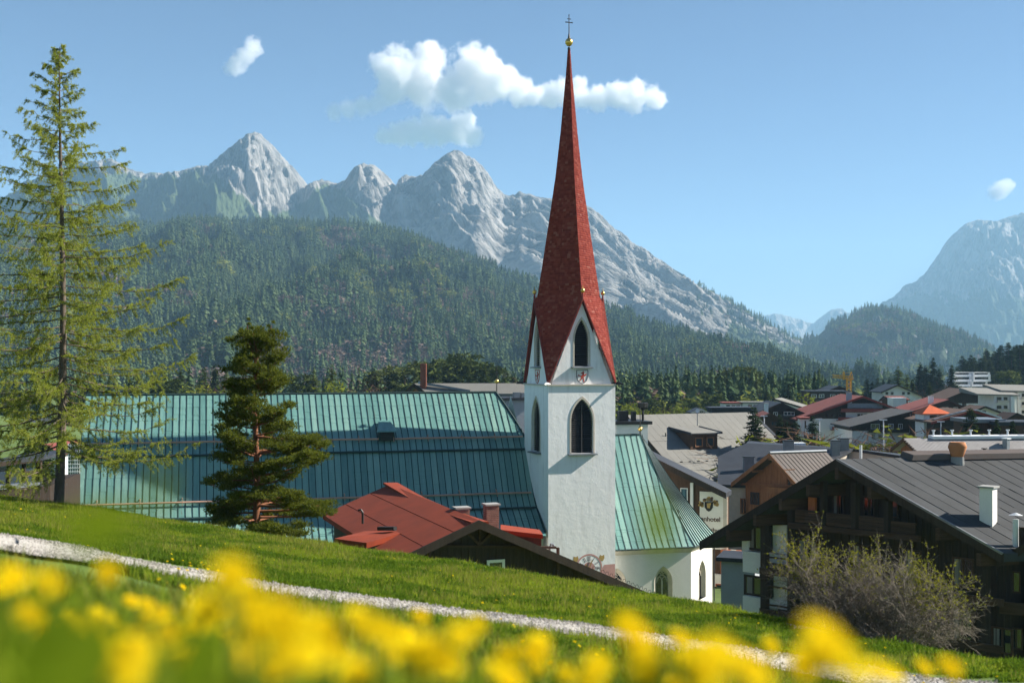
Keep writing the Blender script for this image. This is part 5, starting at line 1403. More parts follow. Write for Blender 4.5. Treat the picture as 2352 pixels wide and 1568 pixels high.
# ------------------------------------------------------------------ the village beyond
VB = -21.0
def hs(*a, **k): return House(*a, **k)
t1 = hs('chalet', 'broad dark chalet with red verges, white storey and row of solar panels', (1983, 909, 232), (1828, 962), (2073, 942), 0, 16, VB, 'redroof', 'housewhite', 'darkwood', at(0, 962, 232).z - VB, of=1.6, ov=1.2, barge='redtrim')
t1.panel('solar_panel', 1947, 926, 2027, 937, .9, 1.2, 'lead'); t1.balcony(1932, 938, 2031, 946, 1.4, 'redroof'); t1.panel('white_storey', 1943, 947, 2023, 959, 1.2, 1.5, 'housewhite'); t1.balcony(1925, 958, 1990, 966, 1.4, 'redroof')
for a, b in ((1968, 1992), (2020, 2034)): t1.win(a, 949, b, 958, 'windowwhite', 'glass', 2, 1.15)
for a in (1925, 1950, 1965, 1990): t1.win(a, 969, a + 8, 977, 'brownwood', 'glass', 1)
t1.balcony(1911, 980, 1985, 988, 1.2, 'redroof'); t1.win(1918, 990, 1930, 1000); t1.win(1950, 990, 1962, 1000)
for a in (1895, 1910, 1925): t1.win(a, 950, a + 7, 956, 'darkwood2')
t1.chimney(1950, 918, .9, 1.4, 'housegrey', side=-1)
t2 = hs('chalet', 'dark timber chalet with wide white window left of the yellow green birch', (1796, 924, 236), (1744, 945), (1856, 952), 0, 14, VB, 'slate', 'darkwood', of=1.2, ov=.9)
t2.win(1800, 945, 1825, 954, 'windowwhite', 'skyglass', 2); t2.win(1776, 946, 1786, 954, 'windowwhite', 'glass', 1); t2.win(1845, 948, 1850, 954, 'windowwhite', 'glass', 0); t2.chimney(1760, 940, .7, 1.2, side=-1)
t2b = hs('chalet', 'low red brown chalet in front of the dark timber chalet, by a lamp post', (1768, 948, 205), (1747, 957), (1838, 977), 5, 10, VB, 'redroof', 'brownwood', of=1, ov=.6, barge='brownwood')
t2b.win(1771, 967, 1785, 977, 'brownwood', 'skyglass', 1)
o = block('sign_wall_house', 'narrow white house end with painted vertical lettering band, below the red verge', tuple(at(1845, 980, 215).xy), 1.3, 3, VB, at(0, 961, 215).z, 0, 'housewhite', roof='redroof')
m = MB(); m.box(-.12, .12, -1.53, -1.505, 9, VB * -1 + at(0, 965, 215).z); m.build('painted_band', M['brownwood'], o)
t3 = hs('chalet', 'dark chalet with one very long sloping roof left of the orange roof', (2100, 943, 212), (1952, 980), (2118, 950), 0, 13, VB, 'feltgrey', 'housewhite', 'darkwood', at(0, 990, 212).z - VB, of=1.0, ov=.7)
for a, b, c, d in ((2090, 951, 2102, 961), (2000, 973, 2020, 985), (2063, 973, 2073, 985), (2040, 973, 2052, 985), (2001, 996, 2010, 1008), (2016, 996, 2026, 1008)): t3.win(a, b, c, d, 'windowwhite', 'glass', 1)
t3.balcony(1995, 985, 2100, 993, 1.0, 'darkwood')
# little house with an orange pyramid roof
Y4 = 205; q = at(2141, 985, Y4); o = thing('tower_house', 'small white house with bright orange pyramid roof', 'house', (q.x, q.y, VB), R(0), 'houses of the village')
k4 = Y4 / FPX; zt = at(0, 949, Y4).z - VB
m = MB(); m.box(-29 * k4, 29 * k4, -29 * k4, 29 * k4, 0, zt); m.build('wall', M['housewhite'], o)
ap = (-6 * k4, 0, at(0, 929, Y4).z - VB); e = 34 * k4
for a, b in (((-e, -e), (e, -e)), ((e, -e), (e, e)), ((e, e), (-e, e)), ((-e, e), (-e, -e))):
    m = MB(); m.hexa([(a[0], a[1], zt - .12), (b[0], b[1], zt - .12), ap[:2] + (ap[2] - .15,)], [(a[0], a[1], zt + .05), (b[0], b[1], zt + .05), ap]); m.build('roof_side', M['orangeroof'], o)
blockwin(o, -8 * k4, -29 * k4 - .01, zt - 1.05, 1.2, .8); blockwin(o, -8 * k4, -29 * k4 - .01, zt - 2.55, 1.2, .8); blockwin(o, 10 * k4, -29 * k4 - .01, zt - 2.55, .9, .8)
m = MB(); m.box(-27 * k4, 5 * k4, -29 * k4 - .9, -29 * k4 - .02, zt - 1.35, zt - 1.2); m.box(-27 * k4, 5 * k4, -29 * k4 - .9, -29 * k4 - .84, zt - 1.2, zt - .7); m.build('balcony', M['whitemetal'], o)
t5 = hs('chalet', 'brown shingled chalet with white verge at the right, below the apartments', (2236, 942, 198), (2139, 969), (2300, 961), 0, 14, VB, 'brownroof', 'darkwood', of=1.2, ov=.9, barge='redtrim')
m = MB(t5.fr); m.hexa([(.5, -.1, t5.H), (t5.wr, -.1, t5.roofz(t5.wr)), (t5.wr, 1.2, t5.roofz(t5.wr)), (.5, 1.2, t5.H - .2)], [(.5, -.1, t5.H + .2), (t5.wr, -.1, t5.roofz(t5.wr) + .25), (t5.wr, 1.2, t5.roofz(t5.wr) + .25), (.5, 1.2, t5.H + .1)]); m.build('white_verge', M['whitemetal'], t5.o)
t5.win(2200, 962, 2212, 970); t5.win(2240, 958, 2256, 968); t5.balcony(2190, 972, 2280, 980, 1, 'darkwood')
for k in range(6):
    x, y = t5.slope(2160 + k * 11, 961 - k * 3, -1); z = t5.roofz(x); m = MB(t5.fr); m.slab([(x - .9, y, t5.roofz(x - .9) + .15), (x + .5, y, t5.roofz(x + .5) + .15), (x + .5, y + 1.4, t5.roofz(x + .5) + .15), (x - .9, y + 1.4, t5.roofz(x - .9) + .15)], .08); m.build('solar_panel', M['lead'], t5.o)
t6 = hs('chalet', 'dark timber chalet with dull red left roof slope behind the orange roof', (2181, 917, 245), (2098, 943), (2222, 937), 0, 14, VB, 'redroof', 'darkwood', of=1.2, ov=.8)
t6.win(2165, 935, 2178, 943, 'windowwhite', 'skyglass', 1); t6.win(2190, 935, 2200, 943, 'windowwhite', 'glass', 1); t6.chimney(2138, 925, .9, 1.4, side=-1)
t7 = hs('chalet', 'brown roofed chalet with white plastered side below the terraced apartments', (2228, 893, 285), (2172, 916), (2296, 927), 0, 14, VB, 'brownroof', 'housewhite', 'darkwood', at(0, 922, 285).z - VB, of=1.2, ov=.8)
for a in (2190, 2210, 2250, 2270): t7.win(a, 925, a + 9, 933, 'brownwood')
t7b = hs('chalet', 'low white gabled house with brown roof at the right, before the balconied apartments', (2263, 932, 232), (2240, 942), (2308, 949), 0, 8, VB, 'brownroof', 'housewhite', of=.8, ov=.5)
t7b.win(2256, 943, 2264, 950)
# balconied apartment house
for lab, px0, px1, pt_, pb, Y, nb in (('white apartment house with grey roof and stacked balconies at the right', 2283, 2336, 908, 955, 262, 2), ('white apartment house cut by the right picture edge, beside the stacked balconies', 2338, 2400, 900, 955, 266, 2)):
    c = at((px0 + px1) / 2, 930, Y); k = Y / FPX; w = (px1 - px0) * k
    o = thing('apartment_house', lab, 'apartments', (c.x, c.y, VB), R(0), 'houses of the village'); zt = at(0, pt_, Y).z - VB
    m = MB(); m.box(-w / 2, w / 2, 0, 9, 0, zt); m.build('wall', M['housewhite'], o)
    m = MB(); m.hexa([(-w / 2 - 4, -.6, zt + .1), (w / 2 + .5, -.6, zt - .1), (w / 2 + .5, 10, zt + .3), (-w / 2 - 4, 10, zt + .5)], [(-w / 2 - 4, -.6, zt + .4), (w / 2 + .5, -.6, zt + .15), (w / 2 + .5, 10, zt + 1.4), (-w / 2 - 4, 10, zt + 1.6)]); m.build('roof', M['roofgrey'], o)
    for f in range(nb + 1):
        zb = zt - 1.6 - f * 1.9
        b = obj('balcony', None, o)
        m = MB(); m.box(-w * .42, w * .1, -.9, -.02, zb - .1, zb); m.build('floor', M['housewhite'], b)
        m = MB(); m.box(-w * .42, w * .1, -.92, -.86, zb, zb + .6); m.build('parapet', M['stone'], b)
        blockwin(o, -w * .28, -.01, zb + .05, 1.0, 1.2); blockwin(o, 0, -.01, zb + .05, .8, 1.2)
    m = MB(); m.box(w * .18, w * .34, -.7, 0, 0, zt - .2); m.build('pier', M['housewhite'], o)
# stepped white terraces on the slope
Y = 430; k = Y / FPX; c = at(2240, 890, Y); o = thing('terraced_apartments', 'white terraced apartment building stepping down in front of dark spruces', 'apartments', (c.x, c.y, -22), 0, None)
for j, (a, b, t_, bo) in enumerate(((2211, 2297, 855, 864), (2203, 2290, 864.5, 875), (2196, 2275, 875.5, 886), (2188, 2262, 886.5, 900))):
    x0, x1 = at(a, 0, Y).x - c.x, at(b, 0, Y).x - c.x; z1 = at(0, t_, Y).z + 22; z0 = at(0, bo, Y).z + 22; y0 = 9 - j * 3.2
    tr_ = obj('terrace', None, o)
    m = MB(); m.box(x0, x1, y0, 14, 0 if j == 3 else z0 - .3, z1); m.build('storey', M['housewhite'], tr_)
    for h_ in (0, .52):
        xa = x0 + (x1 - x0) * (h_ + .04); xb = x0 + (x1 - x0) * (h_ + .42)
        m = MB(); m.poly([(xa, y0 - .03, z0 + .25), (xb, y0 - .03, z0 + .25), (xb, y0 - .03, z1 - .25), (xa, y0 - .03, z1 - .25)]); m.build('window_band', M['glass'], tr_)
        m = MB(); m.box(xa - .5, xb + .3, y0 - 1.8, y0 - 1.7, z0 - .15, z0 + .55); m.build('parapet', M['whitemetal'], tr_)
        m = MB(); m.box(xa - .9, xa - .5, y0 - 1.8, y0, z0 - .2, z1 + .1); m.build('side_wall', M['housewhite'], tr_)
t11 = hs('chalet', 'dark chalet with satellite dishes below the yellow crane', (1928, 886, 335), (1898, 898), (1974, 905), 0, 12, VB, 'slate', 'darkwood', of=1, ov=.8)
t11.balcony(1905, 902, 1965, 906, 1, 'darkwood'); t11.win(1900, 912, 1915, 918, 'windowwhite'); t11.win(1925, 905, 1935, 910, 'windowwhite')
o = block('long_dark_house', 'long low dark house left of the yellow crane', tuple(at(1895, 915, 318).xy), 11, 8, VB, at(0, 899, 318).z, 0, 'darkwood', roof='slate')
for x in (-4, -2, 1, 3): blockwin(o, x, -4.01, at(0, 912, 318).z - VB, 1.4, .9, 'windowwhite')
t12 = hs('chalet', 'dark roofed white house half hidden by the light green larch', (2062, 883, 345), (2024, 900), (2126, 911), 0, 12, VB, 'slate', 'housewhite', of=1, ov=.8)
for a in (2034, 2046, 2072, 2084): t12.win(a, 900, a + 6, 906)
o = block('white_cube_house', 'small bright white cubic annexe behind the broad dark chalet', tuple(at(2060, 925, 292).xy), 3.5, 3, VB, at(0, 914, 292).z, R(8), 'housewhite', roof='whitemetal', rt=.12, ro=.1)
t13 = hs('house', 'low house with pinkish red roof left of the white cube', (2030, 909, 296), (2019, 919), (2046, 917), 40, 5, VB, 'redroof', 'brownwood', of=.5, ov=.3, ridge=5)
for lab, a, b, t_, mt in (('long low house with rust coloured eaves below the pine grove', 1659, 1697, 923, 'redroof'), ('long low grey roofed house below the pine grove', 1700, 1756, 922, 'roofgrey')):
    c = at((a + b) / 2, 930, 305); o = block('low_house', lab, tuple(c.xy), (b - a) * 305 / FPX, 6, VB, at(0, t_ + 3, 305).z, 0, 'housewhite', roof=mt, rt=.35)
    for x in (-1.2, .2, 1.4): blockwin(o, x, -3.01, at(0, t_ + 11, 305).z - VB, .9, .6, 'darkwood')
t15 = hs('chalet', 'small gabled house with pale verge just above the pale grey roof', (1611, 938, 205), (1588, 947), (1630, 948), 0, 6, VB, 'slate', 'brownwood', of=.5, ov=.4, barge='stone')
t15.win(1606, 943, 1616, 948, 'windowwhite')
o = block('dark_flat_house', 'dark low roof behind the ridge of the pale grey roof', tuple(at(1674, 945, 208).xy), 6.9, 5, VB, at(0, 938, 208).z, 0, 'slate')
t16 = hs('chalet', 'house with pale grey tilted roof above the dark timber chalet', (1778, 915, 268), (1758, 932), (1842, 934), 25, 8, VB, 'roofgrey', 'housewhite', of=.6, ov=.4)
for lab, a, b, t_, Y in (('long low grey canopy roof among bushes at the right', 2208, 2282, 968, 168), ('dark low shop roof with lettered fascia at the right edge', 2276, 2370, 974, 165)):
    c = at((a + b) / 2, 980, Y); o = block('low_roofed_hall', lab, tuple(c.xy), (b - a) * Y / FPX, 6, -22, at(0, t_, Y).z, 0, 'brownwood', roof='lead' if a < 2250 else 'slate', rt=.5)
t18 = hs('chalet', 'small brown roof at the right edge below the balconied apartments', (2336, 948, 205), (2312, 962), (2370, 962), 0, 6, VB, 'brownroof', 'brownwood', of=.5, ov=.4)
for lab, ap_, l_, r_, Y, mt in (('house with dull red roof seen through the larch at left', (92, 1020), (40, 1046), (140, 1040), 150, 'redroof'), ('grey gabled house seen through the larch branches at left', (40, 965), (-20, 1000), (90, 995), 190, 'slate'), ('pale village house glimpsed behind the larch trunk', (190, 945), (150, 970), (235, 972), 210, 'brownroof')):
    h_ = hs('house', lab, (*ap_, Y), l_, r_, 10, 9, -21, mt, 'housewhite', of=.7, ov=.5); h_.win(ap_[0] - 8, ap_[1] + 14, ap_[0] + 4, ap_[1] + 24)
# yellow tower crane
cq = at(1950, 905, 330); cr_ = thing('tower_crane', 'yellow tower crane behind the chalet roofs', 'crane', (cq.x, cq.y, VB))
k = 330 / FPX; z0 = at(0, 905, 330).z - VB; z1 = at(0, 868, 330).z - VB; zt_ = at(0, 856, 330).z - VB
m = MB()
for dx in (-.55, .55):
    for dy in (-.55, .55): m.bar((dx, dy, 0), (dx, dy, z1), .22)
n = 16
for j in range(n):
    za, zb = z1 * j / n, z1 * (j + 1) / n
    for a, b in (((-.55, -.55), (.55, -.55)), ((.55, -.55), (.55, .55)), ((.55, .55), (-.55, .55)), ((-.55, .55), (-.55, -.55))): m.bar((*a, za), (*b, zb), .13)
m.build('mast', M['yellow'], cr_)
m = MB(); xj = -38 * k
for dz in (0, .9):
    m.bar((.8, -.4, z1 - .4 + dz), (xj, -.4, z1 + .2 + dz * .8), .2)
    m.bar((.8, .4, z1 - .4 + dz), (xj, .4, z1 + .2 + dz * .8), .2)
for j in range(9):
    f0, f1 = j / 9, (j + .5) / 9; xa = .8 + (xj - .8) * f0; xb = .8 + (xj - .8) * f1; zz = z1 - .4 + .6 * f0
    m.bar((xa, -.4, zz), (xb, -.4, zz + .9), .12); m.bar((xb, -.4, zz + .9), (.8 + (xj - .8) * (j + 1) / 9, -.4, zz + .05), .12)
m.build('jib', M['yellow'], cr_)
m = MB(); m.bar((0, 0, z1), (.7, 0, zt_ + .3), .25); m.bar((.7, 0, zt_ + .3), (xj * .45, 0, z1 + 1.0), .07); m.bar((.7, 0, zt_ + .3), (1.2, 0, z1 - .5), .10); m.build('apex', M['yellow'], cr_)
q = at(1938, 868, 336) - Vector(cr_.location); m = MB(); m.bar((q.x, q.y, q.z - .5), (q.x, q.y, q.z + 1.9), .45); m.build('second_mast', M['yellow'], cr_)
# lamp posts
for lab, px, t_, b_, Y in (('white lamp post in front of the red brown chalet', 1755, 956, 1000, 180), ('tall white lamp post in front of the broad dark chalet', 1882, 963, 1015, 175), ('white lamp post before the chalet with the long sloping roof', 2029, 965, 1020, 165), ('white lamp post below the orange pyramid roof', 2161, 969, 1005, 170)):
    c = at(px, b_, Y); zt = at(0, t_, Y).z; zg = float(G(c.x, c.y)) - .1
    o = thing('lamp_post', lab, 'lamp post', (c.x, c.y, zg), 0, 'lamp posts in the village')
    m = MB(); m.tube([(0, 0, 0), (0, 0, zt - zg)], [.13, .08], 7); m.build('pole', M['whitemetal'], o)
    m = MB(); m.box(-.5, .5, -.15, .15, zt - zg, zt - zg + .12); m.build('lamp_head', M['whitemetal'], o)
    m = MB(); m.lathe([(.2, 0), (.2, .5), (.13, .55)], (0, 0, 0), 8); m.build('base', M['iron'], o)
# satellite dishes
for lab, px, py, Y in (('white satellite dish on the pale grey roof ridge', 1602, 943, 141), ('white satellite dish beside the yellow crane mast', 1944, 908, 316)):
    c = at(px, py, Y); o = thing('satellite_dish', lab, 'dish', tuple(c - Vector((0, 0, .6))), 0, 'satellite dishes on the roofs'); r_ = 5 * Y / FPX
    m = MB(lambda x, y, z: (x, -z, y + .6)); m.lathe([(.02, 0), (r_ * .6, r_ * .08), (r_, r_ * .3), (r_, r_ * .33), (.02, .03)], (0, 0, 0), 12); m.build('reflector', M['whitemetal'], o)
    m = MB(); m.tube([(0, .1, -1.2), (0, .1, .6)], .05, 5); m.build('mast', M['lead'], o)

# ------------------------------------------------------------------ trees of the village and the valley
def spray_tree(kind, seed):
    """crown (vertices, triangles) and trunk of a tree one metre tall"""
    rng = np.random.default_rng(seed); V = []; F = []
    def tri(p, q, r): b = len(V); V.extend([tuple(p), tuple(q), tuple(r)]); F.append((b, b + 1, b + 2))
    def frond(p, d, L, w, droop, n=4):
        s = np.array([-d[1], d[0], 0]); s /= (np.linalg.norm(s) + 1e-6); d = np.array(d); p = np.array(p)
        for i in range(n):
            f0 = i / n; c = p + d * L * (f0 + .5 / n) + np.array([0, 0, -droop * (f0 + .3) ** 1.6 * L]); wd = w * (1.1 - f0) * (.7 + .6 * rng.random())
            t = p + d * L * (f0 + 1.3 / n) + np.array([0, 0, -droop * (f0 + 1.2 / n) ** 1.6 * L])
            for sg in (-1, 1): tri(c - d * L * .5 / n, c + s * sg * wd + np.array([0, 0, -.3 * wd]) + d * wd * .5 * rng.random(), t + rng.normal(size=3) * .004)
            tri(c, c + np.array([0, 0, -wd * .9]) + s * wd * .3 * rng.normal(), t)
    if kind == 'spruce':
        for k in range(330):
            t = rng.random() ** .85; z = .05 + .94 * t; L = (.155 * (1 - t) ** .8 + .012) * (.65 + .6 * rng.random()); a = rng.random() * 6.283
            frond((0, 0, z), (math.cos(a), math.sin(a), .15 * t), L, L * .38 + .010, .55 - .25 * t, 3)
    elif kind == 'larch':
        for k in range(260):
            t = rng.random() ** .9; z = .10 + .89 * t; L = (.17 * (1 - t) ** .75 + .01) * (.5 + .8 * rng.random()); a = rng.random() * 6.283
            frond((0, 0, z), (math.cos(a), math.sin(a), .1), L, L * .24 + .008, .3, 4)
    elif kind == 'pine':
        for k in range(75):
            t = rng.random(); z = .16 + .80 * t; a = rng.random() * 6.283
            r = (.20 * math.sin(min(1, (t + .22)) * 2.35) ** .7) * (.35 + .7 * rng.random()); c = np.array([math.cos(a) * r, math.sin(a) * r, z])
            for j in range(22):
                u = rng.normal(size=3); u /= np.linalg.norm(u); u[2] *= .55; p = c + u * .052 * rng.random() ** .4
                q = rng.normal(size=(2, 3)) * .026; tri(p, p + q[0], p + q[1] + np.array([0, 0, .008]))
    else:
        br = []
        for k in range(26):
            a = rng.random() * 6.283; el = .5 + .9 * rng.random(); L = .32 + .28 * rng.random(); z0 = .12 + .25 * rng.random()
            d = np.array([math.cos(a) * math.cos(el), math.sin(a) * math.cos(el), math.sin(el)]); p0 = np.array([0, 0, z0]); br.append((p0, p0 + d * L, d))
        for p0, p1, d in br:
            s = np.cross(d, [0, 0, 1.]); s /= np.linalg.norm(s); tri(p0 - s * .006, p0 + s * .006, p1)
            for j in range(30 if kind == 'broad' else 34):
                f = .25 + .8 * rng.random(); c = p0 + (p1 - p0) * f + rng.normal(size=3) * .055
                if kind == 'broad':
                    q = rng.normal(size=(2, 3)) * .028; tri(c, c + q[0], c + q[1])
                else:
                    u = d * .5 + rng.normal(size=3) * .5; u /= np.linalg.norm(u); w = np.cross(u, rng.normal(size=3)); w /= np.linalg.norm(w); tri(c - w * .0035, c + w * .0035, c + u * .10)
    tr = MB(); tr.tube([(0, 0, 0), (.004, 0, .4), (0, 0, .93 if kind in ('spruce', 'larch', 'pine') else .5)], [.016, .011, .002], 6)
    return V, F, tr
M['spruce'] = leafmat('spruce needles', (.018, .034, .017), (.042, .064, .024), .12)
M['spruce2'] = leafmat('olive spruce needles', (.036, .058, .02), (.068, .09, .03), .15)  # lighter olive tone of spruce
M['larchfar'] = leafmat('young larch needles', (.065, .095, .022), (.11, .14, .03), .3)
M['pine'] = leafmat('pine needles', (.045, .065, .02), (.085, .105, .032), .2)
M['springleaf'] = leafmat('spring leaves', (.12, .15, .018), (.20, .22, .025), .4)
M['bareleaf'] = leafmat('bare reddish twigs', (.09, .055, .042), (.15, .095, .065), .15)
M['trunkfar'] = plain('far trunk', (.07, .05, .035), .95, .2, 4)
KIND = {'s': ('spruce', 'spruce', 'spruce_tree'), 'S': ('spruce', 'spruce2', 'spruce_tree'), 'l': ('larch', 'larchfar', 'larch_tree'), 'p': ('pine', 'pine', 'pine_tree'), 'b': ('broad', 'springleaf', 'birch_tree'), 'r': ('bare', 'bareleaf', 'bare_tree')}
PROTO = {}
for kc, (kd, mt, nm) in KIND.items():
    PROTO[kc] = []
    for v_ in range(3):
        V, F, tr = spray_tree(kd, 100 * ord(kc) + v_)
        PROTO[kc].append((np_mesh(nm + '_crown', V, F, [M[mt]]), tr.mesh('trunk', M['trunkfar'])))
_rt = random.Random(12)
def tree(kc, px, top, base, Y, label, group, wide=1.0):
    p = at(px, base, Y); h = (base - top) * Y / FPX
    g0 = float(G(p.x, p.y))
    if p.z > g0: h += p.z - g0
    cm, tm = PROTO[kc][_rt.randrange(3)]
    o = thing(KIND[kc][2], label, 'tree', (p.x, p.y, min(p.z, g0)), _rt.random() * 6.28, group)
    sx = h * wide * {'s': 1.45, 'S': 1.5, 'l': 1.4, 'p': 1.25}.get(kc, 1.15) * _rt.uniform(.9, 1.15)
    for nm, me in (('trunk', tm), ('crown', cm)):
        c = obj(nm, me, o); c.scale = (sx, sx, h)
    return o
A = 'tree row behind the copper ridge'
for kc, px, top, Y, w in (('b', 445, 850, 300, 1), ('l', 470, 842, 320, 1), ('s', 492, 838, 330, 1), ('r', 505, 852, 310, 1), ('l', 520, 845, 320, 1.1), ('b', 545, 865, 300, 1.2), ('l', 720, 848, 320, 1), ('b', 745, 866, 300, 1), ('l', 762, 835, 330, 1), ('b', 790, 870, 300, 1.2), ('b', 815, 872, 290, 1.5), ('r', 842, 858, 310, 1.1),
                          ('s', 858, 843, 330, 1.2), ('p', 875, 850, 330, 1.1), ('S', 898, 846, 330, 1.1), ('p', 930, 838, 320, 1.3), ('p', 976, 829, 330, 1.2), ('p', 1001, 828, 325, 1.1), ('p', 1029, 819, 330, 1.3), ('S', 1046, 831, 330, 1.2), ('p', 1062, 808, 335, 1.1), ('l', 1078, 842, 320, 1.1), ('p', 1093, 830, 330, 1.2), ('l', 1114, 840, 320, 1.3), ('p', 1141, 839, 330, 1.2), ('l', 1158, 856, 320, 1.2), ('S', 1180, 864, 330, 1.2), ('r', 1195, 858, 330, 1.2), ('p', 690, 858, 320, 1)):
    nm = {'b': 'yellow green leafing tree', 'l': 'light green larch', 's': 'dark spruce', 'S': 'olive spruce', 'r': 'bare reddish tree', 'p': 'dense olive green pine'}[kc]
    pos = 'left of the near pine' if px < 560 else ('just right of the near pine top' if px < 800 else ('left of the round red chimney' if px < 945 else 'between round chimney and tower'))
    tree(kc, px, top, 915, Y, '%s behind the copper ridge, %s' % (nm, pos), A, w)
B = 'trees between tower and pine grove'
for kc, px, top, Y, w in (('b', 1424, 898, 300, 1.2), ('s', 1441, 905, 310, 1), ('b', 1460, 912, 320, 1), ('p', 1486, 915, 330, 1.2), ('p', 1505, 920, 330, 1.2), ('S', 1520, 917, 330, 1.2), ('b', 1527, 932, 300, 1.4), ('s', 1537, 918, 330, 1.1), ('r', 1548, 923, 320, 1.3), ('b', 1564, 914, 310, 1.3), ('p', 1582, 926, 320, 1.2), ('b', 1609, 923, 310, 1.1), ('p', 1632, 903, 320, 1.3)):
    nm = {'b': 'bright yellow green tree', 's': 'dark spruce', 'S': 'olive spruce', 'r': 'bare brown tree', 'p': 'olive pine'}[kc]
    tree(kc, px, top, 955, Y, nm + (' just right of the tower below the forest' if px < 1470 else ' above the pale grey roof, left of the grove'), B, w)
Cg = 'pine grove right of the tower'
for kc, px, top, Y, w in (('p', 1650, 862, 400, 1.2), ('S', 1664, 842, 410, 1.2), ('p', 1678, 848, 405, 1.3), ('S', 1692, 850, 400, 1.2), ('p', 1703, 843, 410, 1.2), ('p', 1716, 841, 412, 1.2), ('S', 1726, 860, 400, 1.1), ('l', 1738, 850, 395, 1.0), ('p', 1660, 880, 390, 1.1), ('p', 1700, 880, 390, 1.2)):
    tree(kc, px, top, 938, Y, 'light green larch at the right edge of the pine grove' if kc == 'l' else 'tall %s in the dense grove above the pale grey roof' % ('pine' if kc == 'p' else 'spruce'), Cg, w)
Dg = 'trees among the chalets'
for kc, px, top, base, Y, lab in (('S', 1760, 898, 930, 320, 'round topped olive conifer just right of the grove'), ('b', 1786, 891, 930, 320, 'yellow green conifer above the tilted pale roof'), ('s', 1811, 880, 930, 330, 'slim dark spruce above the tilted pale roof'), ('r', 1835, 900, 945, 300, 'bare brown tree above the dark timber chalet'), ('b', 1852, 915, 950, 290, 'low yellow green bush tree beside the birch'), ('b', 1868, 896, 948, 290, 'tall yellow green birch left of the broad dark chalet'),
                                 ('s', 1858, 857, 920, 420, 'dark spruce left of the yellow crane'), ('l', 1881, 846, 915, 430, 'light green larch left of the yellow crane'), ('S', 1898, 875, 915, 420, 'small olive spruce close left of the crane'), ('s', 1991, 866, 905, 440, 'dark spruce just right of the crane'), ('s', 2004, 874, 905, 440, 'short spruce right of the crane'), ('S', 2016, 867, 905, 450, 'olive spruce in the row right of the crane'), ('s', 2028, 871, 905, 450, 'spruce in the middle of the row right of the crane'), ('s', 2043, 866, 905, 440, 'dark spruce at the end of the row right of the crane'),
                                 ('l', 2063, 838, 912, 380, 'tall light green larch in front of the dark roofed white house'), ('l', 2083, 858, 905, 400, 'smaller light green larch behind the dark roofed white house'), ('s', 2095, 870, 918, 350, 'dark spruce right of the dark roofed white house'), ('s', 2113, 831, 905, 430, 'tall dark spruce, left one of the tall group'), ('s', 2125, 838, 905, 430, 'tall dark spruce second in the tall group'), ('s', 2143, 820, 900, 430, 'tallest dark spruce left of the wooded rise'), ('s', 2157, 846, 900, 430, 'dark spruce at the right of the tall group'), ('S', 2134, 876, 920, 320, 'olive spruce in front of the tall dark group'), ('r', 2162, 869, 912, 330, 'bare brown conifer left of the terraces'), ('S', 2186, 836, 905, 420, 'broad olive spruce left of the terraced apartments'),
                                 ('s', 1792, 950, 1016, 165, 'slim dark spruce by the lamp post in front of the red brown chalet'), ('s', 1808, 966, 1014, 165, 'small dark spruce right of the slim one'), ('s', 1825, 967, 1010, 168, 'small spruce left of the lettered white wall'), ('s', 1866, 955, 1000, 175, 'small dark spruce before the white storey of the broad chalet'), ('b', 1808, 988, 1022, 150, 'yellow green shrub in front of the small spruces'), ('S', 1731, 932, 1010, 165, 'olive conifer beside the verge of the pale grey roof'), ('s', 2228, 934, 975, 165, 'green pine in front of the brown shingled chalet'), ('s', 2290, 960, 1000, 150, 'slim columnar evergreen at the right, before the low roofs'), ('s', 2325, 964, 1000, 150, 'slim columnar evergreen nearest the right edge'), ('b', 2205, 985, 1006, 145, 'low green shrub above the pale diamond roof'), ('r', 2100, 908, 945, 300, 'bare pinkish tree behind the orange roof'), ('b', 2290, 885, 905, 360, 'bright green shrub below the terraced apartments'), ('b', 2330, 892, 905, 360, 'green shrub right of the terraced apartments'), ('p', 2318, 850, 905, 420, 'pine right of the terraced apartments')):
    tree(kc, px, top, base, Y, lab, Dg, 1.6 if kc in 'br' and base > 980 else (.8 if 'slim' in lab else 1.1))
for k, (px, top, base, Y, kc) in enumerate(((1885, 985, 1015, 160, 'r'), (1900, 978, 1016, 160, 'r'), (1918, 990, 1016, 158, 'r'), (1935, 986, 1018, 158, 'b'), (1962, 985, 1020, 156, 'r'), (1980, 978, 1022, 156, 'r'), (1995, 988, 1022, 154, 'b'), (2045, 985, 1012, 156, 'r'), (2062, 980, 1010, 158, 'r'), (2080, 976, 1008, 160, 'b'), (2098, 974, 1006, 160, 'r'), (2118, 980, 1006, 158, 'r'), (2140, 978, 1006, 158, 'r'), (2158, 984, 1006, 156, 'b'), (1850, 992, 1018, 158, 'r'), (1870, 1000, 1020, 155, 'b'))):
    tree(kc, px, top, base, Y, 'bare reddish shrub in the hedge row below the chalets' if kc == 'r' else 'greening shrub in the hedge row below the chalets', 'hedge row shrubs below the chalets', 2.4)
for k in range(46):                                  # the wooded rise at the right edge
    px = 2196 + (2410 - 2196) * ((k * .618) % 1.0); Y = 470 + 150 * ((k * .414) % 1.0)
    topline = np.interp(px, [2190, 2207, 2220, 2250, 2284, 2323, 2352, 2410], [845, 808, 800, 806, 788, 778, 772, 765])
    top = topline + _rt.random() ** 1.5 * 32 + (620 - Y) * .12
    tree('s' if k % 4 else 'S', px, top, top + 62, Y, 'dark spruce in the wood on the rise behind the terraces', 'spruces on the wooded rise', 1.25)
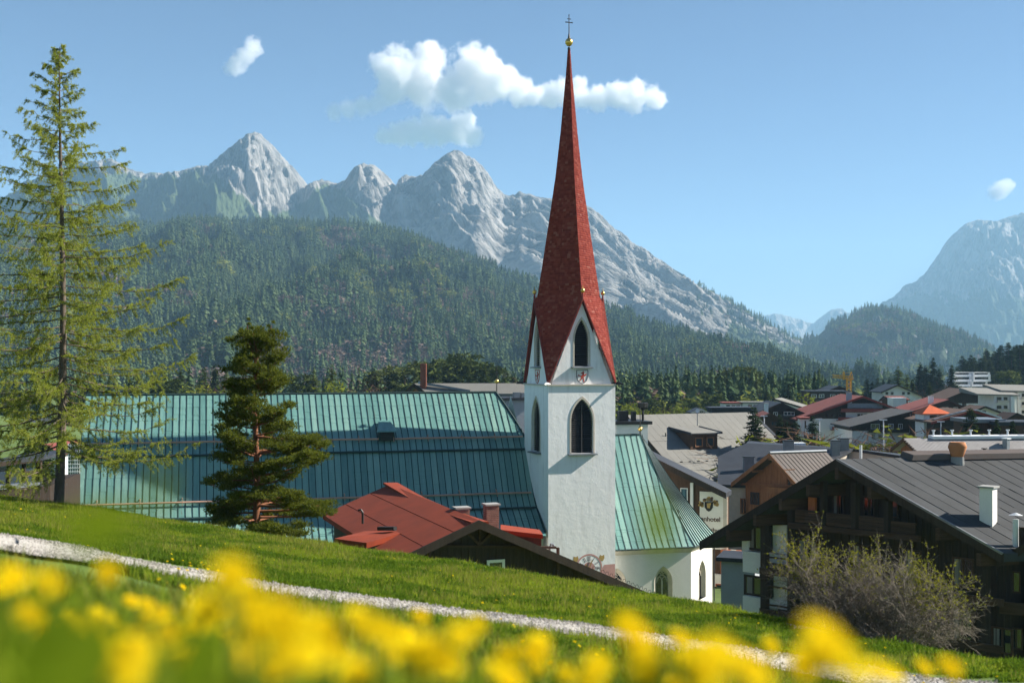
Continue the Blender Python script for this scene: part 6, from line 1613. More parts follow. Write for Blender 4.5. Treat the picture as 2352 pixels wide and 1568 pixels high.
for kc, px, top, base, Y in (('p', 20, 890, 960, 210), ('S', 48, 905, 975, 200), ('p', 210, 880, 940, 260), ('l', 250, 870, 930, 280), ('s', 300, 872, 935, 280), ('l', 350, 862, 930, 290), ('p', 385, 868, 930, 290), ('S', 415, 850, 925, 300), ('s', 72, 1008, 1062, 95), ('p', -30, 900, 980, 200), ('s', 100, 985, 1040, 130), ('l', 160, 875, 940, 270)):
    tree(kc, px, top, base, Y, '%s seen through the larch branches at the left' % {'p': 'olive pine', 'S': 'olive spruce', 's': 'dark spruce', 'l': 'pale larch'}[kc], 'trees behind the larch', 1.1)
# ------------------------------------------------------------------ the near trees
class Acc:
    def __init__(s): s.V = []; s.F = []
    def tube(s, P, r0, r1, n=3):
        P = np.asarray(P, float); b = len(s.V); k = len(P)
        for i in range(k):
            d = P[min(i + 1, k - 1)] - P[max(i - 1, 0)]; d = d / (np.linalg.norm(d) + 1e-9)
            u = np.cross(d, [0, 0, 1.] if abs(d[2]) < .9 else [1., 0, 0]); u /= np.linalg.norm(u); w = np.cross(u, d)
            r = r0 + (r1 - r0) * i / (k - 1)
            for j in range(n):
                a = 6.2832 * j / n; s.V.append(P[i] + (u * math.cos(a) + w * math.sin(a)) * r)
        for i in range(k - 1):
            for j in range(n):
                a0 = b + i * n + j; a1 = b + i * n + (j + 1) % n
                s.F.append((a0, a1, a1 + n)); s.F.append((a0, a1 + n, a0 + n))
    def tri(s, a, b, c):
        i = len(s.V); s.V += [a, b, c]; s.F.append((i, i + 1, i + 2))
    def mesh(s, name, mat, smooth=False): return np_mesh(name, np.array(s.V), np.array(s.F), [mat], smooth)
def needles(C, U, size, wid, rng):
    # one slim triangle per centre C pointing along U
    n = len(C); W_ = np.cross(U, rng.normal(size=(n, 3))); W_ /= np.linalg.norm(W_, axis=1)[:, None] + 1e-9
    V = np.stack([C - W_ * (wid)[:, None], C + W_ * (wid)[:, None], C + U * size[:, None]], 1).reshape(-1, 3)
    return V, np.arange(3 * n).reshape(-1, 3)
def unit(a): return a / (np.linalg.norm(a, axis=-1, keepdims=True) + 1e-9)
def bez(p0, p1, p2, p3, n):
    t = np.linspace(0, 1, n)[:, None]; return (1 - t) ** 3 * p0 + 3 * (1 - t) ** 2 * t * p1 + 3 * (1 - t) * t * t * p2 + t ** 3 * p3
M['larch'] = leafmat('fresh larch needles', (.19, .25, .024), (.38, .40, .08), .5, isl=True)
M['pineneedle'] = leafmat('near pine needles', (.065, .095, .013), (.19, .205, .036), .4, isl=True)
# -- larch
rng = np.random.default_rng(77)
LB = at(135, 1160, 46); LB.z = float(HZ(LB.x, LB.y)) - .1
lh = at(0, 110, 46).z - LB.z; kpx = 46 / FPX
la = thing('larch_tree', 'tall sparse larch with drooping branches and fresh green needles at the left', 'tree', LB)
def trunk_at(t): return np.array([(8 * t + 4 * math.sin(t * 5)) * kpx, .15 * math.sin(t * 4), lh * t])
tr = Acc(); tr.tube([trunk_at(t) for t in np.linspace(0, 1, 26)], .20, .012, 9); obj('trunk', tr.mesh('trunk', M['bark'], True), la)
br = Acc(); SEG = []
outline = lambda t: np.interp(t, [.05, .12, .22, .35, .5, .62, .72, .80, .88, .95, 1.0], [160, 295, 335, 310, 275, 205, 152, 118, 70, 36, 6]) * kpx
NBR = 150
for k in range(NBR):
    t = .06 + .935 * ((k + rng.random()) / NBR) ** .92
    p0 = trunk_at(t); a = k * 2.39996 + rng.normal() * .3; L = outline(t) * (.66 + .46 * rng.random())
    if t < .12 and rng.random() < .5: continue
    o = np.array([math.cos(a), math.sin(a), 0]); up = np.interp(t, [0, .3, .6, .85, 1], [-.18, -.12, .0, .18, .9])
    lift = np.interp(t, [0, .3, .7, 1], [.16, .16, .12, .05])
    p3 = p0 + o * L + np.array([0, 0, L * (up + lift)]); p1 = p0 + o * L * .3 + np.array([0, 0, L * up * .6]); p2 = p0 + o * L * .72 + np.array([0, 0, L * (up - .06)])
    P = bez(p0, p1, p2, p3, 9); P[1:-1] += rng.normal(size=(7, 3)) * .03
    br.tube(P, .014 + .022 * (1 - t) * L / 4, .005, 4)
    side = np.array([-o[1], o[0], 0])
    ns = int(10 + L * 11)
    for j in range(ns):
        f = .10 + .9 * rng.random(); i = min(7, int(f * 8)); q0 = P[i] + (P[i + 1] - P[i]) * (f * 8 - i)
        sg = rng.choice([-1, 1]); hang = rng.random() < .55
        l = (.22 + .55 * rng.random()) * (1.15 - .5 * f) * np.interp(t, [0, .6, 1], [1, .9, .35])
        d = (o * .5 + side * sg * (.35 if hang else .9) + np.array([0, 0, -1.1 if hang else .05 + .2 * rng.normal()])); d /= np.linalg.norm(d)
        q1 = q0 + d * l * .5 + np.array([0, 0, -.05 * l]); q2 = q0 + d * l + o * .1 * l + np.array([0, 0, .06 * l])
        br.tube([q0, q1, q2], .006, .002, 3)
        SEG.append((q0, q2, 15 + int(l * 62)))
obj('branches', br.mesh('branches', M['bark']), la)
rep = np.array([q[2] for q in SEG]); Q0 = np.repeat(np.array([q[0] for q in SEG]), rep, 0); Q2 = np.repeat(np.array([q[1] for q in SEG]), rep, 0)
g = rng.random(len(Q0))[:, None]; C = Q0 + (Q2 - Q0) * g + rng.normal(size=Q0.shape) * .024
C = np.repeat(C, 2, 0); n_ = len(C); sz = .020 + .024 * rng.random(n_)
V, F = needles(C, unit(rng.normal(size=(n_, 3)) + np.array([0, 0, .5])), sz * 1.6, sz * .30, rng)
obj('crown', np_mesh('crown', V, F, [M['larch']]), la)
# -- pine beside the meadow edge
rng = np.random.default_rng(5)
PB = at(577, 1232, 47); PB.z = float(HZ(PB.x, PB.y)) - .1; kpx = 47 / FPX
pn = thing('pine_tree', 'bushy olive green pine with reddish trunk standing before the copper roof', 'tree', PB)
ph = at(0, 735, 47).z - PB.z
def ptr(t): return np.array([(20 * t + 6 * math.sin(t * 6)) * kpx, .1 * math.sin(5 * t), ph * t])
tr = Acc(); tr.tube([ptr(t) for t in np.linspace(0, .93, 20)], .20, .03, 9)
tr.tube([ptr(.84), ptr(.9) + np.array([-.25, 0, 0]), ptr(.98) + np.array([-.45, 0, .05])], .05, .015, 5); tr.tube([ptr(.84), ptr(.92) + np.array([.35, 0, 0]), ptr(.97) + np.array([.55, 0, .1])], .05, .015, 5)
obj('trunk', tr.mesh('trunk', M['pinebark'], True), pn)
br = Acc(); nd = Acc()
PADS = []
def pad(c, o, L, dens):
    """a flat spray of needle tufts at the end of a branch"""
    PADS.append((c, o, L, dens))
def pads_mesh(name, mat):
    rep = np.array([q[3] for q in PADS]); c = np.repeat(np.array([q[0] for q in PADS]), rep, 0); o = np.repeat(np.array([q[1] for q in PADS]), rep, 0); L = np.repeat(np.array([q[2] for q in PADS]), rep)[:, None]
    u = rng.normal(size=c.shape) * np.array([.5, .5, .26]) * L; q = c + u
    out = unit(o * .5 + unit(u) * .4 + np.array([0, 0, .75]))
    q = np.repeat(q, 5, 0); e = unit(np.repeat(out, 5, 0) + rng.normal(size=(len(out) * 5, 3)) * .55); sz = .05 + .045 * rng.random(len(q))
    V, F = needles(q, e, sz * 1.5, np.full(len(q), .017), rng); PADS.clear()
    return np_mesh(name, V, F, [M[mat]])
lw_ = [(.06, 100, 210), (.15, 125, 200), (.24, 115, 225), (.33, 112, 185), (.42, 104, 178), (.5, 98, 170), (.58, 92, 128), (.66, 76, 98), (.74, 62, 82), (.79, 50, 68), (.86, 38, 58), (.92, 18, 30), (1.0, 6, 8)]
NB = 132
for k in range(NB):
    tier = int(13 * k / NB); t = .05 + .94 * (tier + .62 * rng.random() + .25 * rng.normal()) / 13; t = min(max(t, .04), .99); a = k * 2.39996 + rng.normal() * .35
    o = np.array([math.cos(a), math.sin(a), 0])
    wl_ = np.interp(t, [x[0] for x in lw_], [x[1] for x in lw_]); wr_ = np.interp(t, [x[0] for x in lw_], [x[2] for x in lw_])
    L = ((wl_ + wr_) / 2 + o[0] * (wr_ - wl_) / 2) * kpx * (.62 + .42 * rng.random())
    p0 = ptr(min(t, .93)); rise = np.interp(t, [0, .3, .7, 1], [-.08, .06, .3, .9]) + rng.normal() * .14
    if t > .84 and rng.random() < .35: continue
    if t > .9: p0 = ptr(.88) + np.array([(-.3 if rng.random() < .5 else .4), 0, (t - .88) * ph * .6])
    P = bez(p0, p0 + o * L * .35 + np.array([0, 0, L * rise * .2]), p0 + o * L * .7 + np.array([0, 0, L * rise * .5 - .08]), p0 + o * L + np.array([0, 0, L * rise + .06]), 7)
    br.tube(P, .012 + .016 * L, .008, 4)
    side = np.array([-o[1], o[0], 0])
    for j in range(int(4 + L * 4.6)):
        f = .42 + .6 * rng.random() ** .8; f = min(f, .999); i = min(5, int(f * 6)); q = P[i] + (P[i + 1] - P[i]) * (f * 6 - i)
        c = q + side * rng.normal() * .36 * (1.3 - f * .5) + np.array([0, 0, .05 + .05 * rng.random()])
        br.tube([q, (q + c) / 2 + np.array([0, 0, -.02]), c], .008, .004, 3); pad(c, o, .235, 36)
obj('branches', br.mesh('branches', M['pinebark']), pn)
for dx, zt in ((-.42, 0.0), (.60, -.12)):                  # two leaders
    for j in range(9):
        f = j / 8; c = ptr(.86) * (1 - f) + (ptr(1.0) + np.array([dx, 0, zt])) * f
        for _ in range(1 + int(3 * (1 - f))): pad(c + rng.normal(size=3) * np.array([.28, .28, .05]) * (1.05 - f), np.array([0, 0, .3]), .20 * (1.15 - f), 24)
obj('crown', pads_mesh('crown', 'pineneedle'), pn)
# low spreading bush at its foot
lb = at(660, 1250, 43); lb.z = float(HZ(lb.x, lb.y)) - .15
jb = thing('dwarf_pine', 'low spreading dwarf pine at the foot of the bushy pine', 'shrub', lb); br = Acc(); nd = Acc()
for k in range(34):
    c = np.array([rng.uniform(-1.2, 2.0), rng.uniform(-.7, .7), .12 + .35 * rng.random()]); br.tube([np.array([0, 0, 0]), c * .5 + np.array([0, 0, -.02]), c], .02, .008, 4); pad(c, np.array([0, 0, 0.]), .26, 34)
obj('branches', br.mesh('branches', M['pinebark']), jb); obj('crown', pads_mesh('crown', 'pineneedle'), jb)
# -- leafing bush in front of the timber hotel
rng = np.random.default_rng(21)
def make_bush(px, base, Y, label, seed, n, wide, tall, leafy):
    global rng
    rng = np.random.default_rng(seed)
    BB = at(px, base, Y); BB.z = float(HZ(BB.x, BB.y)) - .1
    bu = thing('twiggy_bush', label, 'bush', BB, 0, 'bushes before the timber hotel'); br = Acc(); lf = Acc()
    def sprout(p, d, L, r, depth):
        n_ = 5; P = [p]; q = p.copy(); dd = d.copy()
        for i in range(n_):
            dd = dd + rng.normal(size=3) * .11 + np.array([0, 0, -.015 if depth else .015]); dd /= np.linalg.norm(dd); q = q + dd * L / n_; P.append(q.copy())
        br.tube(P, r, r * .4, 3 if depth else 4)
        if depth < 3:
            for j in range((9, 7, 5)[depth]):
                f = .2 + .8 * rng.random(); i = min(n_ - 1, int(f * n_)); c = P[i] + (P[i + 1] - P[i]) * (f * n_ - i)
                e = dd + rng.normal(size=3) * .62; e[2] += .12; e /= np.linalg.norm(e); sprout(c, e, L * (.42 + .3 * rng.random()) * (.9 if depth else .75), max(.0032, r * .5), depth + 1)
        if depth >= 2:
            for j in range(5):
                c = P[-1] + (P[1] - P[-1]) * rng.random() * .9
                if rng.random() < leafy(c):
                    for _ in range(2):
                        u = rng.normal(size=3); u /= np.linalg.norm(u); w = np.cross(u, rng.normal(size=3)); w /= np.linalg.norm(w); s_ = .016 + .016 * rng.random(); lf.tri(c - w * s_ * .6, c + w * s_ * .6, c + u * s_ * 1.7)
    for k in range(n):
        a = rng.random() * 6.283; sp_ = rng.random(); x = rng.uniform(-1, 1) * wide; d = np.array([x * .75 + .3 * math.cos(a) * sp_, .5 * math.sin(a) * sp_, 1.0]); d /= np.linalg.norm(d)
        sprout(np.array([x * .35, rng.normal() * .15, 0]), d, tall(x) * (.7 + .35 * rng.random()), .014 + .008 * rng.random(), 0)
    obj('branches', br.mesh('branches', M['twig']), bu); obj('crown', lf.mesh('crown', M['bushleaf']), bu)
M['bushleaf'] = leafmat('bush leaves', (.15, .17, .015), (.32, .30, .03), .45, isl=True)
make_bush(1930, 1490, 27.0, 'left twiggy bush before the timber hotel, its tall shoots in small leaf', 21, 19, .7, lambda x: np.interp(x, [-.7, -.2, .7], [2.2, 1.9, 1.5]), lambda c: np.clip((c[2] - 1.3) * .35, 0, .5) + .01)
make_bush(2065, 1500, 26.0, 'right broad grey bush before the timber hotel, yellow green on its right crown', 33, 22, .85, lambda x: np.interp(x, [-.8, .1, .85], [1.6, 1.9, 1.7]), lambda c: np.clip((c[2] - 1.1) * .35, 0, .5) * (1 if c[0] > .1 else .1) + .005)
# dark clipped hedge in the lane
hb = thing('dark_hedge', 'dark green hedge in the lane between choir and timber hotel', 'hedge', at(1672, 1430, 88)); nd = Acc()
for k in range(2600):
    c = np.array([rng.uniform(-1.3, 1.1), rng.uniform(-.5, .5), rng.uniform(-.9, .95)]); q = rng.normal(size=(2, 3)) * .07; nd.tri(c, c + q[0], c + q[1])
obj('foliage', nd.mesh('foliage', M['spruce']), hb)
# low wall along the edge of the meadow
wl_ = thing('coping_wall', 'low grey concrete coping wall along the lower meadow edge', 'wall', at(1570, 1408, 29))
pts = [at(1540, 1397, 30), at(1620, 1411, 28.6), at(1720, 1428, 27.4), at(1850, 1452, 26), at(1960, 1482, 25)]
for a, b in zip(pts, pts[1:]):
    a2, b2 = a - wl_.location, b - wl_.location
    m = MB(); m.bar(tuple(a2 - Vector((0, 0, .5))), tuple(b2 - Vector((0, 0, .5))), .25, 1.0); m.build('wall_block', M['concrete'], wl_)
    m = MB(); m.bar(tuple(a2 + Vector((0, 0, .04))), tuple(b2 + Vector((0, 0, .04))), .42, .09); m.build('coping', M['lead'], wl_)

# ------------------------------------------------------------------ grass, gravel and flowers
M['grassA'] = leafmat('meadow grass', (.13, .21, .012), (.28, .34, .03), .5)
M['grassB'] = leafmat('dry grass', (.17, .20, .03), (.27, .26, .06), .45)
def tuft(seed, n, h, lean=.35, wd=.006):
    r = np.random.default_rng(seed); a = Acc()
    for k in range(n):
        p = np.array([r.normal() * .05, r.normal() * .05, -.02]); g = r.random() * 6.283; l = h * (.5 + .7 * r.random()); d = np.array([math.cos(g), math.sin(g), 0]) * lean * (.3 + r.random()); w = np.array([-math.sin(g), math.cos(g), 0]) * wd * (.7 + .6 * r.random())
        m1 = p + np.array([0, 0, l * .55]) + d * l * .3; e = p + np.array([0, 0, l * .92]) + d * l
        i = len(a.V); a.V += [p - w, p + w, m1 + w * .8, m1 - w * .8, e]; a.F += [(i, i + 1, i + 2), (i, i + 2, i + 3), (i + 3, i + 2, i + 4)]
    return a.V, a.F
TUFT = [np_mesh('tuft', np.array(v), np.array(f), [M['grassA']]) for v, f in (tuft(1, 18, .075), tuft(2, 18, .095), tuft(3, 16, .12, .25), tuft(4, 22, .06, .5, .008))]
M['grassC'] = leafmat('dark grass', (.075, .14, .012), (.14, .22, .02), .45)
TUFT += [np_mesh('tuft', np.array(v), np.array(f), [M['grassB']]) for v, f in (tuft(9, 7, .19, .18, .004),)]
TUFT += [np_mesh('tuft', np.array(v), np.array(f), [M['grassC']]) for v, f in (tuft(12, 20, .13, .45, .008), tuft(13, 18, .10, .6, .012))]
def meadow_points(n, y0, y1, seed, smax=.56):
    r = np.random.default_rng(seed)
    y = np.sqrt(r.random(n) * (y1 * y1 - y0 * y0) + y0 * y0); s = r.uniform(-smax, smax, n); x = s * y + (r.random(n) - .5) * .4
    return x, y, r
def plant(name, n, y0, y1, seed, label, big=1.0, dry=.13):
    x, y, r = meadow_points(n, y0, y1, seed)
    Yc, _ = crest(x / y); ok = (y < Yc + 2.5) & ~on_path(x, y, .03); x, y = x[ok], y[ok]; m = len(x)
    z = HZ(x, y); pt = fbm(x / 1.6, y / 1.6, 3, 3); idx = np.where(r.random(m) < dry * (.4 + 1.2 * pt), 4, np.minimum(3, (r.random(m) * 4).astype(int)))
    p2 = fbm(x / .7 + 30, y / .7, 3, 23) * .5 + fbm(x / 3.5 + 9, y / 3.5, 2, 29) * .5; idx = np.where(p2 + (r.random(m) - .5) * .12 > .56, 5 + (r.random(m) > .5), idx)
    sc = big * (.35 + 1.35 * pt) * (.75 + .5 * r.random(m))
    rot = np.stack([r.normal(size=m) * .12, r.normal(size=m) * .12, r.random(m) * 6.283], 1)
    scatter(name, np.stack([x, y, z], 1), rot, np.stack([sc * 1.2, sc * 1.2, sc], 1), idx, TUFT, label, 'grass')
plant('meadow_grass', 230000, 4, 50, 2, 'green spring grass covering the sloping meadow', 1.0)
plant('near_grass', 16000, .7, 4.3, 4, 'blurred green grass right in front of the lens', .8, 0)
# gravel
r = np.random.default_rng(8); nst = 26000; kk = r.integers(0, len(far), nst); ff = r.random(nst)
gp2 = far[kk] * (1 - ff)[:, None] + nearp[kk] * ff[:, None] + r.normal(size=(nst, 2)) * .06
def pebble(seed):
    bm = bmesh.new(); bmesh.ops.create_icosphere(bm, subdivisions=1, radius=.5); q = random.Random(seed)
    for v in bm.verts: v.co *= q.uniform(.7, 1.15)
    me = bpy.data.meshes.new('pebble'); bm.to_mesh(me); bm.free(); me.materials.append(M['pebble']); return me
t = NT('pebbles'); M['pebble'] = t.surf(t.ramp(t.n('ShaderNodeObjectInfo').outputs['Random'], [(0, (.17, .155, .135)), (1, (.40, .38, .35))]), .95)
sc = .018 + .035 * r.random(nst) ** 2
scatter('path_gravel', np.stack([gp2[:, 0], gp2[:, 1], HZ(gp2[:, 0], gp2[:, 1]) + .066], 1), r.random((nst, 3)) * 6.28, np.stack([sc * 1.3, sc, sc * .7], 1), r.integers(0, 3, nst), [pebble(k) for k in range(3)], 'loose pale gravel lying on the path', 'gravel')
# dandelions
M['dandelion'] = leafmat('dandelion yellow', (.88, .68, .010), (.92, .76, .02), .4)
M['stalk'] = leafmat('dandelion stalk', (.16, .24, .04), (.22, .30, .06), .4)
def dandelion_head(seed):
    r = np.random.default_rng(seed); a = Acc()
    for ringn, rad, up in ((16, 1.0, .18), (14, .78, .34), (11, .52, .46), (7, .26, .54)):
        for k in range(ringn):
            g = 6.283 * (k + r.random() * .5) / ringn; d = np.array([math.cos(g), math.sin(g), 0]); s = np.array([-d[1], d[0], 0]); rr = rad * (.85 + .3 * r.random()) * .5; u = up * .5 + r.normal() * .02
            i = len(a.V); w = .085; a.V += [d * .05 - s * w * .5 + np.array([0, 0, .02]), d * .05 + s * w * .5 + np.array([0, 0, .02]), d * rr + s * w + np.array([0, 0, u]), d * rr - s * w + np.array([0, 0, u])]; a.F += [(i, i + 1, i + 2), (i, i + 2, i + 3)]
    return a.mesh('flower_head', M['dandelion'])
HEADS = [dandelion_head(k) for k in range(3)]
st_ = MB(); st_.tube([(0, 0, 0), (.02, .01, .5), (0, 0, 1)], [.012, .010, .009], 5); STALK = st_.mesh('stalk', M['stalk'])
rd = random.Random(4)
def dandelion(x, y, z, label, group, d=.042, face=False):
    zg = float(HZ(x, y)) - .01; h = max(.03, z - zg)
    o = thing('dandelion', label, 'flower', (x, y, zg), 0 if face else rd.random() * 6.28, group)
    s_ = obj('stalk', STALK, o); s_.scale = (.3, .3, h)
    f = obj('flower_head', HEADS[rd.randrange(3)], o, (0, 0, h - .004)); f.scale = (d, d, d); f.rotation_euler = (rd.uniform(.3, .9) if face else rd.uniform(-.9, .3), rd.uniform(-.1, .6) if face else rd.uniform(-.5, .5), 0)
blur = [(30, 1322, 1.5), (112, 1332, 1.6), (128, 1352, 1.7), (248, 1312, 1.7), (8, 1345, 2.0), (62, 1408, 1.5), (88, 1428, 1.9), (195, 1425, 1.4), (225, 1405, 2.3), (210, 1445, 1.3), (478, 1392, 1.3), (462, 1410, 1.5), (535, 1312, 1.15), (520, 1335, 1.4), (560, 1350, 1.3), (575, 1380, 1.2), (640, 1400, 1.15), (690, 1425, 1.2), (600, 1430, 1.1), (660, 1450, 1.05),
        (740, 1440, 1.25), (840, 1428, 1.25), (822, 1412, 1.6), (870, 1450, 1.4), (335, 1385, 2.6), (300, 1378, 3.0), (370, 1405, 2.2), (345, 1412, 1.9), (250, 1490, 1.1), (285, 1512, 1.0), (310, 1480, 1.2), (230, 1470, 1.4), (270, 1540, 1.0), (420, 1500, 1.4), (130, 1470, 2.2), (975, 1478, 1.2), (1000, 1500, 1.1), (965, 1520, 1.2), (1030, 1520, 1.4), (700, 1500, 1.1),
        (760, 1490, 1.3), (650, 1520, 1.0), (560, 1500, 1.5), (820, 1540, 1.2), (1225, 1495, 1.4), (1240, 1470, 2.0), (1140, 1535, 1.8), (1170, 1555, 1.5), (1455, 1452, 1.2), (1475, 1500, 1.2), (1440, 1430, 1.5), (1490, 1540, 1.1), (1590, 1500, 1.1), (1620, 1520, 1.0), (1650, 1490, 1.2), (1690, 1515, 1.1), (1730, 1540, 1.1), (1600, 1550, 1.0), (1560, 1460, 2.2),
        (1885, 1450, 1.05), (1905, 1480, 1.0), (1930, 1500, 1.1), (1870, 1500, 1.2), (1840, 1530, 1.5), (1770, 1480, 2.4), (1960, 1530, 1.3), (2050, 1545, 2.0), (2120, 1530, 2.4), (180, 1500, 1.7), (60, 1480, 1.9), (440, 1440, 2.4), (525, 1455, 2.6), (900, 1495, 1.9), (930, 1450, 2.6), (1300, 1545, 2.0), (1380, 1530, 2.4)]
for px, py, Y in blur + [(rd.uniform(-20, 1100), rd.uniform(1400, 1565), rd.uniform(1.5, 3.0)) for _ in range(34)] + [(rd.uniform(1100, 2200), rd.uniform(1500, 1570), rd.uniform(1.5, 3.0)) for _ in range(12)]:
    Y = Y * 1.12 + .08; p = at(px, py, Y); dandelion(p.x, p.y, p.z, 'blurred yellow dandelion close to the lens in the meadow', 'blurred dandelions in the foreground', .046, True)
clump = [(396, 1293), (420, 1296), (436, 1302), (437, 1310), (463, 1300), (467, 1307), (480, 1310), (496, 1305), (453, 1318), (477, 1318), (500, 1320), (385, 1300), (410, 1318), (430, 1322)]
for px, py in clump:
    x, y = hit(px, py + 9); p = at(px, py, y); dandelion(x, y, float(HZ(x, y)) + .15, 'yellow dandelion in the clump just above the path', 'dandelion clump above the path', .052)
for px, py in ((226, 1198), (228, 1232), (365, 1352), (385, 1372), (420, 1395), (455, 1412), (462, 1430), (440, 1402), (1040, 1330), (1085, 1400), (1140, 1385), (1142, 1420), (1150, 1440), (1180, 1450), (1200, 1500), (1320, 1488), (1330, 1500), (1370, 1530), (1405, 1555), (1265, 1565), (1688, 1428), (1742, 1440), (1250, 1480), (1345, 1478), (1108, 1395), (640, 1260), (900, 1330), (1030, 1345), (1180, 1372), (1290, 1430), (1500, 1490), (1120, 1332), (1385, 1505), (20, 1178), (48, 1172), (60, 1180), (75, 1176), (35, 1186), (150, 1190), (182, 1195), (380, 1205), (430, 1250), (555, 1255)):
    x, y = hit(px, py + 7); dandelion(x, y, float(HZ(x, y)) + .12 + rd.random() * .06, 'single yellow dandelion standing in the sunny grass', 'scattered dandelions in the meadow', .046)
for k in range(75):
    px = rd.uniform(-20, 2300); cy_ = float(np.interp(px, CRX, CRY)); py = cy_ + 6 + rd.random() ** 1.3 * 90
    x, y = hit(px, py); dandelion(x, y, float(HZ(x, y)) + .10 + rd.random() * .08, 'single yellow dandelion standing in the sunny grass', 'scattered dandelions in the meadow', .040)
# tall stalks and leaves so near the lens that they melt into soft green veils
M['veil'] = leafmat('near leaf', (.14, .22, .010), (.20, .28, .015), .5)
def near_leaf(px, py, Y, w, h, label, mat='veil'):
    p = at(px, py, Y); zg = float(HZ(p.x, Y)) - .02; o = thing('meadow_plant', label, 'plant', (p.x, Y, zg), 0, 'plants right before the lens')
    a = Acc(); H_ = p.z - zg; a.tube([np.array([0, 0, 0]), np.array([.01, 0, H_ * .5]), np.array([0, 0, H_ - h * .5])], .0022, .0015, 4); obj('stalk', a.mesh('stalk', M['stalk']), o)
    m = MB(); n = 6
    for k in range(n):
        f0, f1 = k / n, (k + 1) / n; w0 = w * math.sin(math.pi * min(1, f0 * .9 + .08)); w1 = w * math.sin(math.pi * min(1, f1 * .9 + .08)); z0 = H_ - h * .5 + h * f0; z1 = H_ - h * .5 + h * f1; y0 = h * 1.3 * f0; y1 = h * 1.3 * f1
        m.poly([(-w0 / 2, y0, z0), (w0 / 2, y0, z0), (w1 / 2, y1, z1), (-w1 / 2, y1, z1)])
    m.build('leaf', M[mat], o)
near_leaf(222, 1212, .85, .040, .030, 'leaf very close to the lens, soft green blur over the path at left'); near_leaf(150, 1222, .80, .016, .034, 'pale leaf close to the lens left of the soft green blur')
near_leaf(1520, 1205, 1.05, .026, .050, 'grass head melting into a green veil over the choir roof'); near_leaf(60, 1520, .8, .05, .06, 'broad leaf in soft focus in the lower left corner'); near_leaf(150, 1545, .75, .05, .05, 'second broad leaf in soft focus in the lower left corner'); near_leaf(430, 1540, .9, .04, .05, 'broad leaf in soft focus among the dandelions')
near_leaf(330, 1150, .75, .012, .040, 'thin leaf close to the lens in front of the larch foot')
HAZE = .88e-4
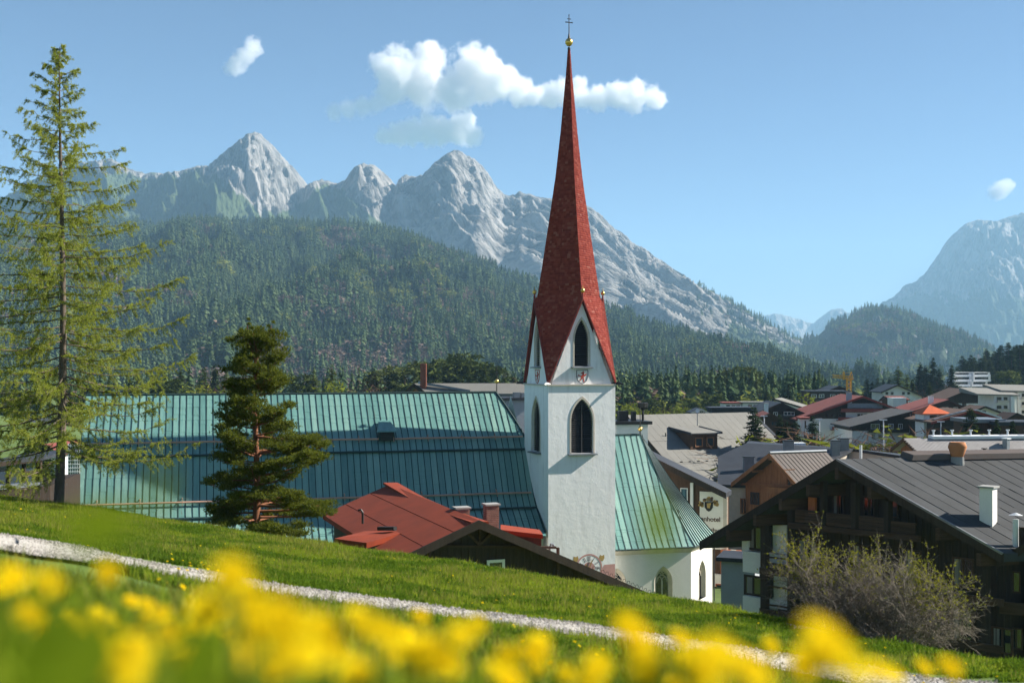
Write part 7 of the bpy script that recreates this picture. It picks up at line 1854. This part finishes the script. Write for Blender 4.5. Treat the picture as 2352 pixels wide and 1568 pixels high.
# ------------------------------------------------------------------ clouds
def cloud(name, label, blobs, Y, dens=.02, thr=.36, nsc=1.0):
    """blobs: picture point and radius; a closed body filled with billowing vapour"""
    k = Y / FPX
    rng = random.Random(name + label)
    C = [(at(px, py, Y + rng.uniform(-.6, .6) * r * k), r * k) for px, py, r in blobs]
    c0 = sum((c for c, r in C), Vector()) / len(C)
    bm = bmesh.new()
    for c, r in C:
        bmesh.ops.create_icosphere(bm, subdivisions=2, radius=r * 1.3, matrix=Matrix.Translation(c - c0))
    me = bpy.data.meshes.new(name); bm.to_mesh(me); bm.free()
    o = obj(name, me); o.location = c0
    md = o.modifiers.new('skin', 'REMESH'); md.mode = 'VOXEL'; md.voxel_size = min(r for c, r in C) * .22
    t = NT('cloud vapour')
    tc = t.n('ShaderNodeTexCoord')
    rmean = sum(r for c, r in C) / len(C)
    nz = t.n('ShaderNodeTexNoise'); nz.inputs['Scale'].default_value = nsc * 1.25 / rmean; nz.inputs['Detail'].default_value = 8; nz.inputs['Roughness'].default_value = .62
    t.l(tc.outputs['Object'], nz.inputs['Vector'])
    acc = None
    for c, r in C:
        sb = t.n('ShaderNodeVectorMath', operation='DISTANCE'); sb.inputs[1].default_value = c - c0
        t.l(tc.outputs['Object'], sb.inputs[0])
        d = t.math('SUBTRACT', 1.0, t.math('DIVIDE', sb.outputs['Value'], r * 1.06))
        acc = d if acc is None else t.n('ShaderNodeMath', operation='SMOOTH_MAX') if False else t.math('MAXIMUM', acc, d)
    f = t.math('ADD', acc, t.math('MULTIPLY', t.math('SUBTRACT', nz.outputs[0], .5), 1.7))
    f = t.math('MULTIPLY', t.math('SUBTRACT', f, thr - .25), 2.6, True)
    f = t.math('MULTIPLY', f, dens)
    pv = t.n('ShaderNodeVolumePrincipled')
    pv.inputs['Color'].default_value = (1, 1, 1, 1); pv.inputs['Anisotropy'].default_value = .0
    t.l(f, pv.inputs['Density']); t.l(pv.outputs[0], t.out.inputs['Volume'])
    me.materials.append(t.m)
    return tag(o, label, 'cloud', 'fair weather clouds')
cloud('cloud', 'largest white cumulus cloud, between the peaks and the top of the spire',
      [(912, 168, 62), (985, 132, 46), (965, 190, 64), (900, 210, 44), (1090, 160, 62), (1050, 205, 58), (1130, 150, 34), (1150, 190, 48), (1195, 208, 38), (1110, 212, 38), (1228, 220, 26), (1020, 210, 40)], 9000)
cloud('cloud', 'flat white cloud passing directly behind the tip of the spire',
      [(1262, 222, 34), (1290, 212, 38), (1330, 195, 24), (1335, 222, 34), (1375, 224, 34), (1415, 220, 36), (1455, 220, 42), (1500, 226, 33)], 9100)
cloud('cloud', 'thin wispy cloud at the lower left edge of the largest cloud', [(768, 258, 24), (800, 250, 27), (835, 244, 30), (864, 240, 26)], 9000, .012)
cloud('cloud', 'low white cloud just above the rounded middle peak', [(885, 314, 26), (915, 308, 32), (950, 302, 35), (985, 298, 38), (1020, 300, 38), (1055, 296, 42), (1085, 310, 28), (1068, 278, 28), (985, 276, 24)], 9000, .03)
cloud('cloud', 'small lone cloud high above the sharp left peak', [(580, 110, 27), (562, 128, 28), (545, 146, 27), (532, 156, 22)], 9000, .012)
cloud('cloud', 'little white cloud at the far right above the hazy mountain', [(2288, 441, 22), (2303, 432, 24), (2314, 424, 18)], 15000, .010)
# ------------------------------------------------------------------ the air of the valley
bm = bmesh.new()
bmesh.ops.create_cube(bm, size=1)
me = bpy.data.meshes.new('haze'); bm.to_mesh(me); bm.free()
hz = tag(obj('haze', me), 'pale blue haze filling the valley air', 'haze', kind='stuff')
hz.scale = (16000, 13000, 1308); hz.location = (1000, 6000, 1240 - 654)
t = NT('valley haze')
pv = t.n('ShaderNodeVolumePrincipled')
pv.inputs['Color'].default_value = (.42, .72, 1.0, 1); pv.inputs['Density'].default_value = HAZE
pv.inputs['Anisotropy'].default_value = 0.0
t.l(pv.outputs[0], t.out.inputs['Volume'])
me.materials.append(t.m)
